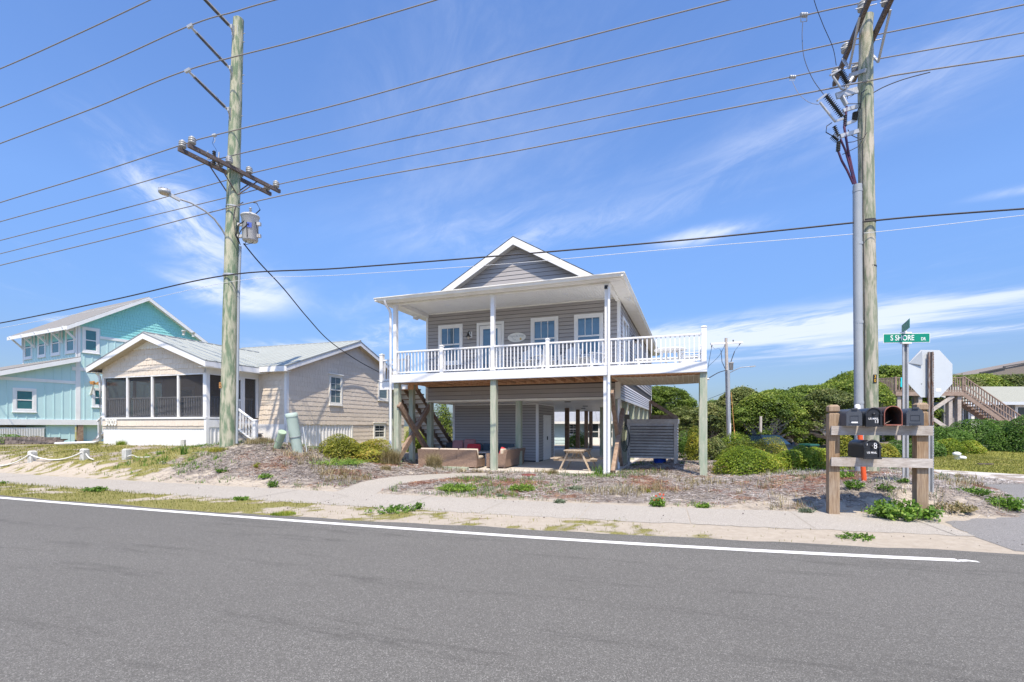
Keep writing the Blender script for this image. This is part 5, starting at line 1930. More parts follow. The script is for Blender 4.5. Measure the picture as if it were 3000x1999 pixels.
# ------------------------------------------------------------------ brown timber house at the right with deck and long stairs
def build_brown():
    Y = 34.0
    o = at(2623, 1149, Y)
    root = thing('timber_house', 'grey board house with sage shingle roof and long brown deck stairs, behind the hedges', 'house', (o.x, o.y, 0.0), 0)
    zg = 0.35
    px = lambda p: (p - 2623) / F * Y
    pz = lambda y, d=0.0: CZ + (HY - y) / F * (Y + d)
    zf = pz(1148)
    # deck
    mb = MB().box(0, px(2826), 0, 2.6, zf - 0.06, zf)
    mb.hexa([(-1.3, 1.6, zf - 0.06), (0, 0, zf - 0.06), (0, 2.6, zf - 0.06), (-1.3, 2.6, zf - 0.06), (-1.3, 1.6, zf), (0, 0, zf), (0, 2.6, zf), (-1.3, 2.6, zf)])
    dk = mb.build('deck', DECKBROWN, root)
    MB().box(0, px(2822), -0.04, 0.0, zf - 0.28, zf + 0.02).build('fascia_board', DECKBROWN, dk)
    MB().beam((-1.3, 1.6, zf - 0.13), (0, 0, zf - 0.13), 0.05, 0.3).build('fascia_board', DECKBROWN, dk)
    railing(root, (0, 0), (px(2822), 0), zf, 1.0, 0.17, mat=DECKBROWN, bal=0.05)
    railing(root, (-1.3, 1.6), (0, 0), zf - 0.25, 1.25, 0.095, mat=DECKBROWN, bal=0.06)
    for u in (0, px(2720), px(2822)):
        MB().box(u - 0.05, u + 0.05, -0.05, 0.05, zf, zf + 1.05).build('rail_post', DECKBROWN, root)
    # stairs
    a = px(2820)
    b = px(3045)
    zb_ = pz(1302)
    st = MB().beam((a, -0.0, zf - 0.12), (b, -0.0, zb_ - 0.12), 0.06, 0.3).build('stairs', DECKBROWN, root)
    MB().beam((a, 1.2, zf - 0.12), (b, 1.2, zb_ - 0.12), 0.06, 0.3).build('stringer', DECKBROWN, st)
    n = 19
    tm = MB().box(0, 0.3, 0.03, 1.17, -0.05, 0).mesh('tread', DECKBROWN)
    for i in range(n):
        f = (i + 0.7) / n
        link('tread', tm, st, loc=(a + (b - a) * i / n, 0, zf + (zb_ - zf) * f + 0.08))
    railing(root, (a + 0.05, -0.05), (b, -0.05), zf + 0.02, 1.05, 0.185, mat=DECKBROWN, bal=0.055, zq=zb_ + 0.02)
    MB().beam((a + 0.05, -0.06, zf + 0.52), (b, -0.06, zb_ + 0.52), 0.04, 0.07).build('mid_rail', DECKBROWN, root)
    railing(root, (a + 0.05, 1.2), (b, 1.2), zf + 0.02, 1.05, 0.185, mat=DECKBROWN, bal=0.055, zq=zb_ + 0.02)
    # posts and braces
    for p in (2638, 2700, 2789, 2815):
        MB().box(px(p) - 0.13, px(p) + 0.13, 0.1, 0.36, zg - 0.3, zf - 0.06).build('pile', GRAYWOOD, root)
    for p in (2610, 2660, 2760):
        MB().box(px(p) - 0.12, px(p) + 0.12, 2.2, 2.44, zg - 0.3, zf - 0.06).build('pile', GRAYWOOD, root)
    def br(x0, y0, x1, y1, d=0.0):
        MB().beam((px(x0), d, pz(y0)), (px(x1), d, pz(y1)), 0.06, 0.24).build('brace', GRAYWOOD, root)
    br(2730, 1204, 2795, 1160, 0.05)
    br(2736, 1228, 2795, 1266, 0.05)
    br(2700, 1160, 2735, 1230, 2.0)
    br(2640, 1160, 2600, 1150, 0.2)
    br(2705, 1250, 2790, 1200, 1.5)
    # house body behind
    D = 4.0
    q = lambda p: (p - 2623) / F * Y * (1 + D / Y) + 1123 / F * D * 0 + (2623 - CX) / F * D
    wl = MB().box(q(2765), q(3200), D, D + 6, 0, pz(1178, D)).build('front_wall', GREYBOARD, root)
    me = MB().box(-0.018, 0.018, D - 0.02, D, 0.4, pz(1178, D) - 0.05).mesh('batten', GREYBOARD)
    x = q(2770)
    while x < q(3040):
        link('batten', me, wl, loc=(x, 0, 0)); x += 0.3
    ff = f_front(D)
    window(root, ff, q(2799), q(2841), pz(1238, D), pz(1191, D), 0.09, mat=OFFWHITE, glass=GLASS_D, mid=0)
    m = MB(); pb(m, ff, q(2820) - 0.03, q(2820) + 0.03, 0.01, 0.05, pz(1236, D), pz(1193, D)); m.build('mullion', OFFWHITE, root)
    m = MB(); pb(m, ff, q(2843), q(2868), 0.0, 0.06, zg, pz(1190, D)); d = m.build('door', OFFWHITE, root)
    m = MB(); pb(m, ff, q(2853), q(2864), 0.06, 0.07, pz(1235, D), pz(1198, D)); m.build('pane', GLASS_D, d)
    m = MB(); m.hexa([ff(q(2800), 0.9, pz(1192, D)), ff(q(2845), 0.9, pz(1192, D)), ff(q(2845), 0, pz(1183, D)), ff(q(2800), 0, pz(1183, D)), ff(q(2802), 0.9, pz(1189, D)), ff(q(2843), 0.9, pz(1189, D)), ff(q(2840), 0, pz(1178, D)), ff(q(2806), 0, pz(1178, D))])
    m.build('awning', SIGNBACK, root)
    m = MB(); pb(m, ff, q(2972), q(3060), 0.0, 0.06, zg, pz(1184, D)); d = m.build('patio_door', OFFWHITE, root)
    m = MB(); pb(m, ff, q(2980), q(3050), 0.06, 0.07, zg + 0.1, pz(1194, D)); m.build('pane', GLASS_D, d)
    ze, zr2 = pz(1178, D - 0.5), pz(1133, D + 4)
    m = MB(); m.hexa([(q(2790), D - 0.5, ze - 0.08), (q(3200), D - 0.5, ze - 0.08), (q(3200), D + 4, zr2 - 0.08), (q(2790), D + 4, zr2 - 0.08), (q(2790), D - 0.5, ze), (q(3200), D - 0.5, ze), (q(3200), D + 4, zr2), (q(2790), D + 4, zr2)])
    rf = m.build('roof', SAGEROOF, root)
    MB().box(q(2790), q(3200), D - 0.53, D - 0.5, ze - 0.22, ze + 0.01).build('fascia_board', SIGNBACK, rf)
    # porch rail at ground level
    railing(root, (q(2797), D - 1.5), (q(2868), D - 1.5), zg + 0.2, 0.75, 0.2, mat=DECKBROWN, bal=0.06)
    railing(root, (px(2755), 1.2), (px(2785), 1.2), zg + 0.1, 0.9, 0.2, mat=DECKBROWN, bal=0.06)
    t = tag(MB().hexa([(px(2636), -0.07, zf + 0.35), (px(2648), -0.07, zf + 0.2), (px(2648), -0.04, zf + 0.2), (px(2636), -0.04, zf + 0.35), (px(2637), -0.07, zf + 0.98), (px(2649), -0.07, zf + 1.0), (px(2649), -0.04, zf + 1.0), (px(2637), -0.04, zf + 0.98)]).build('towel', TURQ),
            'turquoise towel hung over the railing of the brown deck', 'towel')
    t.location = root.location
    return root


build_brown()


def build_far_roof():
    Y = 62.0
    o = at(2990, 1110, Y)
    root = thing('distant_house', 'distant house showing only its brown shingle roof above the trees', 'house', (o.x, o.y, 0.3), 0)
    z1 = at(3000, 1066, Y).z - 0.3
    z0 = at(3000, 1100, Y).z - 0.3
    xl = at(2858, 1096, Y).x - o.x
    m = MB().prism([(xl, 0, z0 - 0.9), (xl + 0.5, 0, z0 + 0.25), (0.2, 0, z1 - 0.1), (9, 0, z1 + 1.6), (14, 0, z0 - 0.9)], (0, 7, 0))
    m.build('roof', BROWNROOF, root)
    m = MB()
    for (x0, za, x1, zb) in ((xl + 0.5, z0 + 0.25, -2.0, z0 + 0.9), (-2.2, z0 + 1.0, 6.0, z1 + 0.95)):
        m.beam((x0, -0.05, za + 0.06), (x1, -0.05, zb + 0.06), 0.2, 0.14)
    m.build('ridge_cap', SHINGLE_DARK, root)
    MB().box(xl + 1, 13, 0.5, 6.5, 0, z0 - 0.9).build('wall', GREYBOARD, root)


build_far_roof()

# ------------------------------------------------------------------ things on and under the grey house


def build_adirondack(label, u, v, z, rz, group):
    t = thing('deck_chair', label, 'chair', hw(u, v, z), rz - HA, group)
    mat = M_CHAIR
    for i in range(6):
        x = -0.25 + i * 0.1
        MB().hexa([(x - 0.045, 0.10, 0.30), (x + 0.045, 0.10, 0.30), (x + 0.045, 0.12, 0.28), (x - 0.045, 0.12, 0.28),
                   (x - 0.055, 0.40, 1.02 - abs(x) * 0.35), (x + 0.055, 0.40, 1.02 - abs(x) * 0.35), (x + 0.055, 0.42, 1.02 - abs(x) * 0.35), (x - 0.055, 0.42, 1.02 - abs(x) * 0.35)]).build('back_slat', mat, t)
    for i in range(5):
        y = -0.38 + i * 0.1
        MB().beam((-0.29, y, 0.42 - i * 0.03), (0.29, y, 0.42 - i * 0.03), 0.085, 0.022).build('seat_slat', mat, t)
    for s in (-1, 1):
        MB().box(s * 0.31 - 0.02, s * 0.31 + 0.02, -0.42, -0.33, 0, 0.58).build('leg', mat, t)
        MB().beam((s * 0.29, -0.42, 0.36), (s * 0.29, 0.45, 0.06), 0.03, 0.12).build('leg', mat, t)
        MB().box(s * 0.34 - 0.075, s * 0.34 + 0.075, -0.46, 0.28, 0.58, 0.605).build('armrest', mat, t)
    MB().beam((-0.33, 0.25, 0.60), (0.33, 0.25, 0.60), 0.03, 0.09).build('back_rail', mat, t)
    return t


M_CHAIR = M('white_resin', (0.72, 0.73, 0.74), 0.5, (0.68, 0.69, 0.70), 4)
G = 'white slatted chairs on the upper porch'
ZF = 3.605
build_adirondack('white slatted porch chair between the oval plaque and the left railing post', -3.35, 1.55, ZF, 0.0, G)
build_adirondack('white slatted porch chair in front of the rightmost front window', -1.55, 1.5, ZF, 0.0, G)
build_adirondack('white slatted porch chair turned sideways beside the right porch column', -0.62, 1.25, ZF, -0.75, G)
build_adirondack('white slatted porch chair seen side-on behind the middle railing post', -2.55, 1.2, ZF, 0.9, G)
for u, lab in ((-2.95, 'small white slatted side table between two chairs near the second front window'), (-1.0, 'small white slatted side table below the rightmost front window')):
    t = thing('side_table', lab, 'table', hw(u, 1.1, ZF), -HA, 'small side tables on the porch')
    for i in range(5):
        MB().box(-0.24 + i * 0.1, -0.16 + i * 0.1, -0.24, 0.24, 0.46, 0.48).build('top_slat', M_CHAIR, t)
    for x in (-0.2, 0.2):
        for y in (-0.2, 0.2):
            MB().box(x - 0.02, x + 0.02, y - 0.02, y + 0.02, 0, 0.459).build('leg', M_CHAIR, t)
t = thing('round_table', 'round white patio table on the open right deck', 'table', hw(1.95, 2.0, ZF), -HA)
MB().lathe([(0.30, 0.70), (0.56, 0.70), (0.56, 0.745), (0.52, 0.75), (0.0, 0.75)], (0, 0, 0), 28).build('tabletop', M_CHAIR, t)
for k in range(4):
    a = k * math.pi / 2 + 0.5
    MB().beam((0.40 * math.cos(a), 0.40 * math.sin(a), 0), (0.30 * math.cos(a), 0.30 * math.sin(a), 0.70), 0.06, 0.06).build('leg', M_CHAIR, t)
for u, v, rz, lab in ((2.70, 2.3, -1.5, 'white slatted chair to the right of the round deck table'),):
    build_adirondack(lab, u, v, ZF, rz, None)
# second lantern etc are parts of the house; the oval plaque hangs on the wall
t = thing('plaque', 'white oval name plaque with a gold starfish on the grey porch wall', 'sign', hw(-4.03, 2.395, 5.22), -HA)
mb = MB()
pts = [(0.39 * math.cos(a), -0.012, 0.19 * math.sin(a)) for a in [2 * math.pi * i / 40 for i in range(40)]]
mb.prism(pts, (0, 0.02, 0))
mb.build('board', OFFWHITE, t)
mb = MB()
pts = [(0.395 * math.cos(a), -0.008, 0.195 * math.sin(a)) for a in [2 * math.pi * i / 40 for i in range(40)]]
mb.prism(pts, (0, 0.012, 0))
mb.build('rim', LETTERGREY, t)
text('Might As Well', 'lettering', LETTERGREY, t, (-0.01, -0.014, 0.055), (R(90), 0, 0), 0.125, 0.001, 0.85)
text('Try.....', 'lettering', LETTERGREY, t, (-0.06, -0.014, -0.085), (R(90), 0, 0), 0.12, 0.001, 0.85)
mb = MB()
st = []
for i in range(10):
    r_ = 0.062 if i % 2 == 0 else 0.026
    a = math.pi / 2 + i * math.pi / 5
    st.append((0.17 + r_ * math.cos(a), -0.02, -0.075 + r_ * math.sin(a)))
mb.prism(st, (0, 0.01, 0))
mb.build('starfish', GOLD, t)

# string net under the right deck
mb = MB()
for i in range(17):
    u = 0.25 + i * 0.165
    mb.tube([(u, 0.12, 3.235), (u, 1.2, 3.20), (u, 2.3, 3.205), (u, 3.36, 3.235)], 0.011, 4)
for j in range(14):
    v = 0.2 + j * 0.24
    mb.tube([(0.15, v, 3.23), (1.0, v, 3.205), (2.0, v, 3.205), (2.95, v, 3.23)], 0.011, 4)
net = mb.build('net', NET)
net.location = hw(0, 0); net.rotation_euler = (0, 0, -HA)
tag(net, 'knotted white cord net strung beneath the open right deck', 'net')

# outdoor shower
t = thing('outdoor_shower', 'weathered grey slatted wooden shower enclosure below the right deck', 'shower', hw(0.2, 3.9, 0), -HA)
mb = MB().box(0.0, 0.113, -0.05, 0.11, -0.1, 1.699)
mb.build('post', SHOWERWOOD, t)
MB().box(1.817, 1.93, -0.05, 0.11, -0.1, 1.699).build('post', SHOWERWOOD, t)
MB().box(1.82, 1.93, 1.7, 1.81, -0.1, 1.80).build('post', SHOWERWOOD, t)
MB().box(0.0, 1.93, -0.07, -0.002, 1.70, 1.88).build('top_board', SHOWERWOOD, t)
MB().box(1.932, 1.97, -0.04, 1.81, 1.70, 1.88).build('top_board', SHOWERWOOD, t)
for i in range(12):
    z = 0.32 + i * 0.117
    MB().hexa([(0.115, -0.03, z), (1.815, -0.03, z), (1.815, -0.008, z), (0.115, -0.008, z), (0.115, 0.055, z + 0.092), (1.815, 0.055, z + 0.092), (1.815, 0.078, z + 0.092), (0.115, 0.078, z + 0.092)]).build('slat', SHOWERWOOD, t)
    MB().hexa([(1.945, 0.115, z), (1.945, 1.69, z), (1.92, 1.69, z), (1.92, 0.115, z), (1.88, 0.115, z + 0.095), (1.88, 1.69, z + 0.095), (1.855, 1.69, z + 0.095), (1.855, 0.115, z + 0.095)]).build('slat', SHOWERWOOD, t)
MB().box(0.0, 0.05, 0.3, 1.8, 0.3, 1.8).build('side_panel', SHOWERWOOD, t)
MB().box(0.115, 1.815, 0.082, 0.10, 0.34, 1.70).build('slat_gap_shade', ARMWOOD, t)  # dark board added so the gaps between the slats look shaded
MB().box(0.85, 0.94, 0.1, 0.19, 1.88, 2.62).build('rail_post', BROWNWOOD, t)
MB().beam((0.9, 0.15, 2.60), (1.95, 0.3, 1.90), 0.05, 0.13).build('sloping_rail', BROWNWOOD, t)
MB().beam((0.95, 0.5, 1.95), (1.9, 0.5, 1.95), 0.05, 0.2).build('cross_rail', BROWNWOOD, t)
MB().beam((1.0, 0.12, 2.50), (1.02, 1.8, 2.50), 0.05, 0.13).build('cross_rail', BROWNWOOD, t)
for i in range(9):
    MB().box(0.12 + i * 0.2, 0.30 + i * 0.2, 0.15, 1.7, 0.02, 0.06).build('floor_board', SHOWERWOOD, t)
t2 = thing('washtub', 'bright blue plastic tub tucked under the slatted shower enclosure', 'tub', hw(1.45, 4.35, 0.062), -HA)
MB().lathe([(0.20, 0.0), (0.25, 0.15), (0.26, 0.30), (0.27, 0.30), (0.24, 0.31), (0.19, 0.03), (0.0, 0.03)], (0, 0, 0), 20).build('tub_body', BLUEPLASTIC, t2)
# coiled hose
mb = MB()
for k in range(6):
    pts = []
    for i in range(25):
        a = 2 * math.pi * i / 24
        pts.append((0.15 * math.cos(a) * (1 - 0.07 * k) + 0.015 * k, -0.04 + 0.022 * k, 1.15 + (0.55 - 0.045 * k) * math.sin(a)))
    mb.tube(pts, 0.011, 5, caps=False)
mb.tube([(0.1, 0, 0.7), (0.16, -0.02, 0.4), (0.1, 0.02, 0.15), (-0.05, 0.0, 0.05)], 0.011, 5)
h = mb.build('garden_hose', HOSE)
h.location = hw(0.22, 3.05, 0); h.rotation_euler = (0, 0, -HA)
tag(h, 'dark coiled garden hose hanging beside the slatted shower', 'hose')


# picnic table
def build_picnic():
    t = thing('picnic_table', 'wooden A-frame picnic table with benches on the shaded concrete slab', 'picnic table', hw(-1.28, 0.75, 0.0), -HA)
    for i in range(5):
        x = -0.36 + i * 0.146
        MB().box(x, x + 0.138, -0.08, 1.5, 0.71, 0.75).build('top_plank', TABLEWOOD, t)
    for s in (-1, 1):
        for k in range(2):
            x = s * 0.72 + (k - 1) * 0.145
            MB().box(x, x + 0.138, -0.05, 1.47, 0.42, 0.458).build('bench_plank', TABLEWOOD, t)
    for y in (0.12, 1.3):
        for s in (-1, 1):
            MB().beam((s * 0.56, y, 0.0), (s * 0.22, y, 0.71), 0.05, 0.115, up=(0, 1, 0)).build('leg', TABLEWOOD, t)
        MB().beam((-0.80, y + 0.05, 0.38), (0.80, y + 0.05, 0.38), 0.045, 0.09).build('cross_rail', TABLEWOOD, t)
        MB().beam((-0.34, y + 0.05, 0.665), (0.34, y + 0.05, 0.665), 0.045, 0.085).build('cross_rail', TABLEWOOD, t)
    MB().beam((0, 0.2, 0.40), (0, 0.62, 0.69), 0.08, 0.04).build('brace', TABLEWOOD, t)
    MB().beam((0, 1.25, 0.40), (0, 0.83, 0.69), 0.08, 0.04).build('brace', TABLEWOOD, t)


build_picnic()


def sofa(label, u, v, rz, L, back_mat, seat_mat, arms=(1, 1), nseg=3):
    """wicker seat: back along local y=0, seat towards +y"""
    t = thing('wicker_sofa', label, 'sofa', hw(u, v, 0.0), rz - HA, 'wicker seats under the house')
    MB().box(0, L, 0.0, 0.78, 0.05, 0.33).build('base', WICKER, t)
    w = L / nseg
    for i in range(nseg):
        MB().hexa([(i * w + 0.006, 0.0, 0.331), ((i + 1) * w - 0.006, 0.0, 0.331), ((i + 1) * w - 0.006, 0.16, 0.331), (i * w + 0.006, 0.16, 0.331),
                   (i * w + 0.006, -0.07, 0.70), ((i + 1) * w - 0.006, -0.07, 0.70), ((i + 1) * w - 0.006, 0.03, 0.70), (i * w + 0.006, 0.03, 0.70)]).build('back_panel', WICKER, t)
        cushion(t, 'seat_cushion', seat_mat, (i + 0.5) * w, 0.50, 0.395, w - 0.02, 0.60, 0.13)
        cushion(t, 'back_cushion', back_mat, (i + 0.5) * w, 0.17, 0.57 + (0.06 if back_mat is CUSH_NAVY else 0.0), w - 0.02, 0.15, 0.34)
    for k, x in zip(arms, (0, L)):
        if k:
            x0 = x if x == 0 else x - 0.1
            MB().box(x0 + 0.002, x0 + 0.098, 0.0, 0.78, 0.331, 0.56).build('armrest', WICKER, t)
    for x in (0.06, L - 0.06):
        for y in (0.06, 0.72):
            MB().box(x - 0.03, x + 0.03, y - 0.03, y + 0.03, 0.0, 0.05).build('leg', WICKER, t)
    return t


def cushion(parent, name, mat, x, y, z, a, b, c, rot=None, top=False):
    """soft rounded box"""
    mb = MB()
    n = 6
    vs = []
    for i in range(n + 1):
        f = -1 + 2 * i / n
        zz = f * c / 2
        sh = 1 - 0.09 * f ** 4
        rn = 12
        for j in range(rn * 2):
            t_ = 2 * math.pi * j / (rn * 2)
            cx, sx = math.cos(t_), math.sin(t_)
            p = 5.0
            k = (abs(cx) ** p + abs(sx) ** p) ** (-1 / p)
            vs.append((cx * k * a / 2 * sh, sx * k * b / 2 * sh, zz))
    m = 24
    fs = [(i * m + j, i * m + (j + 1) % m, (i + 1) * m + (j + 1) % m, (i + 1) * m + j) for i in range(n) for j in range(m)]
    fs += [tuple(range(m))[::-1], tuple(range(n * m, n * m + m))]
    mb.add(vs, fs, True)
    return mb.build(name, mat, parent, loc=(x, y, z), rot=rot)


sofa('long brown wicker sofa with its woven back to the road, tan cushions', -7.45, 0.42, 0.0, 2.52, CUSH_TAN, CUSH_TAN, (1, 0))
sofa('brown wicker sofa with slate cushions against the storage room wall', -4.75, 4.3, math.pi, 3.1, CUSH_NAVY, CUSH_NAVY, (0, 1), 4)
sofa('short brown wicker sofa end seen from its arm, right of the low table', -3.92, 0.80, math.pi / 2, 2.2, CUSH_TAN, CUSH_TAN, (1, 1), 3)
for (u, v, z, a, b, c, rot, mat, lab) in (
        (-7.35, 3.72, 0.74, 0.5, 0.14, 0.42, (-0.25, 0, 0.1), PILLOW_PINK, 'dusty pink square pillow left of the other pink pillow on the wicker sofa'),
        (-6.75, 3.70, 0.76, 0.56, 0.15, 0.50, (-0.25, 0, -0.05), PILLOW_PINK, 'larger dusty pink pillow next to the slate back cushions'),
        (-6.25, 3.05, 0.66, 0.62, 0.14, 0.32, (-0.3, 0, 0.05), PILLOW_RED, 'bright red oblong pillow lying in front of the pink pillow'),
        (-4.18, 1.15, 0.63, 0.14, 0.34, 0.32, (0, 0.35, 0.1), PILLOW_RED, 'small red pillow at the end of the short wicker sofa'),
        (-7.75, 3.75, 0.68, 0.42, 0.13, 0.34, (-0.2, 0, 0.2), CHARCOAL, 'charcoal pillow at the far left end of the wicker sofa')):
    o = cushion(None, 'pillow', mat, 0, 0, 0, a, b, c)
    o.location = hw(u, v, z)
    o.rotation_euler = (rot[0], rot[1], rot[2] - HA)
    tag(o, lab, 'pillow', 'loose pillows on the wicker seats')
t = thing('coffee_table', 'low round-cornered grey table between the wicker sofas', 'table', hw(-5.45, 2.1, 0), -HA)
MB().lathe([(0.0, 0.50), (0.55, 0.50), (0.58, 0.52), (0.58, 0.55), (0.55, 0.56), (0.0, 0.56)], (0, 0, 0), 24).build('tabletop', GRAYWOOD, t)
for x in (-0.38, 0.38):
    for y in (-0.38, 0.38):
        MB().box(x - 0.05, x + 0.05, y - 0.05, y + 0.05, 0, 0.50).build('leg', GRAYWOOD, t)
t = tag(MB().lathe([(0.24, 0.0), (0.24, 0.03), (0.20, 0.05), (0.0, 0.05)], (0, 0, 0), 20).build('drain_cover', RED_LID), 'dark red round utility cover lying in the dry yard', 'cover')
p = at(1549, 1395, 15.7)
t.location = (p.x, p.y, hz(p.x, p.y) + 0.01)

# ------------------------------------------------------------------ utility poles


def shed_stack(mb, p, q, r0, r1, n):
    """ribbed insulator between two points"""
    p = Vector(p); q = Vector(q)
    d = q - p
    L = d.length
    prof = []
    for i in range(n):
        z = L * i / n
        prof += [(r0, z), (r1, z + 0.25 * L / n), (r1, z + 0.38 * L / n), (r0, z + 0.6 * L / n)]
    prof.append((r0, L))
    mb.lathe(prof, p, 10, axis=d)


def pin_insulator(parent, x, y, z, s=1.0, tilt=None):
    mb = MB()
    mb.lathe([(0.02, 0), (0.02, 0.05), (0.105 * s, 0.05), (0.115 * s, 0.09), (0.085 * s, 0.11), (0.115 * s, 0.13), (0.115 * s, 0.16), (0.085 * s, 0.18), (0.11 * s, 0.20), (0.10 * s, 0.235), (0.06 * s, 0.25), (0.05 * s, 0.28)], (x, y, z), 16)
    return mb.build('insulator', PORCELAIN, parent)


def pole_shaft(mb, pts, r):
    """gently irregular round shaft"""
    N = 36
    rr = random.Random(int(pts[0][0] * 100))
    P = []
    Rr = []
    a = Vector(pts[0]); 
    k = len(pts) - 1
    for i in range(N + 1):
        f = i / N * k
        j = min(int(f), k - 1)
        t_ = f - j
        v = Vector(pts[j]).lerp(Vector(pts[j + 1]), t_)
        P.append(v + Vector((rr.uniform(-1, 1), rr.uniform(-1, 1), 0)) * 0.008)
        Rr.append((r[j] * (1 - t_) + r[j + 1] * t_) * rr.uniform(0.985, 1.015))
    mb.tube(P, Rr, 20)


YL = 17.5
YR = 13.0


def build_left_pole():
    b = at(667, 1312, YL)
    root = thing('utility_pole', 'tall greenish utility pole on the mound, carrying a white transformer and street light', 'utility pole', (b.x, b.y, b.z))
    rel = lambda px, py, Y=YL: tuple(at(px, py, Y) - b)
    mb = MB()
    pole_shaft(mb, [(0, 0, -0.5), rel(668, 1290), rel(677, 800), rel(685, 500), rel(693, 200), rel(699, 58)], [0.285, 0.275, 0.235, 0.212, 0.19, 0.172])
    mb.lathe([(0.172, 0), (0.12, 0.05), (0.0, 0.07)], rel(699, 58), 16)
    shaft = mb.build('shaft', POLEWOOD, root)
    # post insulators towards the road
    tips = []
    for (bx, by), (tx, ty) in (((684, 88), (575, -28)), ((680, 208), (557, 77)), ((675, 329), (550, 207))):
        p0 = Vector(rel(bx, by, YL - 0.18))
        p1 = Vector(rel(tx, ty, 16.0))
        d = (p1 - p0)
        mb = MB()
        shed_stack(mb, p0 + d * 0.14, p0 + d * 0.87, 0.035, 0.062, 30)
        ins = mb.build('post_insulator', POLYMER, root)
        mb = MB().tube([p0, p0 + d * 0.15], 0.04, 8)
        mb.tube([p0 + d * 0.86, p1], [0.045, 0.03], 8)
        mb.beam(p1 + Vector((-0.1, 0.03, -0.02)), p1 + Vector((0.1, -0.03, 0.02)), 0.07, 0.09)
        mb.build('end_fitting', GALV, ins)
        mb = MB()
        mb.beam(p0 + Vector((0.03, 0.05, -0.28)), p0 + Vector((0.03, 0.05, 0.2)), 0.22, 0.05, up=(0, 1, 0))
        mb.prism([p0 + Vector((-0.02, 0.06, -0.26)), p0 + Vector((-0.02, -0.16, -0.05)), p0 + Vector((-0.02, -0.16, 0.08)), p0 + Vector((-0.02, 0.06, 0.18))], (0.05, 0, 0))
        mb.build('base_bracket', GALV, ins)
        tips.append(at(tx, ty, 16.0))
    # double crossarm
    d = Vector((0.424, 0.906, 0))
    c = Vector(rel(685, 505))
    ends = {}
    for s, nm in ((-1, 'a'), (1, 'b')):
        off = Vector((0.906, -0.424, 0)) * (0.25 * s)
        p0 = c + off - d * 1.75; p1 = c + off + d * 1.72
        arm = MB().beam(p0, p1, 0.095, 0.125).build('crossarm', ARMWOOD, root)
        mb = MB()
        br = MB().tube([c + off * 0.9 - d * 0.75 + Vector((0, 0, -0.05)), Vector(rel(685, 505)) + off * 0.75 + Vector((0, 0, -0.85))], 0.022, 6)
        br.tube([c + off * 0.9 + d * 0.75 + Vector((0, 0, -0.05)), Vector(rel(685, 505)) + off * 0.75 + Vector((0, 0, -0.85))], 0.022, 6)
        br.build('arm_brace', ARMWOOD, root)
        for k in (-1.62, -0.35, 0.42, 1.55):
            q = c + off + d * k + Vector((0, 0, 0.062))
            pin_insulator(arm, q.x, q.y, q.z, 1.0)
        for k in (-1.2, 0.0, 1.2):
            q = c + off + d * k
            MB().tube([q - Vector((0.906, -0.424, 0)) * 0.09, q + Vector((0.906, -0.424, 0)) * 0.09], 0.012, 5).build('bolt', GALV, arm)
    # fuse cutout on the arm
    p = c - d * 0.72 + Vector((0, 0, 0.12))
    mb = MB()
    shed_stack(mb, p + Vector((0, 0, -0.22)), p + Vector((0, 0, 0.28)), 0.03, 0.065, 8)
    cut = mb.build('fuse_cutout', POLYMER_D, root)
    mb = MB().tube([p + Vector((0.16, -0.05, -0.25)), p + Vector((0.2, -0.05, 0.2))], 0.022, 6)
    mb.tube([p + Vector((-0.2, -0.05, -0.05)), p + Vector((-0.18, -0.05, 0.25))], 0.015, 6)
    mb.beam(p + Vector((-0.2, 0, 0.0)), p + Vector((0.2, 0, 0.02)), 0.04, 0.03)
    mb.build('fuse_tube', GALV, cut)
    # transformer
    tc = Vector(rel(733, 668, YL - 0.05))
    mb = MB()
    mb.lathe([(0.0, -0.48), (0.235, -0.48), (0.255, -0.44), (0.275, 0.30), (0.285, 0.31), (0.285, 0.37), (0.31, 0.38), (0.31, 0.42), (0.24, 0.47), (0.0, 0.49)], tc, 22)
    tf = mb.build('transformer', TRANSF, root)
    ct = tc + Vector((0.11, -0.258, 0.0))
    mb = MB().beam(ct + Vector((-0.065, -0.028, 0)), ct + Vector((0.065, 0.028, 0)), 0.02, 0.17)
    mb.build('decal', BLUEPRINT, tf)
    mb = MB()
    shed_stack(mb, tc + Vector((0.02, -0.02, 0.47)), tc + Vector((0.02, -0.02, 0.72)), 0.025, 0.055, 4)
    mb.build('bushing', PORCELAIN, tf)
    mb = MB()
    for z in (0.12, -0.30):
        mb.box(tc.x - 0.45, tc.x - 0.26, tc.y - 0.05, tc.y + 0.05, tc.z + z - 0.05, tc.z + z + 0.05)
        mb.box(tc.x + 0.26, tc.x + 0.38, tc.y - 0.06, tc.y + 0.04, tc.z + z - 0.05, tc.z + z + 0.06)
    mb.build('mounting_bracket', TRANSF, tf)
    # leads
    mb = MB()
    mb.tube([rel(712, 593), rel(690, 606, YL - 0.25), rel(684, 640, YL - 0.28), rel(690, 690, YL - 0.28), rel(702, 712, YL - 0.15)], 0.018, 6)
    mb.tube([rel(735, 640), rel(762, 615), rel(752, 595), rel(742, 594)], 0.018, 6)
    mb.tube([rel(720, 645, YL - 0.3), rel(698, 660, YL - 0.3), rel(692, 690, YL - 0.3), rel(703, 715, YL - 0.2)], 0.018, 6)
    mb.tube([rel(728, 655, YL - 0.35), rel(706, 675, YL - 0.3), rel(697, 695, YL - 0.3), rel(704, 718, YL - 0.2)], 0.016, 6)
    mb.tube([rel(722, 650, YL - 0.35), rel(724, 690, YL - 0.35), rel(720, 712), rel(714, 718)], 0.012, 5)
    mb.tube([rel(748, 650, YL - 0.35), rel(758, 690), rel(740, 712), rel(716, 718)], 0.012, 5)
    mb.build('lead_wires', CABLE, root)['kind'] = 'stuff'
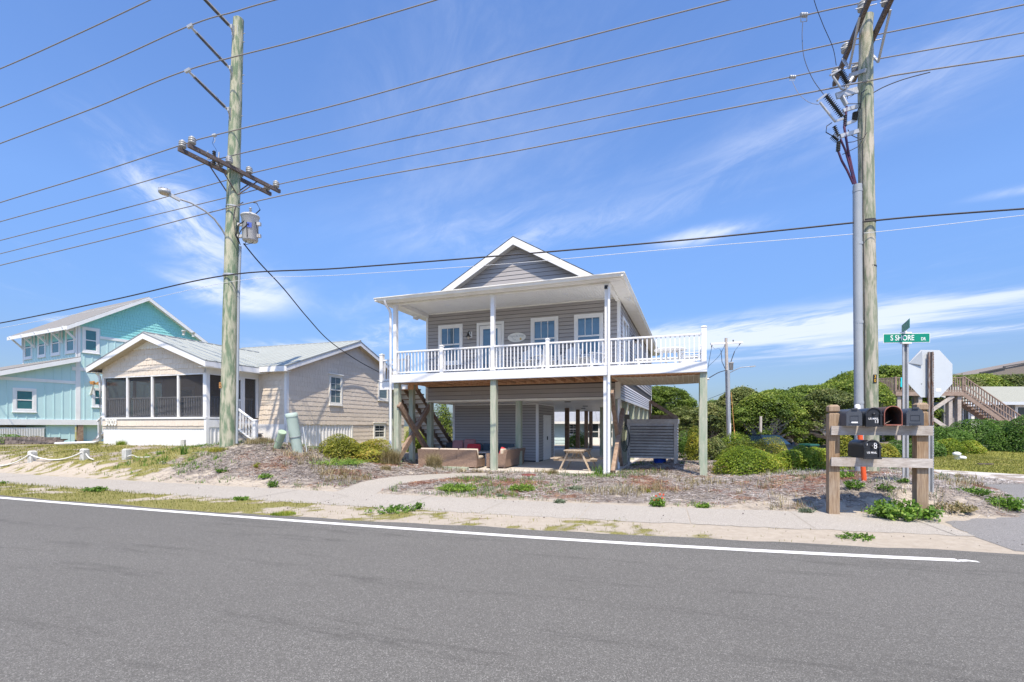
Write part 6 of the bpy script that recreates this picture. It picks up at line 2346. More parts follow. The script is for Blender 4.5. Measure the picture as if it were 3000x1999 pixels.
    MB().tube([rel(628, 400, 16.6), rel(622, 420, 16.6), rel(634, 440, 16.8), rel(631, 452, 17)], 0.006, 4).build('fuse_lead', CABLE, root)
    # conduit down the pole
    mb = MB().tube([rel(704, 722, YL - 0.05), rel(699, 870, YL - 0.05), rel(694, 1300, YL - 0.05)], 0.045, 8)
    mb.build('conduit', PVCGREY, root)
    # street light
    mb = MB()
    pts = [(666, 700, 17.4), (650, 672, 17.2), (628, 642, 17.0), (600, 618, 16.7), (560, 595, 16.4), (515, 580, 16.1)]
    mb.tube([rel(*q) for q in pts], 0.032, 8)
    arm = mb.build('light_arm', GALV, root)
    h = Vector(rel(482, 563, 15.9)); g = Vector(rel(518, 582, 16.1))
    mb = MB()
    dd = (h - g).normalized()
    mb.beam(g - dd * 0.1, g + dd * 0.22, 0.10, 0.09)
    mb.lathe([(0.0, -0.06), (0.16, -0.05), (0.18, -0.01), (0.165, 0.06), (0.06, 0.09), (0.0, 0.09)], h + Vector((0.0, 0, 0)), 16)
    for k in range(12):
        a = k * math.pi / 6
        mb.beam(h + Vector((0.05 * math.cos(a), 0.05 * math.sin(a), 0.09)), h + Vector((0.17 * math.cos(a), 0.17 * math.sin(a), 0.055)), 0.015, 0.06)
    mb.build('lamp_head', GALV, arm)
    MB().lathe([(0.0, -0.075), (0.14, -0.068), (0.14, -0.055)], h, 14).build('lens', CUSH_TAN, arm)
    # steps, clamps
    mb = MB()
    for (x, y) in ((718, 98), (717, 123), (716, 220), (714, 245), (712, 340), (700, 360)):
        q = Vector(rel(x, y)); mb.tube([q, q + Vector((-0.1, 0.02, 0))], 0.012, 5)
    mb.build('step_bolt', GALV, root)
    mb = MB()
    q = Vector(rel(676, 808))
    mb.lathe([(0.255, -0.03), (0.255, 0.03)], q, 18)
    q = Vector(rel(682, 608)); mb.lathe([(0.228, -0.02), (0.228, 0.02)], q, 18)
    mb.build('band_clamp', GALV, root)
    t = text('B', 'pole_tag', ORANGEWOOD, root, rel(645, 1130, YL - 0.24), (R(90), 0, 0), 0.3, 0.004, 0.6)
    return root


build_left_pole()


def build_right_pole():
    b = at(2549, 1385, YR)
    root = thing('utility_pole', 'grey-green timber utility pole behind the mailboxes with wide grey conduit', 'utility pole', (b.x, b.y, b.z))
    rel = lambda px, py, Y=YR: tuple(at(px, py, Y) - b)
    mb = MB()
    pole_shaft(mb, [(0, 0, -0.4), rel(2549, 1300), rel(2545, 950), rel(2538, 520), rel(2535, 250), rel(2539, 48)], [0.205, 0.20, 0.19, 0.182, 0.172, 0.15])
    mb.lathe([(0.15, 0), (0.0, 0.07)], rel(2539, 48), 16)
    mb.build('shaft', POLEWOOD2, root)
    # crossarms run away from the viewer, seen from below
    z_ = 105
    c = Vector(rel(2534, 100))
    dA = (Vector(rel(2446, 240, 14.95)) - Vector(rel(2552, 0, 11.9)))
    d = Vector((dA.x, dA.y, 0)).normalized()
    perp = Vector((d.y, -d.x, 0))
    cut = None
    for s in (-1, 1):
        off = perp * (0.25 * s)
        p0 = c + off - d * 1.95; p1 = c + off + d * 1.95
        arm = MB().beam(p0, p1, 0.10, 0.13).build('crossarm', ARMWOOD, root)
        for k in (-1.75, -0.75, 0.72, 1.72):
            q = c + off + d * k + Vector((0, 0, 0.066))
            pin_insulator(arm, q.x, q.y, q.z, 1.05)
        mb = MB()
        mb.beam(c + off * 1.3 + d * 0.1 + Vector((0, 0, -0.75)), c + off * 1.3 - d * 0.75 + Vector((0, 0, -0.05)), 0.05, 0.05)
        mb.beam(c + off * 1.3 + d * 0.1 + Vector((0, 0, -0.75)), c + off * 1.3 + d * 0.75 + Vector((0, 0, -0.05)), 0.05, 0.05)
        mb.build('arm_brace', GALV, root)
        for k in (-1.0, 0.35, 1.3):
            q = c + off + d * k
            MB().tube([q - perp * 0.22, q + perp * 0.22], 0.012, 5).build('bolt', GALV, arm)
    # bracket and curved steel arm
    mb = MB()
    mb.beam(rel(2488, 222, 13.3), rel(2536, 206, 12.8), 0.05, 0.09)
    mb.tube([rel(2498, 228, 13), rel(2474, 262, 13), rel(2466, 285, 13), rel(2480, 308, 13)], 0.055, 6)
    mb.beam(rel(2450, 282, 13), rel(2512, 264, 13), 0.05, 0.16)
    mb.beam(rel(2470, 325, 13), rel(2512, 312, 13), 0.05, 0.09)
    mb.beam(rel(2462, 400, 13), rel(2515, 384, 13), 0.05, 0.10)
    mb.beam(rel(2476, 365, 13), rel(2508, 352, 13), 0.05, 0.07)
    mb.build('steel_bracket', GALV, root)
    # cutouts and arresters
    for (a0, a1, n, r, tube) in (((2462, 208), (2484, 248), 9, 0.085, ((2440, 225), (2466, 262))), ((2420, 280), (2468, 342), 13, 0.085, ((2402, 300), (2446, 356)))):
        mb = MB()
        shed_stack(mb, rel(*a0), rel(*a1), 0.035, r, n)
        cu = mb.build('fuse_cutout', POLYMER_D, root)
        mb = MB().tube([rel(*tube[0], 12.9), rel(*tube[1], 12.9)], 0.028, 7)
        mb.beam(rel(tube[0][0] - 8, tube[0][1] - 4, 12.9), rel(a0[0], a0[1] - 4), 0.04, 0.04)
        mb.beam(rel(*tube[1], 12.9), rel(a1[0] + 2, a1[1] + 6), 0.04, 0.05)
        mb.build('fuse_tube', GALV, cu)
    for (a0, a1, n, r) in (((2444, 370), (2456, 400), 6, 0.055), ((2438, 398), (2456, 412), 5, 0.085), ((2476, 338), (2476, 372), 6, 0.05), ((2506, 330), (2503, 356), 6, 0.07), ((2457, 415), (2455, 445), 6, 0.055)):
        mb = MB()
        shed_stack(mb, rel(*a0), rel(*a1), 0.025, r, n)
        mb.build('arrester', POLYMER_D, root)
    mb = MB()
    mb.tube([rel(2480, 312), rel(2478, 340), rel(2473, 372), rel(2484, 440), rel(2497, 500), rel(2508, 545)], 0.030, 7)
    mb.tube([rel(2462, 408), rel(2476, 440), rel(2490, 490), rel(2504, 540)], 0.026, 7)
    mb.tube([rel(2456, 445), rel(2466, 472), rel(2482, 500), rel(2500, 540)], 0.028, 7)
    mb.build('riser_cable', PURPLE, root)
    mb = MB()
    mb.tube([rel(2437, 360, 12.9), rel(2422, 370, 12.8), rel(2420, 388, 12.8), rel(2438, 398, 12.9)], 0.012, 5)
    mb.tube([rel(2540, 262, 12.8), rel(2524, 272, 12.8), rel(2521, 310, 12.8), rel(2510, 330, 12.9)], 0.012, 5)
    mb.tube([rel(2536, 283, 12.8), rel(2537, 340, 12.79), rel(2534, 400, 12.79), rel(2514, 430, 12.85), rel(2468, 453)], 0.010, 5)
    mb.tube([rel(2484, 305), rel(2520, 304, 12.8), rel(2522, 320, 12.8)], 0.010, 5)
    mb.tube([rel(2485, 262), rel(2483, 290), rel(2500, 278), rel(2515, 262)], 0.010, 5)
    mb.tube([rel(2484, 380), rel(2492, 395), rel(2512, 405)], 0.010, 5)
    mb.tube([rel(2483, 418), rel(2500, 416), rel(2530, 405, 12.8), rel(2540, 388, 12.8)], 0.010, 5)
    mb.tube([rel(2527, 420, 12.79), rel(2528, 600, 12.79), rel(2532, 900, 12.78), rel(2534, 1200, 12.78)], 0.012, 5)
    mb.build('ground_wire', CABLE, root)
    # wide conduit
    mb = MB()
    mb.tube([rel(2512, 542, 12.85), rel(2512, 700, 12.85), rel(2514, 950, 12.85), rel(2518, 1384, 12.85)], 0.105, 14)
    cn = mb.build('conduit', PVCGREY, root)
    for y in (560, 715, 945, 1180):
        q = Vector(rel(2512 + (y - 542) * 0.007, y, 12.85))
        MB().lathe([(0.112, -0.035), (0.112, 0.035)], q, 14).build('coupling', PVCGREY, cn)
    mb = MB()
    mb.lathe([(0.19, -0.02), (0.19, 0.02)], rel(2543, 784), 18)
    mb.lathe([(0.19, -0.04), (0.19, 0.04)], rel(2541, 652), 18)
    mb.build('band_clamp', CABLE, root)
    mb = MB()
    q = Vector(rel(2563, 1110, YR - 0.19))
    mb.box(q.x - 0.045, q.x + 0.045, q.y - 0.01, q.y, q.z - 0.11, q.z + 0.11)
    tg = mb.build('number_tag', BLACK, root)
    text('3', 'lettering', M('tag_yellow', (0.75, 0.42, 0.02), 0.6), tg, (q.x, q.y - 0.012, q.z + 0.052), (R(90), 0, 0), 0.115, 0.001, 0.9)
    text('0', 'lettering', bpy.data.materials['tag_yellow'], tg, (q.x, q.y - 0.012, q.z - 0.052), (R(90), 0, 0), 0.115, 0.001, 0.9)
    return root


build_right_pole()


def build_far_pole():
    Y = 30.0
    b = at(2137, 1306, Y)
    root = thing('utility_pole', 'distant wooden utility pole with one pale crossarm behind the bushes', 'utility pole', (b.x, b.y, b.z))
    rel = lambda px, py, Y=Y: tuple(at(px, py, Y) - b)
    mb = MB(); pole_shaft(mb, [(0, 0, -0.4), rel(2131, 1160), rel(2127, 991)], [0.13, 0.105, 0.085])
    mb.build('shaft', GRAYWOOD, root)
    MB().beam(rel(2082, 1008), rel(2176, 1003), 0.10, 0.11).build('crossarm', OFFWHITE, root)
    mb = MB(); shed_stack(mb, rel(2148, 1003), rel(2148, 996), 0.03, 0.05, 2); mb.build('insulator', POLYMER_D, root)
    mb = MB(); mb.tube([rel(2133, 1085, 29.85), rel(2137, 1306, 29.8)], 0.10, 10); mb.build('conduit', PVCGREY, root)
    mb = MB(); mb.tube([rel(2140, 1240, 29.75), rel(2140, 1306, 29.75)], 0.035, 6); mb.build('cable_guard', WHITE, root)
    mb = MB(); mb.lathe([(0.0, -0.22), (0.11, -0.22), (0.13, 0.2), (0.15, 0.21), (0.15, 0.25), (0, 0.27)], rel(2142, 1074), 12); mb.build('transformer', TRANSF, root)
    mb = MB(); mb.tube([rel(2135, 1094, 29.9), rel(2150, 1086, 29.6), rel(2170, 1077, 29.4), rel(2200, 1074, 29.2)], 0.025, 6)
    mb.beam(rel(2197, 1075, 29.2), rel(2213, 1073, 29.1), 0.14, 0.07); mb.build('light_arm', GALV, root)
    mb = MB()
    mb.tube([rel(2112, 1027), rel(2114, 1045), rel(2115, 1060), rel(2125, 1082)], 0.02, 5)
    mb.tube([rel(2152, 1030), rel(2144, 1052), rel(2137, 1075)], 0.025, 5)
    mb.tube([rel(2086, 1011), rel(2084, 1018)], 0.03, 5)
    mb.tube([rel(2169, 1006), rel(2165, 1012)], 0.03, 5)
    mb.tube([rel(2169, 1006), rel(2152, 1030)], 0.008, 4)
    mb.tube([rel(2086, 1015), rel(2095, 1024), rel(2106, 1020), rel(2112, 1027)], 0.008, 4)
    mb.build('riser_cable', CABLE, root)


build_far_pole()


# ------------------------------------------------------------------ wires


def bez(pts, n=40):
    """smooth curve through the given points (parabola pieces through catenary samples)"""
    pts = [Vector(p) for p in pts]
    out = []
    m = len(pts)
    for i in range(m - 1):
        p0 = pts[max(i - 1, 0)]; p1 = pts[i]; p2 = pts[i + 1]; p3 = pts[min(i + 2, m - 1)]
        for k in range(n):
            t_ = k / n
            out.append(0.5 * ((2 * p1) + (p2 - p0) * t_ + (2 * p0 - 5 * p1 + 4 * p2 - p3) * t_ * t_ + (3 * p1 - p0 - 3 * p2 + p3) * t_ ** 3))
    out.append(pts[-1])
    return out


def wire(label, pts, r, mat, cat='wire', name='overhead_wire', group=None):
    mb = MB().tube(bez([at(*p) for p in pts], 10), r, 10)
    o = mb.build(name, mat)
    tag(o, label, cat, group)
    return o


def ypole(px, off=0.0):
    """distance of the pole line at an image column, shifted off metres towards the road"""
    t_ = (px - CX) / F
    x0, y0 = 9.45 - off * RN[0], 13.0 - off * RN[1]
    # between the two poles and beyond
    x1, y1 = -10.1 - off * RN[0], 17.5 - off * RN[1]
    dx, dy = x1 - x0, y1 - y0
    if px < 640:
        dx, dy = -RD[0], -RD[1]
        s = (t_ * y1 - x1) / (dx - t_ * dy)
        return y1 + s * dy
    s = (t_ * y0 - x0) / (dx - t_ * dy)
    return y0 + s * dy


GW = 'overhead power lines along the road'
def W_(label, pts, off, r=0.0175, mat=None):
    wire(label, [(x, y, ypole(x, off)) for x, y in pts], r, mat or WIRE, group=GW)


W_('short grey power wire crossing the top left corner of the sky', [(-250, 300), (0, 202), (220, 104), (440, 0), (575, -66), (900, -215)], 1.55, 0.018)
W_('grey power wire held by the middle long ribbed insulator of the left pole', [(-250, 410), (0, 316), (280, 200), (555, 76), (690, 34), (807, 0), (1200, -105)], 1.55, 0.018)
W_('grey power wire held by the lowest long ribbed insulator of the left pole', [(-250, 514), (0, 421), (280, 315), (549, 206), (900, 112), (1279, 0), (1700, -130)], 1.55, 0.018)
W_('power wire tied to the outer left end of the double crossarm', [(-250, 676), (0, 594), (280, 508), (545, 421), (628, 397), (1000, 304), (1500, 165), (2135, 0), (2500, -92)], 1.5)
W_('power wire tied to the inner left insulator of the double crossarm', [(-250, 722), (0, 650), (320, 562), (600, 480), (657, 462), (1000, 380), (1500, 253), (2000, 133), (2355, 46), (2517, 10), (2700, -28)], 0.35)
W_('power wire tied to the inner right insulator of the double crossarm', [(-250, 770), (0, 705), (330, 620), (640, 535), (740, 507), (1100, 424), (1500, 338), (2000, 228), (2475, 122), (2560, 104), (3000, 14), (3300, -50)], -0.4)
W_('power wire tied to the outer right end of the double crossarm', [(-250, 806), (0, 744), (330, 660), (640, 585), (810, 542), (1150, 468), (1500, 397), (2000, 293), (2440, 200), (2540, 179), (3000, 96), (3300, 40)], -1.5)
W_('lowest power wire, clamped to the shafts of both large poles', [(-250, 840), (0, 778), (330, 697), (663, 611), (1000, 537), (1500, 445), (2000, 345), (2542, 238), (2640, 218), (3000, 163), (3300, 118)], 0.22, 0.018)
W_('thick black communication cable crossing before the grey gable', [(-250, 985), (0, 947), (330, 879), (663, 807), (1000, 786), (1500, 747), (2000, 704), (2300, 674), (2538, 649), (2700, 634), (3000, 612), (3300, 590)], 0.26, 0.022, CABLE)
W_('thin bright wire just beneath the black communication cable', [(-250, 1010), (0, 962), (330, 900), (695, 823), (1000, 806), (1500, 772), (2000, 727), (2545, 682), (3000, 631), (3300, 597)], 0.25, 0.007, WHITEWIRE)
cp = [(714, 714, 17.4), (760, 770, 18.2), (830, 845, 20), (900, 930, 22), (966, 1000, 24), (1050, 1058, 26.5), (1123, 1097, 28.6)]
wire('black service cable dropping from the left pole to the tan cottage', cp, 0.022, CABLE)
# clamps hanging on the wires and their thin drop leads
mb = MB()
for (x, y) in ((628, 397), ):
    p = at(x, y, ypole(x, 1.5))
    mb.lathe([(0.045, -0.06), (0.05, 0.0), (0.045, 0.06)], p, 8, axis=(1, 0, 0.2))
    mb.tube([p + Vector((0, 0, -0.04)), p + Vector((0.03, 0, -0.15)), p + Vector((-0.02, 0, -0.25))], 0.012, 5)
o = mb.build('wire_clamp', GALV); tag(o, 'metal clamp on the wire left of the double-crossarm pole', 'clamp', 'clamps on the overhead wires')
p = at(2355, 46, ypole(2355, 0.35))
mb = MB()
for k in range(4):
    mb.lathe([(0.06, -0.012), (0.06, 0.012)], p + Vector((-0.07 + 0.045 * k, 0, 0.01)), 10, axis=(1, 0, 0.2))
mb.tube([p + Vector((-0.08, 0, -0.03)), p + Vector((-0.08, 0, -0.17)), p + Vector((0.08, 0, -0.15)), p + Vector((0.08, 0, 0.0))], 0.012, 5)
o = mb.build('wire_clamp', GALV); tag(o, 'coiled metal clamp hanging on the upper wire near the right pole', 'clamp', 'clamps on the overhead wires')
p = at(2322, 226, ypole(2322, -1.5))
mb = MB()
for k in (-1, 0, 1):
    mb.lathe([(0.05, -0.02), (0.05, 0.02)], p + Vector((0.06 * k, 0, 0.0)), 10, axis=(1, 0, 0.2))
    mb.tube([p + Vector((0.06 * k, 0, 0)), p + Vector((0.06 * k - 0.02, 0, -0.12))], 0.012, 5)
o = mb.build('wire_clamp', GALV); tag(o, 'double metal clamp on the fourth wire near the right pole', 'clamp', 'clamps on the overhead wires')
wire('thin drop lead from the coiled clamp to the pole cutout', [(2352, 65, 13.4), (2350, 110, 13.3), (2356, 170, 13.2), (2380, 230, 13.1), (2413, 277, 13)], 0.008, CABLE, name='drop_lead', group='thin drop leads at the right pole')
wire('thin drop lead falling from above the frame to the pole cutout', [(2370, -80, 12.2), (2385, 0, 12.3), (2410, 70, 12.6), (2440, 140, 12.9), (2450, 192, 13)], 0.008, CABLE, name='drop_lead', group='thin drop leads at the right pole')
wire('faint thin drop lead from the double clamp to the lower cutout', [(2322, 240, 13.6), (2340, 275, 13.4), (2370, 300, 13.1), (2400, 307, 12.9)], 0.006, WIRE, name='drop_lead', group='thin drop leads at the right pole')
wire('bundle of thin leads between the right pole and its lowest wire', [(2552, 276, 12.9), (2590, 255, 12.8), (2650, 232, 12.6), (2725, 212, 12.5)], 0.012, CABLE, name='drop_lead', group='thin drop leads at the right pole')
for lab, pts, r in (('dark service cable between the distant pole and the grey deck', [(2128, 1085, 29.9), (2105, 1092, 26), (2070, 1112, 20)], 0.022),
                    ('thin wire dropping from the left tip of the distant crossarm', [(2086, 1012, 30), (2078, 1055, 31), (2074, 1080, 32)], 0.012),
                    ('thin wire slanting left from the shaft of the distant pole', [(2124, 1010, 30), (2105, 1045, 34), (2070, 1078, 40)], 0.012),
                    ('faint wire crossing the sky low beside the green deck pile', [(2074, 1170, 40), (2100, 1160, 36), (2124, 1150, 31)], 0.014)):
    wire(lab, pts, r, CABLE, group='wires of the distant pole')
g = MB().tube([at(2142, 1150, 29.6), at(2151, 1260, 29.0)], 0.012, 5)
g.tube([at(2151, 1260, 29.0), at(2154, 1300, 28.8)], 0.035, 6)
o = g.build('guy_wire', ORANGEWOOD); tag(o, 'slanting guy wire with a yellow guard beside the distant pole', 'wire')

# ------------------------------------------------------------------ mailboxes


def build_mail():
    a = at(2440, 1477, 9.0)
    ang = -math.atan2(0.2756, 0.961)
    Rm = Matrix.Rotation(ang, 4, 'Z')
    root = thing('mailbox_stand', 'timber stand of two capped square posts and two cross planks carrying mailboxes', 'mailbox stand', (a.x, a.y, 0.0), ang)
    zg = 0.18
    def P(x, y, z):
        v = Rm @ Vector((x, y, z))
        return (a.x + v.x, a.y + v.y, z)
    zt = 1.99
    for i, x in enumerate((0.0, 1.345)):
        mb = MB()
        w = 0.085
        top = zt + (0.0 if i == 0 else 0.02)
        mb.box(x - w, x + w, -w, w, -0.4, top - 0.17)
        mb.hexa([(x - w, -w, top - 0.17), (x + w, -w, top - 0.17), (x + w, w, top - 0.17), (x - w, w, top - 0.17), (x - w + .035, -w + .035, top - 0.145), (x + w - .035, -w + .035, top - 0.145), (x + w - .035, w - .035, top - 0.145), (x - w + .035, w - .035, top - 0.145)])
        mb.hexa([(x - w + .035, -w + .035, top - 0.144), (x + w - .035, -w + .035, top - 0.144), (x + w - .035, w - .035, top - 0.144), (x - w + .035, w - .035, top - 0.144), (x - w, -w, top - 0.115), (x + w, -w, top - 0.115), (x + w, w, top - 0.115), (x - w, w, top - 0.115)])
        mb.box(x - w, x + w, -w, w, top - 0.114, top - 0.035)
        mb.hexa([(x - w, -w, top - 0.034), (x + w, -w, top - 0.034), (x + w, w, top - 0.034), (x - w, w, top - 0.034), (x - w + .03, -w + .03, top), (x + w - .03, -w + .03, top), (x + w - .03, w - .03, top), (x - w + .03, w - .03, top)])
        mb.build('post', MAILWOOD, root)
    for z0, z1, nm in ((1.44, 1.605, 'cross_plank'), (0.878, 1.036, 'cross_plank')):
        MB().box(-0.065, 1.47, -0.14, -0.10, z0, z1).build(nm, GRAYWOOD, root)
        MB().box(-0.065, 1.47, 0.10, 0.14, z0, z1).build(nm, GRAYWOOD, root)
        for k in range(8):
            x = 0.11 + k * 0.15
            MB().box(x, x + 0.145, -0.098, 0.098, z1 - 0.05, z1 - 0.012).build('shelf_board', GRAYWOOD, root)

    def arch(w, h, n=14, r=None):
        """outline of a mailbox front"""
        rr = w / 2
        pts = [(-rr, 0), (-rr, h - rr)]
        pts += [(-rr * math.cos(t), h - rr + rr * math.sin(t)) for t in [math.pi * i / n for i in range(1, n)]]
        pts += [(rr, h - rr), (rr, 0)]
        return pts

    def poly_arch(w, h):
        return [(-w / 2, 0), (-w / 2, h * 0.66), (-w * 0.40, h * 0.84), (-w * 0.2, h * 0.97), (w * 0.2, h * 0.97), (w * 0.40, h * 0.84), (w / 2, h * 0.66), (w / 2, 0)]

    def body(t, prof, L, mat, open_front=False, n='body'):
        mb = MB()
        k = len(prof)
        A = [(x, 0, z) for x, z in prof]
        B = [(x, L, z) for x, z in prof]
        mb.add(A + B, [(i, i + 1, k + i + 1, k + i) for i in range(k - 1)], True)
        mb.add(A + B, [(0, k - 1, 2 * k - 1, k)])
        mb.add(B, [tuple(range(k))])
        if open_front:
            ins = [(x * 0.965, 0, max(0.006, z * 0.985)) for x, z in prof]
            insB = [(x, L - 0.02, z) for x, _, z in ins]
            mb.add(ins + insB, [(i, k + i, k + i + 1, i + 1) for i in range(k - 1)], True)
            mb.add(ins + insB, [(0, k, 2 * k - 1, k - 1)])
            mb.add(insB, [tuple(range(k))[::-1]])
            mb.add(A + ins, [(i, i + 1, k + i + 1, k + i) for i in range(k - 1)])
        else:
            mb.add(A, [tuple(range(k))[::-1]])
        return mb.build(n, mat, t)

    def mbox(kind, x, z, L, w, h, label, yaw=0.0, name='mailbox'):
        t = thing(name, label, 'mailbox', P(x, -0.30, z), ang + yaw, 'mailboxes on the timber stand')
        if kind == 'classic':
            body(t, arch(w, h), L, MAILBLACK)
            d = MB().prism([(px_ * 1.03, -0.03, pz_ * 1.02) for px_, pz_ in arch(w, h)], (0, 0.03, 0)).build('door', MAILBLACK, t)
            mb = MB()
            ring = arch(w * 0.98, h)
            ring2 = arch(w * 0.80, h * 0.90)
            k = len(ring)
            hh = h * 0.66
            ar = [(p_[0], -0.05, p_[1]) for p_ in ring if p_[1] > hh - 0.02]
            mb.tube([(p_[0], -0.035, p_[1]) for p_ in ring if p_[1] >= h - w / 2 - 0.005], 0.016, 6)
            mb.box(-w * 0.53, -w * 0.40, -0.055, -0.03, 0, hh)
            mb.box(w * 0.40, w * 0.53, -0.055, -0.03, 0, hh)
            mb.box(-w * 0.57, -w * 0.37, -0.062, -0.03, hh - 0.03, hh)
            mb.box(w * 0.37, w * 0.57, -0.062, -0.03, hh - 0.03, hh)
            mb.box(-w * 0.56, w * 0.56, -0.07, -0.028, -0.012, 0.018)
            mb.build('door_moulding', MAILBLACK, d)
            MB().lathe([(0.006, 0.0), (0.022, 0.012), (0.022, 0.03), (0.0, 0.035)], (0, -0.03, h * 0.66), 12, axis=(0, -1, 0)).build('knob', MAILBLACK, d)
            text('US MAIL', 'lettering', LETTER, d, (0, -0.032, h * 0.40 if z > 1.3 else h * 0.31), (R(90), 0, 0), 0.047, 0.001, 0.92, bold=0.0006)
            return t, d
        if kind == 'modern':
            body(t, poly_arch(w, h), L, MAILGREY)
            d = MB().prism([(px_ * 1.02, -0.03, pz_) for px_, pz_ in poly_arch(w, h)], (0, 0.03, 0)).build('door', MAILGREY, t)
            MB().box(-w * 0.18, w * 0.18, -0.05, -0.03, h * 0.93, h * 1.01).build('pull_tab', MAILGREY, d)
            MB().box(-w * 0.36, w * 0.36, -0.037, -0.03, h * 0.10, h * 0.125).build('ledge', MAILGREY, d)
            mb = MB()
            for (x0, x1, z0, z1) in ((-w * 0.28, w * 0.28, h * 0.57, h * 0.595), (-w * 0.28, -w * 0.25, h * 0.29, h * 0.58), (w * 0.25, w * 0.28, h * 0.29, h * 0.58), (-w * 0.28, w * 0.28, h * 0.28, h * 0.30)):
                mb.box(x0, x1, -0.037, -0.03, z0, z1)
            mb.build('door_moulding', MAILGREY, d)
            return t, d
        body(t, arch(w, h), L, MAILRUST, open_front=True)
        mb = MB()
        mb.tube([(p_[0], 0.0, p_[1]) for p_ in arch(w, h)], 0.009, 6)
        mb.build('rim', REDRIM, t)
        MB().hexa([(-w * 0.48, -0.03, 0.0), (w * 0.48, -0.03, 0.0), (w * 0.48, 0.0, 0.0), (-w * 0.48, 0.0, 0.0), (-w * 0.48, -0.03, 0.022), (w * 0.48, -0.03, 0.022), (w * 0.48, 0.0, 0.022), (-w * 0.48, 0.0, 0.022)]).build('door_hinge', REDRIM, t)
        MB().box(w * 0.5, w * 0.5 + 0.006, 0.05, 0.09, h * 0.45, h * 0.65).build('flag', REDRIM, t)
        MB().tube([(-w * 0.45, 0.02, 0.03), (w * 0.22, 0.18, 0.10)], 0.006, 5).build('door_spring', RUST, t)
        return t, None
    zt_ = 1.608
    t, d = mbox('modern', 0.225, zt_, 0.50, 0.245, 0.305, 'charcoal plastic mailbox with angular top, leftmost on the upper plank', 0.10)
    MB().box(-0.05, 0.05, -0.042, -0.03, 0.045, 0.07).build('name_strip', LETTER, d)
    t, d = mbox('classic', 0.515, zt_ - 0.005, 0.50, 0.232, 0.315, 'black arched mailbox with white number 13 on the upper plank', 0.05)
    text('13', 'lettering', LETTER, d, (0.045, -0.032, 0.075), (R(90), 0, 0), 0.075, 0.001, 0.9, bold=0.0008)
    mbox('open', 0.82, zt_ + 0.002, 0.48, 0.262, 0.335, 'rusty open-fronted mailbox with red rim on the upper plank', 0.02)
    mbox('modern', 1.13, zt_ + 0.002, 0.50, 0.24, 0.31, 'charcoal plastic mailbox in front of the right post, rightmost on the upper plank', -0.06)
    t, d = mbox('classic', 0.49, 1.04, 0.54, 0.248, 0.315, 'glossy black arched mailbox alone on the lower plank, numbered 1 8', 0.10)
    text('1', 'lettering', LETTER, d, (-0.075, -0.032, 0.245), (R(90), 0, 0), 0.06, 0.001, 0.9, bold=0.0012)
    text('8', 'lettering', LETTER, d, (0.055, -0.032, 0.215), (R(90), 0, 0), 0.15, 0.001, 0.8)


build_mail()

# ------------------------------------------------------------------ signs and markers


def uchannel(mb, x, y, z0, z1, w=0.075, d=0.035):
    th = 0.006
    mb.box(x - w / 2, x - w / 4, y - th, y, z0, z1)
    mb.box(x + w / 4, x + w / 2, y - th, y, z0, z1)
    mb.box(x - w / 4 - 0.003, x - w / 4 + 0.004, y, y + d, z0, z1)
    mb.box(x + w / 4 - 0.004, x + w / 4 + 0.003, y, y + d, z0, z1)
    mb.box(x - w / 4, x + w / 4, y + d - th, y + d, z0, z1)
    return mb


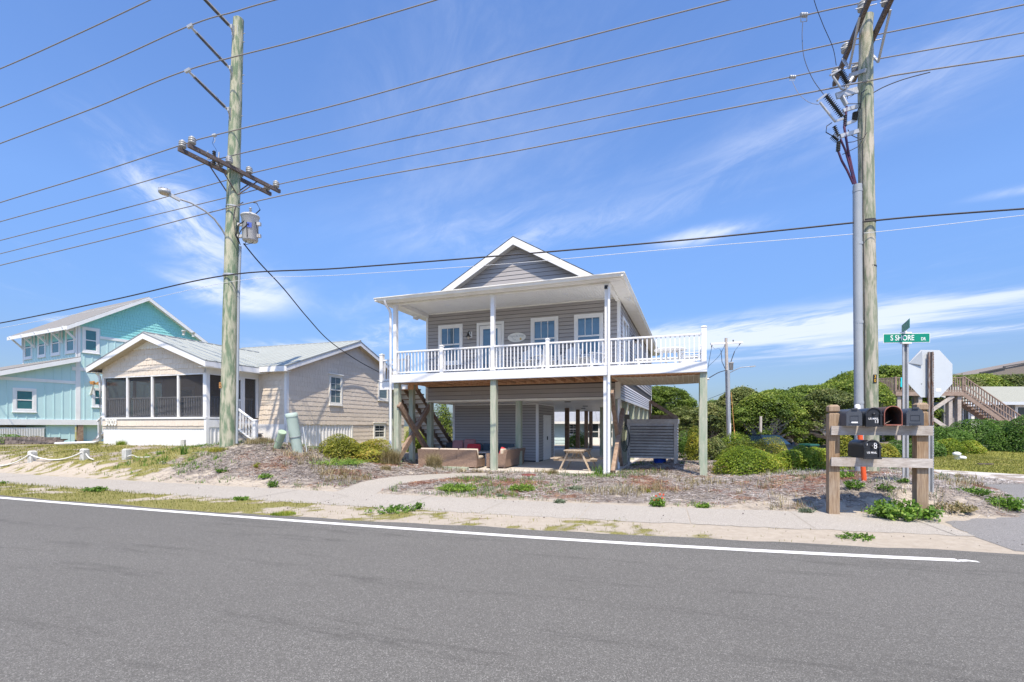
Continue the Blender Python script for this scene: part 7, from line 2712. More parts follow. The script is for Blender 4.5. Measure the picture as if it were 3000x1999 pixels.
def build_signs():
    # street name sign
    b = at(2653, 1405, 11.0)
    root = thing('street_sign', 'green street name sign reading S SHORE DR on a steel post with a crossing blade', 'street sign', (b.x, b.y, 0.0), 0)
    zt = at(2653, 1004, 11).z
    mb = MB(); uchannel(mb, 0, 0, b.z - 0.3, zt, 0.135, 0.05)
    mb.build('post', GALV, root)
    n = int((zt - b.z) / 0.06)
    me = MB().box(-0.006, 0.006, 0.0435, 0.0439, -0.01, 0.01).mesh('post_hole', BLACK)
    c = at(2655, 991, 11)
    ang = math.atan2(0.03, 1) * 0 + R(-2)
    w2, h2 = 0.485, 0.104
    z = c.z - 0.004
    bl = MB().prism([(-w2, -0.03, z - h2), (w2, -0.03, z - h2), (w2, -0.03, z + h2), (-w2, -0.03, z + h2)], (0, 0.004, 0)).build('sign_blade', LETTER, root, rot=(0, R(-2.2), R(-4)))
    i = 0.012
    MB().prism([(-w2 + i, -0.034, z - h2 + i), (w2 - i, -0.034, z - h2 + i), (w2 - i, -0.034, z + h2 - i), (-w2 + i, -0.034, z + h2 - i)], (0, 0.0035, 0)).build('sign_face', SIGNGREEN, bl)
    bl.rotation_euler = (0, 0, R(-6))
    text('S SHORE', 'lettering', LETTER, bl, (-0.09, -0.0355, z), (R(90), 0, 0), 0.165, 0.0008, 0.78, bold=0.002)
    text('DR', 'lettering', LETTER, bl, (0.345, -0.0355, z - 0.028), (R(90), 0, 0), 0.095, 0.0008, 0.78, bold=0.0015)
    mb = MB()
    mb.box(-0.105, 0.105, -0.045, 0.03, z + h2 - 0.008, z + h2 + 0.03)
    mb.box(-0.105, 0.105, -0.045, 0.03, z - h2 - 0.022, z - h2 + 0.012)
    mb.box(-0.02, 0.02, -0.01, 0.02, z + h2 + 0.03, z + h2 + 0.06)
    mb.build('bracket', OFFWHITE, root)
    z2 = z + h2 + 0.06 + 0.10
    bl2 = MB().prism([(-0.43, -0.003, z2 - 0.1), (0.43, -0.003, z2 - 0.1), (0.43, -0.003, z2 + 0.1), (-0.43, -0.003, z2 + 0.1)], (0, 0.006, 0)).build('sign_blade', SIGNGREEN, root, rot=(0, 0, R(57.5)))
    bl2.rotation_euler = (0, 0, R(-119.5))
    txt = text('BEACHWOOD', 'lettering', LETTER, bl2, (-0.05, 0.0045, z2), (R(90), 0, R(180)), 0.15, 0.0006, 0.72, bold=0.001)
    text('DR', 'lettering', LETTER, bl2, (-0.38, 0.0045, z2 - 0.03), (R(90), 0, R(180)), 0.085, 0.0006, 0.7)
    txt.location.x = 0.02
    # stop sign seen from behind
    b = at(2729, 1426, 9.4)
    root = thing('stop_sign', 'back of an octagonal road sign on a rusty perforated steel post', 'road sign', (b.x, b.y, 0.0), R(4))
    zc = at(2737, 1095, 9.45).z
    zt = at(2729, 1031, 9.4).z
    mb = MB(); uchannel(mb, -0.01, 0, 1.62, zt, 0.105, 0.045); mb.build('post', RUST, root)
    mb = MB(); uchannel(mb, 0.0, 0.012, b.z - 0.3, 1.66, 0.112, 0.045); mb.build('post', GALV, root)
    me = MB().lathe([(0.0065, 0.0), (0.0065, 0.002)], (0, 0, 0), 6, axis=(0, -1, 0)).mesh('post_hole', BLACK)
    zz = b.z + 0.08
    hb = MB()
    while zz < zt - 0.02:
        hb.lathe([(0.0075, 0.0), (0.0075, 0.002)], (0.038, -0.005, zz), 6, axis=(0, -1, 0))
        zz += 0.05
    hb.build('post_holes', BLACK, root)['kind'] = 'stuff'
    r = 0.457
    o8 = [(0.04 + r / math.cos(math.pi / 8) * math.cos(math.pi / 8 + k * math.pi / 4), 0.066, zc + r / math.cos(math.pi / 8) * math.sin(math.pi / 8 + k * math.pi / 4)) for k in range(8)]
    MB().prism(o8, (0, 0.004, 0)).build('sign_panel', SIGNBACK, root, rot=(0, 0, R(0)))
    MB().prism([(x, 0.0715, z) for x, _, z in o8], (0, 0.001, 0)).build('sign_face', REDLAMP, root)
    MB().add([(-0.155, 0.06, zc + 0.452), (-0.405, 0.06, zc + 0.20), (-0.165, 0.035, zc + 0.155), (-0.15, 0.032, zc + 0.17), (-0.143, 0.05, zc + 0.44)], [(0, 1, 2, 3, 4)]).build('bent_corner', PVCGREY, root)
    MB().box(0.15, 0.26, 0.063, 0.0655, zc - 0.345, zc - 0.285).build('sticker', LETTER, root)
    MB().lathe([(0.012, 0.0), (0.012, 0.006)], (-0.14, 0.066, zc - 0.19), 8, axis=(0, -1, 0)).build('rivet', GALV, root)
    # orange marker
    b = at(2537, 1433, 10.4)
    root = thing('marker_post', 'leaning bright orange marker post with white cap behind the mailboxes', 'marker post', (b.x, b.y, b.z), 0)
    top = at(2511, 1185, 10.5) - b
    mb = MB().tube([(0, 0, -0.2), tuple(top * 0.93)], 0.048, 14)
    mb.build('tube', ORANGE, root)
    mb = MB().tube([tuple(top * 0.92), tuple(top * 0.985), tuple(top)], [0.052, 0.052, 0.03], 14)
    mb.build('cap', WHITE, root)
    # telecom pedestals
    def ped(label, x0, y0, x1, y1, Y, w, mat):
        b = at(x0, y0, Y)
        t = at(x1, y1, Y - 0.2) - b
        root = thing('pedestal', label, 'utility pedestal', tuple(b), 0, 'leaning utility pedestals by the left pole')
        mb = MB()
        d = t.normalized()
        mb.tube([-d * 0.3, t * 0.42], w * 0.93, 18)
        mb.build('lower_tube', mat, root)
        u = MB().tube([t * 0.38, t * 0.91], w, 18).build('upper_tube', mat, root)
        MB().tube([t * 0.91, t * 0.995, t], [w * 1.06, w * 1.06, w * 0.96], 18).build('cap', mat, root)
        MB().tube([t * 0.378, t * 0.40], w * 1.03, 18).build('seam_ring', LETTERGREY, root)
    ped('large leaning pale green utility pedestal with flat round cap', 872, 1322, 853, 1211, 17.0, 0.185, PEDESTAL)
    ped('small leaning green utility pedestal left of the large one', 814, 1307, 828, 1265, 16.8, 0.125, PEDESTAL2)
    g = MB().tube([at(888, 1252, 17.6), at(900, 1330, 17.2)], 0.02, 6).build('marker_rod', PVCGREY)
    tag(g, 'thin leaning grey rod just right of the large pedestal', 'rod')


build_signs()


# ------------------------------------------------------------------ rope fence, stone bed, small things at the left


def build_rope_fence():
    pts = [(-60, 1335, 17.9), (95, 1341, 17.6), (248, 1345, 17.0), (371, 1347, 16.9)]
    labs = ['white rope post beyond the left edge', 'chunky white rope post nearest the left edge of the lawn', 'chunky white rope post in the middle of the roped row', 'chunky white rope post nearest the brown mound']
    tops = []
    me = None
    for i, ((px, py, Y), lab) in enumerate(zip(pts, labs)):
        p = at(px, py, Y)
        z = hz(p.x, p.y)
        t = thing('rope_post', lab, 'post', (p.x, p.y, z), R(-15), 'low white posts of the rope fence')
        mb = MB().box(-0.095, 0.095, -0.095, 0.095, -0.3, 0.33)
        mb.hexa([(-0.095, -0.095, 0.331), (0.095, -0.095, 0.331), (0.095, 0.095, 0.331), (-0.095, 0.095, 0.331), (-0.06, -0.06, 0.375), (0.06, -0.06, 0.375), (0.06, 0.06, 0.375), (-0.06, 0.06, 0.375)])
        mb.build('post_body', ROPEPOST, t)
        tops.append(Vector((p.x, p.y, z + 0.25)))
    labs = ['white rope sagging from the left frame edge to the first post', 'white rope sagging between the two leftmost visible posts', None, 'white rope lying slack in the grass beside the last post']
    for i in range(2):
        a, b = tops[i], tops[i + 1]
        P = [a.lerp(b, k / 14) - Vector((0, 0, 0.30 * (1 - (2 * k / 14 - 1) ** 2) * (0.75 if i else 0.9))) + Vector((0, -0.1, 0)) for k in range(15)]
        P = [Vector((q.x, q.y, max(q.z, hz(q.x, q.y) + 0.03))) for q in P]
        o = MB().tube(P, 0.024, 7).build('rope', ROPE)
        tag(o, labs[i], 'rope', 'ropes of the low fence')
    for lab, s in (('frayed white rope end hanging from the middle post to the ground', [(252, 1330, 16.9), (262, 1342, 16.8), (275, 1347, 16.7)]),
                   ('white rope lying slack in the grass beside the last post', [(373, 1338, 16.8), (388, 1334, 16.9), (405, 1340, 17), (440, 1343, 17.1)])):
        P = []
        for k, (px, py, Y) in enumerate(s):
            q = at(px, py, Y)
            P.append(Vector((q.x, q.y, q.z if k == 0 else max(hz(q.x, q.y) + 0.03, min(q.z, hz(q.x, q.y) + 0.2)))))
        o = MB().tube(bez(P, 6), 0.018, 6).build('rope', ROPE)
        tag(o, lab, 'rope', 'ropes of the low fence')
    p = at(537, 1309, 20.0)
    t = thing('rope_post', 'weathered short post standing close to the white cottage skirting', 'post', (p.x, p.y, hz(p.x, p.y)), 0)
    MB().box(-0.07, 0.07, -0.07, 0.07, -0.2, 0.27).build('post_body', ROPEPOST, t)
    # stone retaining wall of the flower bed
    rr = random.Random(5)
    a = at(-40, 1302, 27.5); b = at(170, 1304, 26.5)
    t = thing('stone_wall', 'low dark rough stone wall of the raised bed before the mint house', 'wall', (a.x, a.y, 0), math.atan2(b.y - a.y, b.x - a.x))
    L = math.hypot(b.x - a.x, b.y - a.y)
    z0 = hz(a.x, a.y) - 0.05
    for c in range(3):
        x = -0.1 * (c % 2) + 0.02 * c
        while x < L - 0.15 * c:
            w = rr.uniform(0.19, 0.30)
            h = 0.155
            j = lambda k=0.025: rr.uniform(-k, k)
            zb = z0 + c * 0.16 + 0.004
            MB().hexa([(x + j(), 0.03 * c + j(), zb), (x + w + j(), 0.03 * c + j(), zb), (x + w, 0.25, zb), (x, 0.25, zb), (x + 0.02 + j(), 0.03 * c + 0.02 + j(), zb + h + j(0.015)), (x + w - 0.02 + j(), 0.03 * c + 0.02 + j(), zb + h + j(0.015)), (x + w - 0.01, 0.25, zb + h), (x + 0.01, 0.25, zb + h)]).build('stone', STONE, t)
            x += w + 0.012
    p = at(184, 1297, 27)
    t = thing('bird_bath', 'small dark shallow bowl on a pedestal beside the stone bed', 'bird bath', (p.x, p.y, hz(p.x, p.y)), 0)
    MB().lathe([(0.12, 0), (0.05, 0.04), (0.05, 0.16), (0.20, 0.22), (0.24, 0.26), (0.22, 0.26), (0.05, 0.2)], (0, 0, 0), 16).build('bowl', STONE, t)


build_rope_fence()


# ------------------------------------------------------------------ parked car and bin under the trees


def build_car():
    p = at(2258, 1324, 31)
    t = thing('parked_car', 'dark blue car parked under the oaks, mostly hidden by the bushes', 'car', (p.x, p.y, -0.62), R(8))
    w = 0.93
    secs = [(-2.2, 0.45, 0.72, 0.78), (-2.15, 0.35, 0.95, 0.90), (-1.2, 0.3, 1.08, 0.95), (-0.75, 0.3, 1.12, 0.96), (0.1, 0.3, 1.68, 0.78), (1.5, 0.3, 1.72, 0.76), (2.2, 0.35, 1.2, 0.9), (2.35, 0.45, 0.85, 0.85)]
    mb = MB()
    vs = []
    for y, zb, zt, k in secs:
        zm = min(zt, 1.05)
        vs += [(-w * 0.92, y, zb), (-w, y, (zb + zm) / 2), (-w * 0.97, y, zm), (-w * k * 0.9 if zt > 1.1 else -w * 0.85, y, zt), (w * k * 0.9 if zt > 1.1 else w * 0.85, y, zt), (w * 0.97, y, zm), (w, y, (zb + zm) / 2), (w * 0.92, y, zb)]
    n = 8
    fs = [(i * n + j, i * n + (j + 1) % n, (i + 1) * n + (j + 1) % n, (i + 1) * n + j) for i in range(len(secs) - 1) for j in range(n)]
    fs += [tuple(range(n)), tuple(range(len(vs) - n, len(vs)))[::-1]]
    mb.add(vs, fs)
    mb.build('body', CARPAINT, t)
    MB().hexa([(-0.78, -0.78, 1.12), (0.78, -0.78, 1.12), (0.78, -0.72, 1.13), (-0.78, -0.72, 1.13), (-0.62, 0.02, 1.64), (0.62, 0.02, 1.64), (0.62, 0.06, 1.62), (-0.62, 0.06, 1.62)]).build('windscreen', CARGLASS, t)
    for s in (-1, 1):
        MB().hexa([(s * 0.92, -0.6, 1.1), (s * 0.92, 1.8, 1.12), (s * 0.90, 1.8, 1.12), (s * 0.90, -0.6, 1.1), (s * 0.72, 0.12, 1.6), (s * 0.70, 1.5, 1.62), (s * 0.68, 1.5, 1.62), (s * 0.70, 0.12, 1.6)]).build('side_window', CARGLASS, t)
        MB().box(s * 0.62 - 0.2, s * 0.62 + 0.2, -2.19, -2.12, 0.62, 0.8).build('headlight', GLASS_D, t)
        MB().box(s * 1.02 - 0.09, s * 1.02 + 0.09, -0.72, -0.6, 1.08, 1.22).build('mirror', CARPAINT, t)
        for y in (-1.4, 1.4):
            wh = MB().lathe([(0.2, -0.1), (0.33, -0.1), (0.33, 0.1), (0.2, 0.1)], (s * 0.85, y, 0.33), 16, axis=(1, 0, 0)).build('wheel', TYRE, t)
            MB().lathe([(0.2, -0.105), (0.2, 0.105)], (s * 0.85, y, 0.33), 12, axis=(1, 0, 0)).build('rim', GALV, wh)
    p = at(2370, 1345, 29.5)
    t = thing('wheelie_bin', 'dark green lidded bin in the shade below the oaks', 'bin', (p.x, p.y, hz(p.x, p.y)), R(20))
    MB().hexa([(-0.28, -0.3, 0), (0.28, -0.3, 0), (0.28, 0.3, 0), (-0.28, 0.3, 0), (-0.36, -0.38, 0.95), (0.36, -0.38, 0.95), (0.36, 0.38, 0.95), (-0.36, 0.38, 0.95)]).build('bin_body', GREENBIN, t)
    MB().hexa([(-0.39, -0.42, 0.952), (0.39, -0.42, 0.952), (0.39, 0.4, 0.952), (-0.39, 0.4, 0.952), (-0.36, -0.36, 1.03), (0.36, -0.36, 1.03), (0.36, 0.38, 1.05), (-0.36, 0.38, 1.05)]).build('lid', GREENBIN, t)


build_car()


def build_small():
    def foot(px, py, Y):
        p = at(px, py, Y)
        return p.x, p.y, hz(p.x, p.y)
    x, y, z = foot(2228, 1290, 31.5)
    t = thing('timber_post', 'slim pale timber post standing under the oaks left of the parked car', 'post', (x, y, z), 0)
    MB().tube([(0, 0, -0.2), (0, 0, 1.6), (0.02, 0, at(2228, 1220, 31.5).z - z)], [0.10, 0.09, 0.08], 10).build('shaft', GRAYWOOD, t)
    x, y, z = foot(2803, 1343, 21.5)
    t = thing('vent_pipe', 'short white capped pipe standing at the edge of the right lawn', 'pipe', (x, y, z), 0)
    MB().lathe([(0.10, -0.1), (0.10, 0.16), (0.14, 0.17), (0.15, 0.28), (0.06, 0.33), (0.0, 0.33)], (0, 0, 0), 12).build('pipe_body', WHITE, t)
    x, y, z = foot(2819, 1341, 21.5)
    o = tag(MB().lathe([(0.10, 0.0), (0.16, 0.05), (0.13, 0.12), (0.04, 0.15)], (0, 0, 0), 9).build('stone', WHITE), 'small white stone lying beside the capped lawn pipe', 'stone')
    o.location = (x, y, z)
    x, y, z = foot(2887, 1361, 19.3)
    o = tag(MB().box(-0.26, 0.26, -0.05, 0.05, -0.02, 0.06).build('plank', ARMWOOD), 'short dark plank lying flat on the right lawn', 'plank')
    o.location = (x, y, z)
    o.rotation_euler = (0, 0, R(-8))


build_small()

# ------------------------------------------------------------------ vegetation


def gfull(X, Y):
    X = np.asarray(X, float); Y = np.asarray(Y, float)
    s, p = sp(X, Y)
    q = p - pline(s)
    la = 1 - sstep(poly_sd(X, Y, LAWN), -0.2, 0.3)
    bumpy = sstep(q, 3.4, 5) * (1 - la) * 0.055 + sstep(q, 0.7, 0.9) * (1 - sstep(q, 1.3, 1.6)) * 0.025
    okd = sstep(np.minimum(np.minimum(poly_sd(X, Y, APRON), poly_sd(X, Y, WALK)), poly_sd(X, Y, HSLAB)), 0.05, 0.7)
    return hval(X, Y) + bumpy * okd * (fbm(X, Y, 2.2, 5, 3) - 0.45) * (Y < 60)


def stuff(name, V, k, mat, tint, label=None):
    o = link(name, np_mesh(name, V, k, mat, tint))
    o['kind'] = 'stuff'
    return o


def build_scatter():
    # dry thatch lying over the mound and yard
    N = 200000
    X = rng.uniform(-13, 14.5, N); Y = rng.uniform(8, 21.5, N)
    s, p = sp(X, Y)
    q = p - pline(s)
    sa, gr, la, far = zones(X, Y)
    w = (1 - sa) * (1 - gr) * (1 - la)
    w *= (q > 3.35) & (poly_sd(X, Y, APRON) > 0.05) & (poly_sd(X, Y, WALK) > 0.03) & (poly_sd(X, Y, HSLAB) > 0.02)
    w *= np.abs(X) < 1.12 * Y
    w *= np.where(X < -9, sstep(X + 0.2 * (Y - 15), -12, -9), 1)
    keep = rng.random(N) < w * np.clip(13.0 / Y, 0.3, 1.3) * 0.95
    X, Y = X[keep], Y[keep]
    Z = gfull(X, Y)
    n = len(X)
    ang = rng.uniform(0, math.pi * 2, n)
    ln = rng.uniform(0.07, 0.26, n)[:, None]
    wd = rng.uniform(0.005, 0.011, n)[:, None] * np.clip(Y / 11, 0.8, 1.6)[:, None]
    d = np.stack([np.cos(ang), np.sin(ang), rng.normal(0.05, 0.16, n)], 1)
    sd = np.stack([-np.sin(ang), np.cos(ang), rng.normal(0, 0.3, n)], 1)
    P = np.stack([X, Y, Z + rng.uniform(0.004, 0.035, n)], 1)
    V = np.stack([P - d * ln / 2 - sd * wd / 2, P - d * ln / 2 + sd * wd / 2, P + d * ln / 2 + sd * wd / 2, P + d * ln / 2 - sd * wd / 2], 1)
    rust = (fbm(X, Y, 0.8, 41) + 0.25 * rng.normal(0, 0.3, n)) > 0.60
    tint = rng.random(n)
    stuff('dry_thatch', V[~rust].reshape(-1, 3), 4, L_STRAW, tint[~rust])
    stuff('rusty_thatch', V[rust].reshape(-1, 3), 4, L_RUST, tint[rust])
    # grass of the verge and of the cottage lawn
    N = 260000
    X = rng.uniform(-26, 10, N); Y = rng.uniform(6.5, 23, N)
    s, p = sp(X, Y)
    q = p - pline(s)
    sa, gr, la, far = zones(X, Y)
    verge = (q > q_e(s) + 0.02) & (q < 1.72)
    lawn_l = q > 3.6
    w = gr * (verge * 0.95 + lawn_l * 0.5)
    w *= (np.abs(X) < 1.12 * Y) & (poly_sd(X, Y, WALK) > 0)
    keep = rng.random(N) < w
    X, Y = X[keep], Y[keep]
    Z = gfull(X, Y)
    n = len(X)
    H = rng.uniform(0.03, 0.085, n) * np.clip(Y / 13, 0.7, 1.2)
    V = blades(np.stack([X, Y, Z - 0.005], 1), H, 0.008 * np.clip(Y / 9, 0.8, 2.0)[:, None], 0.7)
    t = np.repeat(np.clip(rng.normal(0.55, 0.25, n), 0, 1), 2)
    stuff('grass', V, 4, L_LAWN, t)
    # sparse taller stems and small weeds over yard
    N = 14000
    X = rng.uniform(-13, 14, N); Y = rng.uniform(8.5, 21, N)
    s, p = sp(X, Y)
    q = p - pline(s)
    cl = fbm(X, Y, 0.9, 61)
    w = (q > 3.4) & (poly_sd(X, Y, APRON) > 0.1) & (poly_sd(X, Y, WALK) > 0.05) & (poly_sd(X, Y, HSLAB) > 0.05) & (np.abs(X) < 1.1 * Y)
    keep = w & (rng.random(N) < sstep(cl, 0.44, 0.72))
    X, Y = X[keep], Y[keep]
    rep = 7
    X = np.repeat(X, rep) + rng.normal(0, 0.045, len(X) * rep); Y = np.repeat(Y, rep) + rng.normal(0, 0.045, len(Y) * rep)
    Z = gfull(X, Y)
    n = len(X)
    kind = fbm(X, Y, 0.35, 91) + rng.normal(0, 0.05, n)
    H = np.abs(rng.normal(0.12, 0.07, n)) + 0.03
    P = np.stack([X, Y, Z - 0.01], 1)
    for nm, mask, mt in (('dry_weeds', kind < 0.46, L_DRYGRASS), ('silvery_weeds', (kind >= 0.46) & (kind < 0.53), L_GREYWEED), ('green_weeds', kind >= 0.53, L_WEED)):
        if mask.sum() == 0: continue
        V = blades(P[mask], H[mask] * {'silvery_weeds': 0.75, 'green_weeds': 0.6}.get(nm, 0.9), 0.012 * np.clip(Y[mask] / 11, 0.8, 1.6)[:, None], 0.6)
        stuff(nm, V, 4, mt, np.repeat(rng.random(mask.sum()), 2))
    # right hand lawn
    N = 60000
    X = rng.uniform(11, 27, N); Y = rng.uniform(15, 26, N)
    keep = (poly_sd(X, Y, LAWN) < 0) & (X < 1.1 * Y)
    X, Y = X[keep], Y[keep]
    n = len(X)
    V = blades(np.stack([X, Y, gfull(X, Y) - 0.005], 1), rng.uniform(0.03, 0.08, n), 0.02, 0.7)
    stuff('lawn_grass', V, 4, L_LAWN, np.repeat(np.clip(rng.normal(0.5, 0.22, n), 0, 1), 2))
    # pebbles and grit along the shoulder
    N = 130
    s = rng.uniform(-12, 6.5, N); q = rng.uniform(0.6, 3.3, N)
    mb = MB()
    for a, b in zip(s, q):
        x, y = road_xy(a, b)
        r = abs(rng.normal(0, 0.005)) + 0.004
        z = hz(float(x), float(y)) + (0.024 if b > 1.6 else 0.004)
        mb.lathe([(r * 0.6, 0), (r, r * 0.5), (r * 0.5, r * 1.1)], (float(x), float(y), z), 6)
    o = mb.build('pebbles', STONE); o['kind'] = 'stuff'


def q_e(s):
    s = np.asarray(s)
    return 0.22 + 0.35 * sstep(s, -9, 0) + 0.03 * np.sin(s * 1.7) + 0.02 * np.sin(s * 4.1)


build_scatter()


def ellip_leaves(c, r, n, size, mat, parent, name='foliage', up=0.35, shell=0.45, lump=0.22, aspect=0.55, seed=0, flat=0.0):
    """leaves through the outer part of a lumpy ellipsoid"""
    g = np.random.default_rng(seed + 17)
    D = unit(g.normal(0, 1, (n, 3)))
    D[:, 2] = np.where(D[:, 2] < -0.25, -D[:, 2], D[:, 2])
    L = np.zeros(n)
    for k in range(9):
        a = unit(g.normal(0, 1, (1, 3)))
        L += np.cos((D @ a[0]) * g.uniform(4, 9) + g.uniform(0, 6)) * g.uniform(0.3, 1.0)
    L = L / 3.0
    rad = (1 + lump * L) * (1 - shell * g.random(n) ** 1.8)
    P = np.array(c) + D * np.array(r) * rad[:, None]
    nrm = D / np.array(r)
    nrm = unit(nrm) + np.array([0, 0, up])
    V = leaves(P, nrm, size, aspect, 0.55)
    me = np_mesh(name, V, 4, mat, np.clip(g.normal(0.5, 0.24, n), 0, 1))
    o = link(name, me, parent)
    return o


def bush(label, px, py, Y, wpx, hpx, mat, n, leaf, name='shrub', dy=0.9, group=None, lump=0.2, cat='shrub', seed=None):
    """wpx, hpx: size in photo pixels at distance Y; (px, py) its foot"""
    p = at(px, py, Y)
    z = hz(p.x, p.y)
    t = thing(name, label, cat, (p.x, p.y, z), 0, group)
    k = Y / F
    rx = wpx * k / 2; rzz = hpx * k * 1.02
    seed = seed if seed is not None else int(px + py)
    ellip_leaves((0, 0, 0.05), (rx, rx * dy, rzz), int(n * 1.7), leaf * 0.82, mat, t, lump=lump, seed=seed, up=0.8)
    # woody inside
    g = random.Random(seed)
    mb = MB()
    for i in range(16):
        a = g.uniform(0, 6.28); e = g.uniform(0.25, 1.2)
        q = Vector((math.cos(a) * math.cos(e) * rx * 0.8, math.sin(a) * math.cos(e) * rx * dy * 0.8, math.sin(e) * rzz * 0.8))
        m = q * 0.5 + Vector((g.uniform(-1, 1), g.uniform(-1, 1), 0.5)) * rx * 0.12
        mb.tube([(0, 0, -0.05), m, q], [0.025, 0.016, 0.006], 5, caps=False)
    mb.build('stems', BARK, t)
    return t


GB = 'rounded shrubs before the oak thicket'
BU = [
    ('big rounded green shrub right of the far deck pile, nearest the yard', 2190, 1392, 15.6, 200, 70, L_BUSH, 7000, 0.075),
    ('yellow-green shrub standing just behind the biggest rounded shrub', 2225, 1372, 18.0, 205, 72, L_BUSHY, 6000, 0.080),
    ('green shrub right of the biggest rounded shrub', 2330, 1386, 15.8, 120, 62, L_BUSH, 4500, 0.075),
    ('darker green shrub left of the mailbox stand', 2400, 1384, 15.4, 120, 66, L_BUSH, 4500, 0.075),
    ('yellow-tinged shrub between mailbox post and power pole', 2475, 1376, 16.5, 110, 88, L_BUSHY, 4500, 0.080),
    ('yellow shrub low behind the street sign post', 2580, 1345, 19, 110, 62, L_BUSHY, 3500, 0.085),
    ('pale grey-green scrub behind the far deck pile', 2095, 1358, 20.5, 90, 62, L_OAK2, 3000, 0.09),
    ('dark shrub in the shade beside the slatted shower', 2020, 1354, 22.0, 80, 72, L_HEDGE, 4500, 0.075),
    ('yellow-green shrub behind the pair of right deck piles', 2042, 1360, 20.5, 70, 88, L_BUSHY, 3000, 0.085),
    ('low bright shrub under the distant pole', 2150, 1335, 24, 110, 60, L_BUSH, 3500, 0.10),
    ('bright shrub under the oaks left of the parked car', 2195, 1325, 27, 70, 52, L_BUSH, 2500, 0.10),
]
for (lab, px, py, Y, w, h, m, n, lf) in BU:
    bush(lab, px, py, Y, w, h, m, n, lf, group=GB, lump=0.17)
bush('spreading olive-yellow shrub against the white skirting, left half', 1000, 1345, 18.0, 130, 62, L_BUSHY, 5500, 0.075, group='shrubs between the two houses')
bush('spreading olive-yellow shrub beside the left downspout, right half', 1090, 1345, 18.2, 125, 56, L_BUSHY, 5000, 0.075, group='shrubs between the two houses')
bush('green shrub seen behind the outside stairs, under the landing', 1262, 1322, 27.0, 70, 76, L_BUSH, 3000, 0.10, group='shrubs between the two houses')
bush('green shrub low behind the crossed braces', 1215, 1330, 25.0, 80, 62, L_BUSH, 3000, 0.10, group='shrubs between the two houses')
bush('tall green shrub behind the middle of the outside stairs', 1300, 1318, 30.0, 70, 120, L_OAK, 3000, 0.12, group='shrubs between the two houses')
bush('green shrub before the aqua cottage beyond the carport', 1690, 1310, 37.0, 70, 40, L_BUSH, 2500, 0.13)
bush('small flowering plants of the raised stone bed at the left edge', 30, 1296, 28.0, 90, 26, L_WEED, 1800, 0.09, name='bed_plants', cat='plants')
bush('dry reddish plants of the raised bed near its right end', 100, 1297, 27.8, 80, 20, L_DRYGRASS, 1200, 0.08, name='bed_plants', cat='plants')
GH = 'clipped green shrubs of the right garden'
for (lab, px, py, Y, w, h, m, n, lf) in (
        ('long dense hedge below the brown stairs, left part', 2770, 1322, 28, 130, 54, L_HEDGE, 6500, 0.11),
        ('long dense hedge below the brown stairs, middle part', 2850, 1316, 28.5, 140, 66, L_HEDGE, 7000, 0.11),
        ('long dense hedge below the brown stairs, right part', 2925, 1312, 29, 110, 68, L_HEDGE, 6000, 0.11),
        ('big rounded shrub at the right frame edge above the lawn', 2998, 1325, 25, 110, 98, L_HEDGE, 6000, 0.10),
        ('rounded shrub just left of the shrub at the frame edge', 2935, 1322, 25.5, 90, 56, L_HEDGE, 4500, 0.10),
        ('yellow-green clipped shrub right of the stop sign post', 2778, 1335, 24.5, 78, 44, L_BUSH, 3500, 0.09),
        ('small clipped yellow-green shrub left of the longer lawn shadow', 2845, 1328, 25, 66, 34, L_BUSH, 3000, 0.09),
        ('dark clipped shrub between the street sign and the right mailbox post', 2640, 1342, 22, 100, 58, L_HEDGE, 4000, 0.09),
        ('green clipped shrub seen between the mailbox post and the stop sign post', 2715, 1338, 23.5, 90, 52, L_HEDGE, 4000, 0.09)):
    bush(lab, px, py, Y, w, h, m, n, lf, group=GH, lump=0.10)


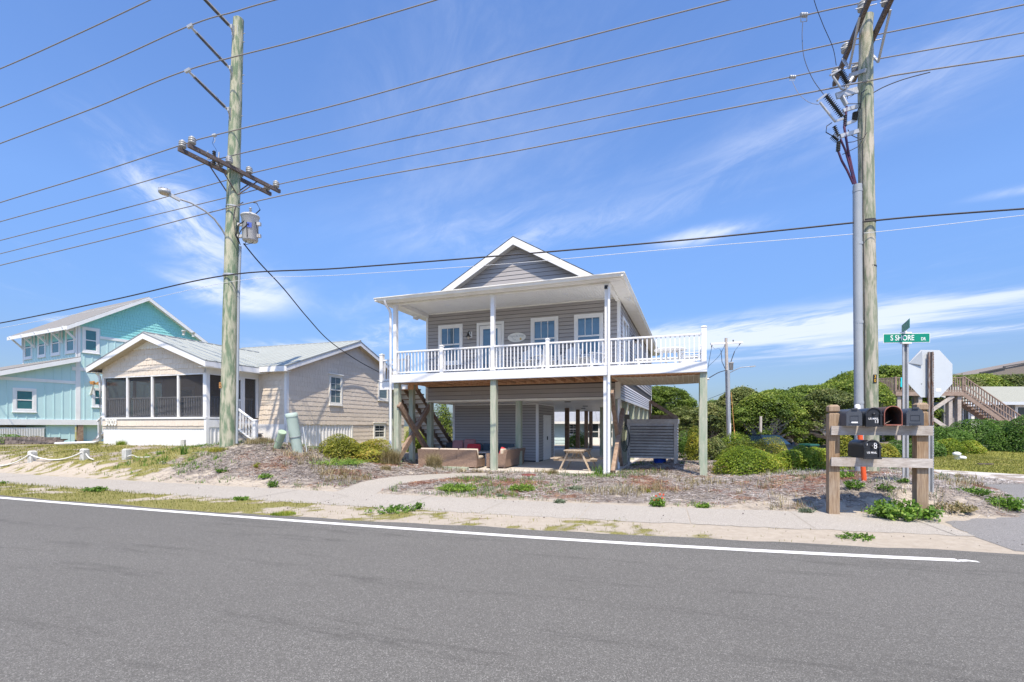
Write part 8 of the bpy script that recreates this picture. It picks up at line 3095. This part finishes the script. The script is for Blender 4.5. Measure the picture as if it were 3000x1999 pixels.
def plant(label, px, py, Y, wpx, hpx, mat, n, leaf, name='weed', group='leafy weeds on the sandy ground', aspect=0.5, flower=None, cat='plant'):
    p = at(px, py, Y)
    # stand it where the line of sight meets the ground
    for _ in range(30):
        z = float(gfull(np.array([p.x]), np.array([p.y]))[0])
        err = p.z - z
        Yn = p.y + err * 2.2
        Yn = min(max(Yn, 6.2), 40)
        p = at(px, py, Yn)
        if abs(err) < 0.004: break
    z = float(gfull(np.array([p.x]), np.array([p.y]))[0])
    t = thing(name, label, cat, (p.x, p.y, z), 0, group)
    k = p.y / F
    rx = wpx * k / 2; rz = hpx * k
    n = int(n * 1.5)
    g = np.random.default_rng(int(px * 3 + py))
    # leaves grow along short stems that fan out of the foot
    ns = max(6, n // 14)
    a = g.uniform(0, 2 * math.pi, ns); r = np.sqrt(g.random(ns)); hh = rz * (0.45 + 0.55 * g.random(ns)) * (1 - 0.45 * r * r)
    tip = np.stack([np.cos(a) * r * rx, np.sin(a) * r * rx * 0.8, hh], 1)
    root_ = np.stack([np.cos(a) * r * rx * 0.55, np.sin(a) * r * rx * 0.4, np.zeros(ns)], 1)
    i = g.integers(0, ns, n)
    f = g.uniform(0.25, 1.0, n)[:, None]
    P = root_[i] * (1 - f) + tip[i] * f + g.normal(0, leaf * 0.5, (n, 3)) * np.array([1, 1, 0.5])
    P[:, 2] = np.abs(P[:, 2])
    nrm = np.stack([P[:, 0] * 0.5, P[:, 1] * 0.5 - rx * 0.2, np.full(n, rx * 0.8 + 0.01)], 1)
    V = leaves(P, nrm, leaf, aspect, 0.5)
    link('foliage', np_mesh('foliage', V, 4, mat, np.clip(g.normal(0.5, 0.24, n), 0, 1)), t)
    mb = MB()
    for j in range(min(ns, 24)):
        mb.tube([tuple(root_[j] - np.array([0, 0, 0.03])), tuple((root_[j] + tip[j]) / 2 + np.array([0, 0, 0.02])), tuple(tip[j])], [0.006, 0.005, 0.003], 4, caps=False)
    mb.build('stems', L_WEED, t)
    if flower:
        for (fx, fy) in flower:
            c = np.array([fx * rx, -0.45 * rx, fy * rz])
            m = 16
            aa = np.linspace(0, 2 * math.pi, m, endpoint=False)
            P = c + np.stack([np.cos(aa), np.zeros(m) - 0.1, np.sin(aa)], 1) * 0.012
            V = leaves(P, np.tile([0, -1, 0.4], (m, 1)), 0.026, 0.5, 0.3)
            link('flower', np_mesh('flower', V, 4, FLOWER, rng.random(m)), t)
    return t


def tuft(label, px, py, Y, wpx, hpx, mat, n, name='grass_clump', group='dry grass clumps near the house', wd=0.012, lean=0.45, fixed=False):
    p = at(px, py, Y)
    z = float(gfull(np.array([p.x]), np.array([p.y]))[0])
    t = thing(name, label, 'grass clump', (p.x, p.y, z), 0, group)
    k = p.y / F
    rx = wpx * k / 2; rz = hpx * k
    a = rng.uniform(0, 2 * math.pi, n); r = np.sqrt(rng.random(n)) * rx * 0.62
    P = np.stack([np.cos(a) * r, np.sin(a) * r * 0.7, np.full(n, -0.02)], 1)
    H = rz * rng.uniform(0.5, 1.1, n) * (1 - 0.3 * (r / rx))
    V = blades(P, H, wd, lean)
    link('blades', np_mesh('blades', V, 4, mat, np.repeat(np.clip(rng.normal(0.5, 0.25, n), 0, 1), 2)), t)
    return t


def build_plants():
    plant('large bright leafy plant at the foot of the right mailbox post', 2650, 1520, 8.4, 200, 62, L_WEED, 950, 0.075)
    plant('bright leafy plant beside the side street at the right', 2945, 1492, 9.2, 105, 48, L_WEED, 420, 0.07)
    plant('low creeping green plant along the edge of the side street', 2840, 1448, 11, 120, 24, L_WEED, 350, 0.05)
    plant('green plant with small orange flowers at the sidewalk edge', 1928, 1485, 9.9, 46, 36, L_WEED, 320, 0.05, flower=((-0.4, 0.9), (0.1, 1.05), (0.4, 0.75), (-0.1, 0.6), (0.55, 1.0), (-0.6, 0.6)))
    plant('leafy weed left of the orange marker', 2500, 1432, 10.3, 55, 32, L_WEED, 170, 0.06)
    plant('dark leafy weed in the mailbox shadow', 2592, 1434, 10.2, 45, 18, L_HEDGE, 130, 0.05)
    plant('bright weed at the foot of the street sign post', 2643, 1416, 10.9, 34, 16, L_WEED, 90, 0.05)
    plant('green vine patch behind the orange marker', 2478, 1402, 12, 70, 26, L_WEED, 220, 0.06)
    plant('flat green weed on the sand between sidewalk and road', 2510, 1578, 6.75, 120, 16, L_WEED, 260, 0.035)
    plant('weed bush on the verge before the walkway, taller left one', 1222, 1492, 9.3, 38, 26, L_WEED, 130, 0.05)
    plant('creeping weeds along the near sidewalk edge before the walkway', 1150, 1500, 9.2, 160, 20, L_WEED, 420, 0.045)
    plant('leafy weed on the verge left of the middle', 280, 1440, 12.6, 70, 14, L_WEED, 220, 0.06)
    plant('leafy weed on the verge below the left pole', 705, 1466, 10.6, 50, 14, L_WEED, 160, 0.05)
    plant('tiny weed at the left frame edge beside the sidewalk', 5, 1418, 13.8, 26, 10, L_WEED, 70, 0.06)
    plant('bright round weed at the lower edge of the brown mound', 800, 1428, 11.6, 36, 26, L_WEED, 150, 0.055)
    plant('bright weed halfway down the brown mound', 650, 1384, 14, 36, 18, L_WEED, 110, 0.06)
    plant('spreading weed on the right shoulder of the mound', 772, 1402, 13, 52, 18, L_WEED, 150, 0.055)
    plant('rusty orange weed high on the mound', 755, 1370, 15, 26, 16, L_BUSHY, 100, 0.05)
    plant('grey-green weed clump in the yard before the picnic table', 1688, 1436, 11.8, 50, 15, L_GREYWEED, 220, 0.05, name='weed')
    plant('silvery weed left of the flowering plant', 1640, 1474, 10.3, 36, 12, L_GREYWEED, 160, 0.045)
    plant('silvery weed near the sidewalk before the house', 1465, 1455, 11, 24, 10, L_GREYWEED, 100, 0.045)
    plant('green weed right of the flowering plant by the sidewalk', 2060, 1488, 9.8, 50, 16, L_WEED, 150, 0.05)
    plant('silvery weed by the sidewalk left of the mailbox stand', 2360, 1502, 9.3, 40, 14, L_GREYWEED, 150, 0.045)
    plant('orange weed beside the spiky stem in the yard', 1885, 1438, 11.7, 36, 9, L_RUST, 130, 0.05)
    plant('low green and red weeds right of the right mailbox post', 2790, 1495, 8.9, 130, 26, L_DRYGRASS, 420, 0.05)
    G2 = 'bright succulent mats in the yard'
    plant('larger bright succulent mat beside the walkway', 1340, 1437, 11.8, 125, 24, L_SUCC, 1400, 0.055, name='succulent_mat', group=G2, aspect=0.4)
    plant('smaller bright succulent mat right of the larger one', 1530, 1438, 11.8, 80, 24, L_SUCC, 900, 0.055, name='succulent_mat', group=G2, aspect=0.4)
    plant('light green mat spreading below the olive shrubs', 985, 1362, 16.5, 190, 22, L_SUCC, 1700, 0.06, name='succulent_mat', group=G2, aspect=0.4)
    tuft('shaggy dry grass clump at the foot of the left downspout', 1135, 1366, 17.9, 110, 52, L_DRYGRASS, 1500, wd=0.014)
    tuft('dry feathery grass clump before the wicker sofa', 1272, 1376, 18.1, 72, 56, L_DRYGRASS, 700, wd=0.011)
    tuft('low dry grass clump on the mound edge near the walkway', 1130, 1378, 16.2, 50, 20, L_DRYGRASS, 300)
    tuft('tall green grass stems before the right front post', 1752, 1395, 16.0, 46, 42, L_WEED, 50, wd=0.02)
    tuft('dry twiggy clump at the slab edge before the picnic table', 1620, 1392, 16.4, 60, 20, L_DRYGRASS, 260)
    tuft('spiky green stems at the left shoulder of the mound', 540, 1335, 17.2, 34, 36, L_HEDGE, 26, wd=0.025)
    tuft('short green grass around the foot of the left pole', 640, 1322, 16.8, 100, 16, L_BUSHY, 420)
    tuft('dry grass right of the left pole before the steps', 760, 1305, 17.6, 130, 24, L_DRYGRASS, 700)
    tuft('bright grass tuft on the near verge under the left pole', 830, 1508, 8.9, 120, 16, L_BUSH, 520, wd=0.008)
    tuft('grass tuft by the white skirting of the cottage', 360, 1303, 21.5, 60, 18, L_BUSH, 350)
    tuft('spiky rosette stem in the yard right of the house', 1900, 1437, 11.8, 26, 22, L_BUSHY, 24, wd=0.018)


build_plants()


def oak(label, px, top, Y, wpx, base_y=1296, mat=None, n=9000, leaf=0.17, lean=0.0, nc=26, name='oak_tree', under=0.55, seed=0, group='wind-shaped oaks of the thicket', depth=0.8, show=0.35):
    p = at(px, base_y, Y)
    z0 = hz(p.x, p.y)
    t = thing(name, label, 'tree', (p.x, p.y, z0), 0, group)
    H = at(px, top, Y).z - z0
    rx = wpx * Y / F / 2
    g = np.random.default_rng(seed + int(px))
    rr = random.Random(seed + int(px))
    clumps = []
    for i in range(nc):
        a = g.uniform(0, 2 * math.pi); r = math.sqrt(g.random())
        x = math.cos(a) * r * rx * 0.95 + lean * rx * 0.3
        y = math.sin(a) * r * rx * depth
        dome = math.sqrt(max(0, 1 - 0.8 * r * r))
        cr = rx * g.uniform(0.15, 0.27)
        ztop = H * (under + (1 - under) * dome)
        z = ztop - cr * 0.55 - (g.random() ** 2.2) * H * 0.5
        clumps.append((x, y, max(z, H * 0.22), cr))
    per = n // nc
    Vs = []; Ts = []
    for (x, y, z, cr) in clumps:
        D = unit(g.normal(0, 1, (per, 3)))
        D[:, 2] = np.where((D[:, 2] < 0) & (g.random(per) < 0.6), -D[:, 2], D[:, 2])
        rad = cr * (0.55 + 0.5 * g.random(per) ** 0.5)
        P = np.array([x, y, z]) + D * rad[:, None] * np.array([1, 1, 0.62])
        Vs.append(leaves(P, D + np.array([0, 0, 0.5]), leaf, 0.6, 0.5))
        Ts.append(np.clip(g.normal(0.5 + g.normal(0, 0.10), 0.22, per), 0, 1))
    nh = int(n * 0.6)
    a = g.uniform(0, 2 * math.pi, nh); r = np.sqrt(g.random(nh)) * 1.02
    hx = np.cos(a) * r; hy = np.sin(a) * r
    lum = np.zeros(nh)
    for k in range(7):
        w_ = g.normal(0, 3.2, 2)
        lum += np.cos(hx * w_[0] + hy * w_[1] + g.uniform(0, 6)) * 0.26
    dome = np.sqrt(np.maximum(0, 1 - 0.8 * r * r))
    hzz = H * (under + (1 - under) * dome) + lum * 0.30 - np.abs(g.normal(0, 0.34, nh)) + np.where(g.random(nh) < 0.10, g.exponential(0.06, nh), 0) - np.where(r > 0.75, g.random(nh) ** 1.5 * H * 0.33 * (r - 0.75) / 0.25, 0)
    Vs.append(leaves(np.stack([hx * rx * 1.02 + lean * rx * 0.3, hy * rx * depth, hzz], 1), np.stack([hx * 0.5, hy * 0.5, np.full(nh, 0.9)], 1), leaf, 0.6, 0.5))
    Ts.append(np.clip(g.normal(0.52, 0.28, nh) + lum * 0.25, 0, 1))
    link('crown', np_mesh('crown', np.concatenate(Vs), 4, mat or L_OAK, np.concatenate(Ts)), t)
    mb = MB()
    th = 0.045 * H + 0.05
    fork = Vector((rr.uniform(-0.3, 0.3), rr.uniform(-0.3, 0.3), H * 0.22))
    mb.tube([(0, 0, -0.3), fork * 0.55 + Vector((rr.uniform(-.15, .15), 0, 0)), fork], [th * 1.25, th, th * 0.9], 8)
    tr = mb.build('trunk', BARK, t)
    mb = MB()
    for (x, y, z, cr) in clumps:
        e = Vector((x, y, z))
        m = fork.lerp(e, 0.5) + Vector((rr.uniform(-1, 1), rr.uniform(-1, 1), rr.uniform(-0.4, 0.8))) * rx * 0.14
        m2 = fork.lerp(e, 0.8) + Vector((rr.uniform(-1, 1), rr.uniform(-1, 1), rr.uniform(-0.4, 0.6))) * rx * 0.10
        mb.tube([fork, m, m2, e], [th * 0.55, th * 0.38, th * 0.22, th * 0.1], 6, caps=False)
        for k in range(5):
            d = Vector((rr.uniform(-1, 1), rr.uniform(-1.2, 0.6), rr.uniform(-0.7, 0.9))).normalized()
            q0 = m.lerp(e, rr.uniform(0.2, 0.9))
            q1 = q0 + d * cr * rr.uniform(0.6, 1.35)
            if k > 3: continue
            mb.tube([q0, q0.lerp(q1, 0.5) + Vector((rr.uniform(-1, 1), rr.uniform(-1, 1), rr.uniform(-1, 1))) * cr * 0.12, q1], [th * 0.16, th * 0.11, 0.008], 4, caps=False)
    mb.build('limbs', BARK, t)
    return t


OAKS = [
    # front row, from the house to the right edge
    ('oak just right of the grey house, its crown against the sky', 1945, 1134, 36, 160, L_OAK, 9000),
    ('low oak filling the gap under the raised right deck', 2005, 1196, 33, 120, L_OAK2, 7000),
    ('low oak behind the far deck piles', 2075, 1190, 34, 150, L_OAK2, 8000),
    ('rounded oak crown just right of the distant pole', 2170, 1146, 36, 150, L_OAK2, 8500),
    ('oak above the parked car with bare grey limbs', 2245, 1160, 33, 170, L_OAK, 9000),
    ('broad oak left of the power pole, crown rising to the right', 2335, 1150, 34, 180, L_OAK, 9500),
    ('oak with tangled bare limbs beside the grey conduit', 2430, 1138, 33, 170, L_OAK2, 9000),
    ('oak directly behind the large right power pole', 2520, 1116, 34, 160, L_OAK, 9000),
    ('tall oak dome behind the left end of the brown deck', 2618, 1070, 42, 170, L_OAK, 9000),
    # back row
    ('rear oak crown left of the distant pole', 2110, 1172, 42, 130, L_OAK, 6000),
    ('rear oak crown behind the parked car', 2290, 1140, 43, 200, L_OAK, 8000),
    ('rear oak crown left of the conduit top', 2400, 1124, 43, 200, L_OAK, 8000),
    ('rear oak crown behind the power pole', 2500, 1098, 44, 190, L_OAK, 8000),
    ('rear oak crown behind the brown deck railing', 2700, 1094, 46, 190, L_OAK, 8000),
    ('rear oak crown hidden by the octagonal sign', 2780, 1098, 47, 190, L_OAK2, 8000),
    ('oak crown above the sage roof, left one', 2860, 1094, 48, 190, L_OAK, 8000),
    ('oak crown above the sage roof, at the right frame edge', 2965, 1094, 48, 200, L_OAK2, 8000),
    ('shaded oak below the brown deck', 2680, 1175, 40, 150, L_OAK, 6000),
]
for i, (lab, px, top, Y, w, m, n) in enumerate(OAKS):
    oak(lab, px, top, Y, w * 1.1, mat=m, n=int(n * 2.4), seed=i, nc=60, leaf=0.125 if Y < 40 else 0.16)


def build_far_wood():
    """dense far wood closing the view behind the oaks: reads as one mass"""
    g = np.random.default_rng(77)
    V = []; T = []
    for i in range(150):
        Y = g.uniform(50, 62)
        px = g.uniform(1880, 3250)
        top = 1200 if px < 2060 else (1170 if px < 2250 else 1140)
        if px > 2560: top = 1120
        h = (at(px, top, Y).z) * g.uniform(0.6, 0.95)
        c = np.array([(px - CX) / F * Y, Y, 0])
        n = 420
        D = unit(g.normal(0, 1, (n, 3)))
        D[:, 2] = np.abs(D[:, 2])
        P = c + D * np.array([2.2, 1.5, h]) * (0.8 + 0.25 * g.random((n, 1)))
        V.append(leaves(P, D + np.array([0, 0, 0.4]), 0.42, 0.6, 0.5)); T.append(np.clip(g.normal(0.42, 0.2, n), 0, 1))
    # low shaded undergrowth below the crowns
    for i in range(230):
        Y = g.uniform(36, 48)
        px = g.uniform(1900, 2760)
        h = g.uniform(1.0, 3.0)
        x = (px - CX) / F * Y
        n = 200
        D = unit(g.normal(0, 1, (n, 3))); D[:, 2] = np.abs(D[:, 2])
        P = np.array([x, Y, hz(x, Y)]) + D * np.array([1.3, 1.0, h]) * (0.75 + 0.3 * g.random((n, 1)))
        V.append(leaves(P, D + np.array([0, 0, 0.4]), 0.24, 0.6, 0.5)); T.append(np.clip(g.normal(0.4, 0.2, n), 0, 1))
    stuff('far_woods', np.concatenate(V), 4, L_OAK, np.concatenate(T))


build_far_wood()
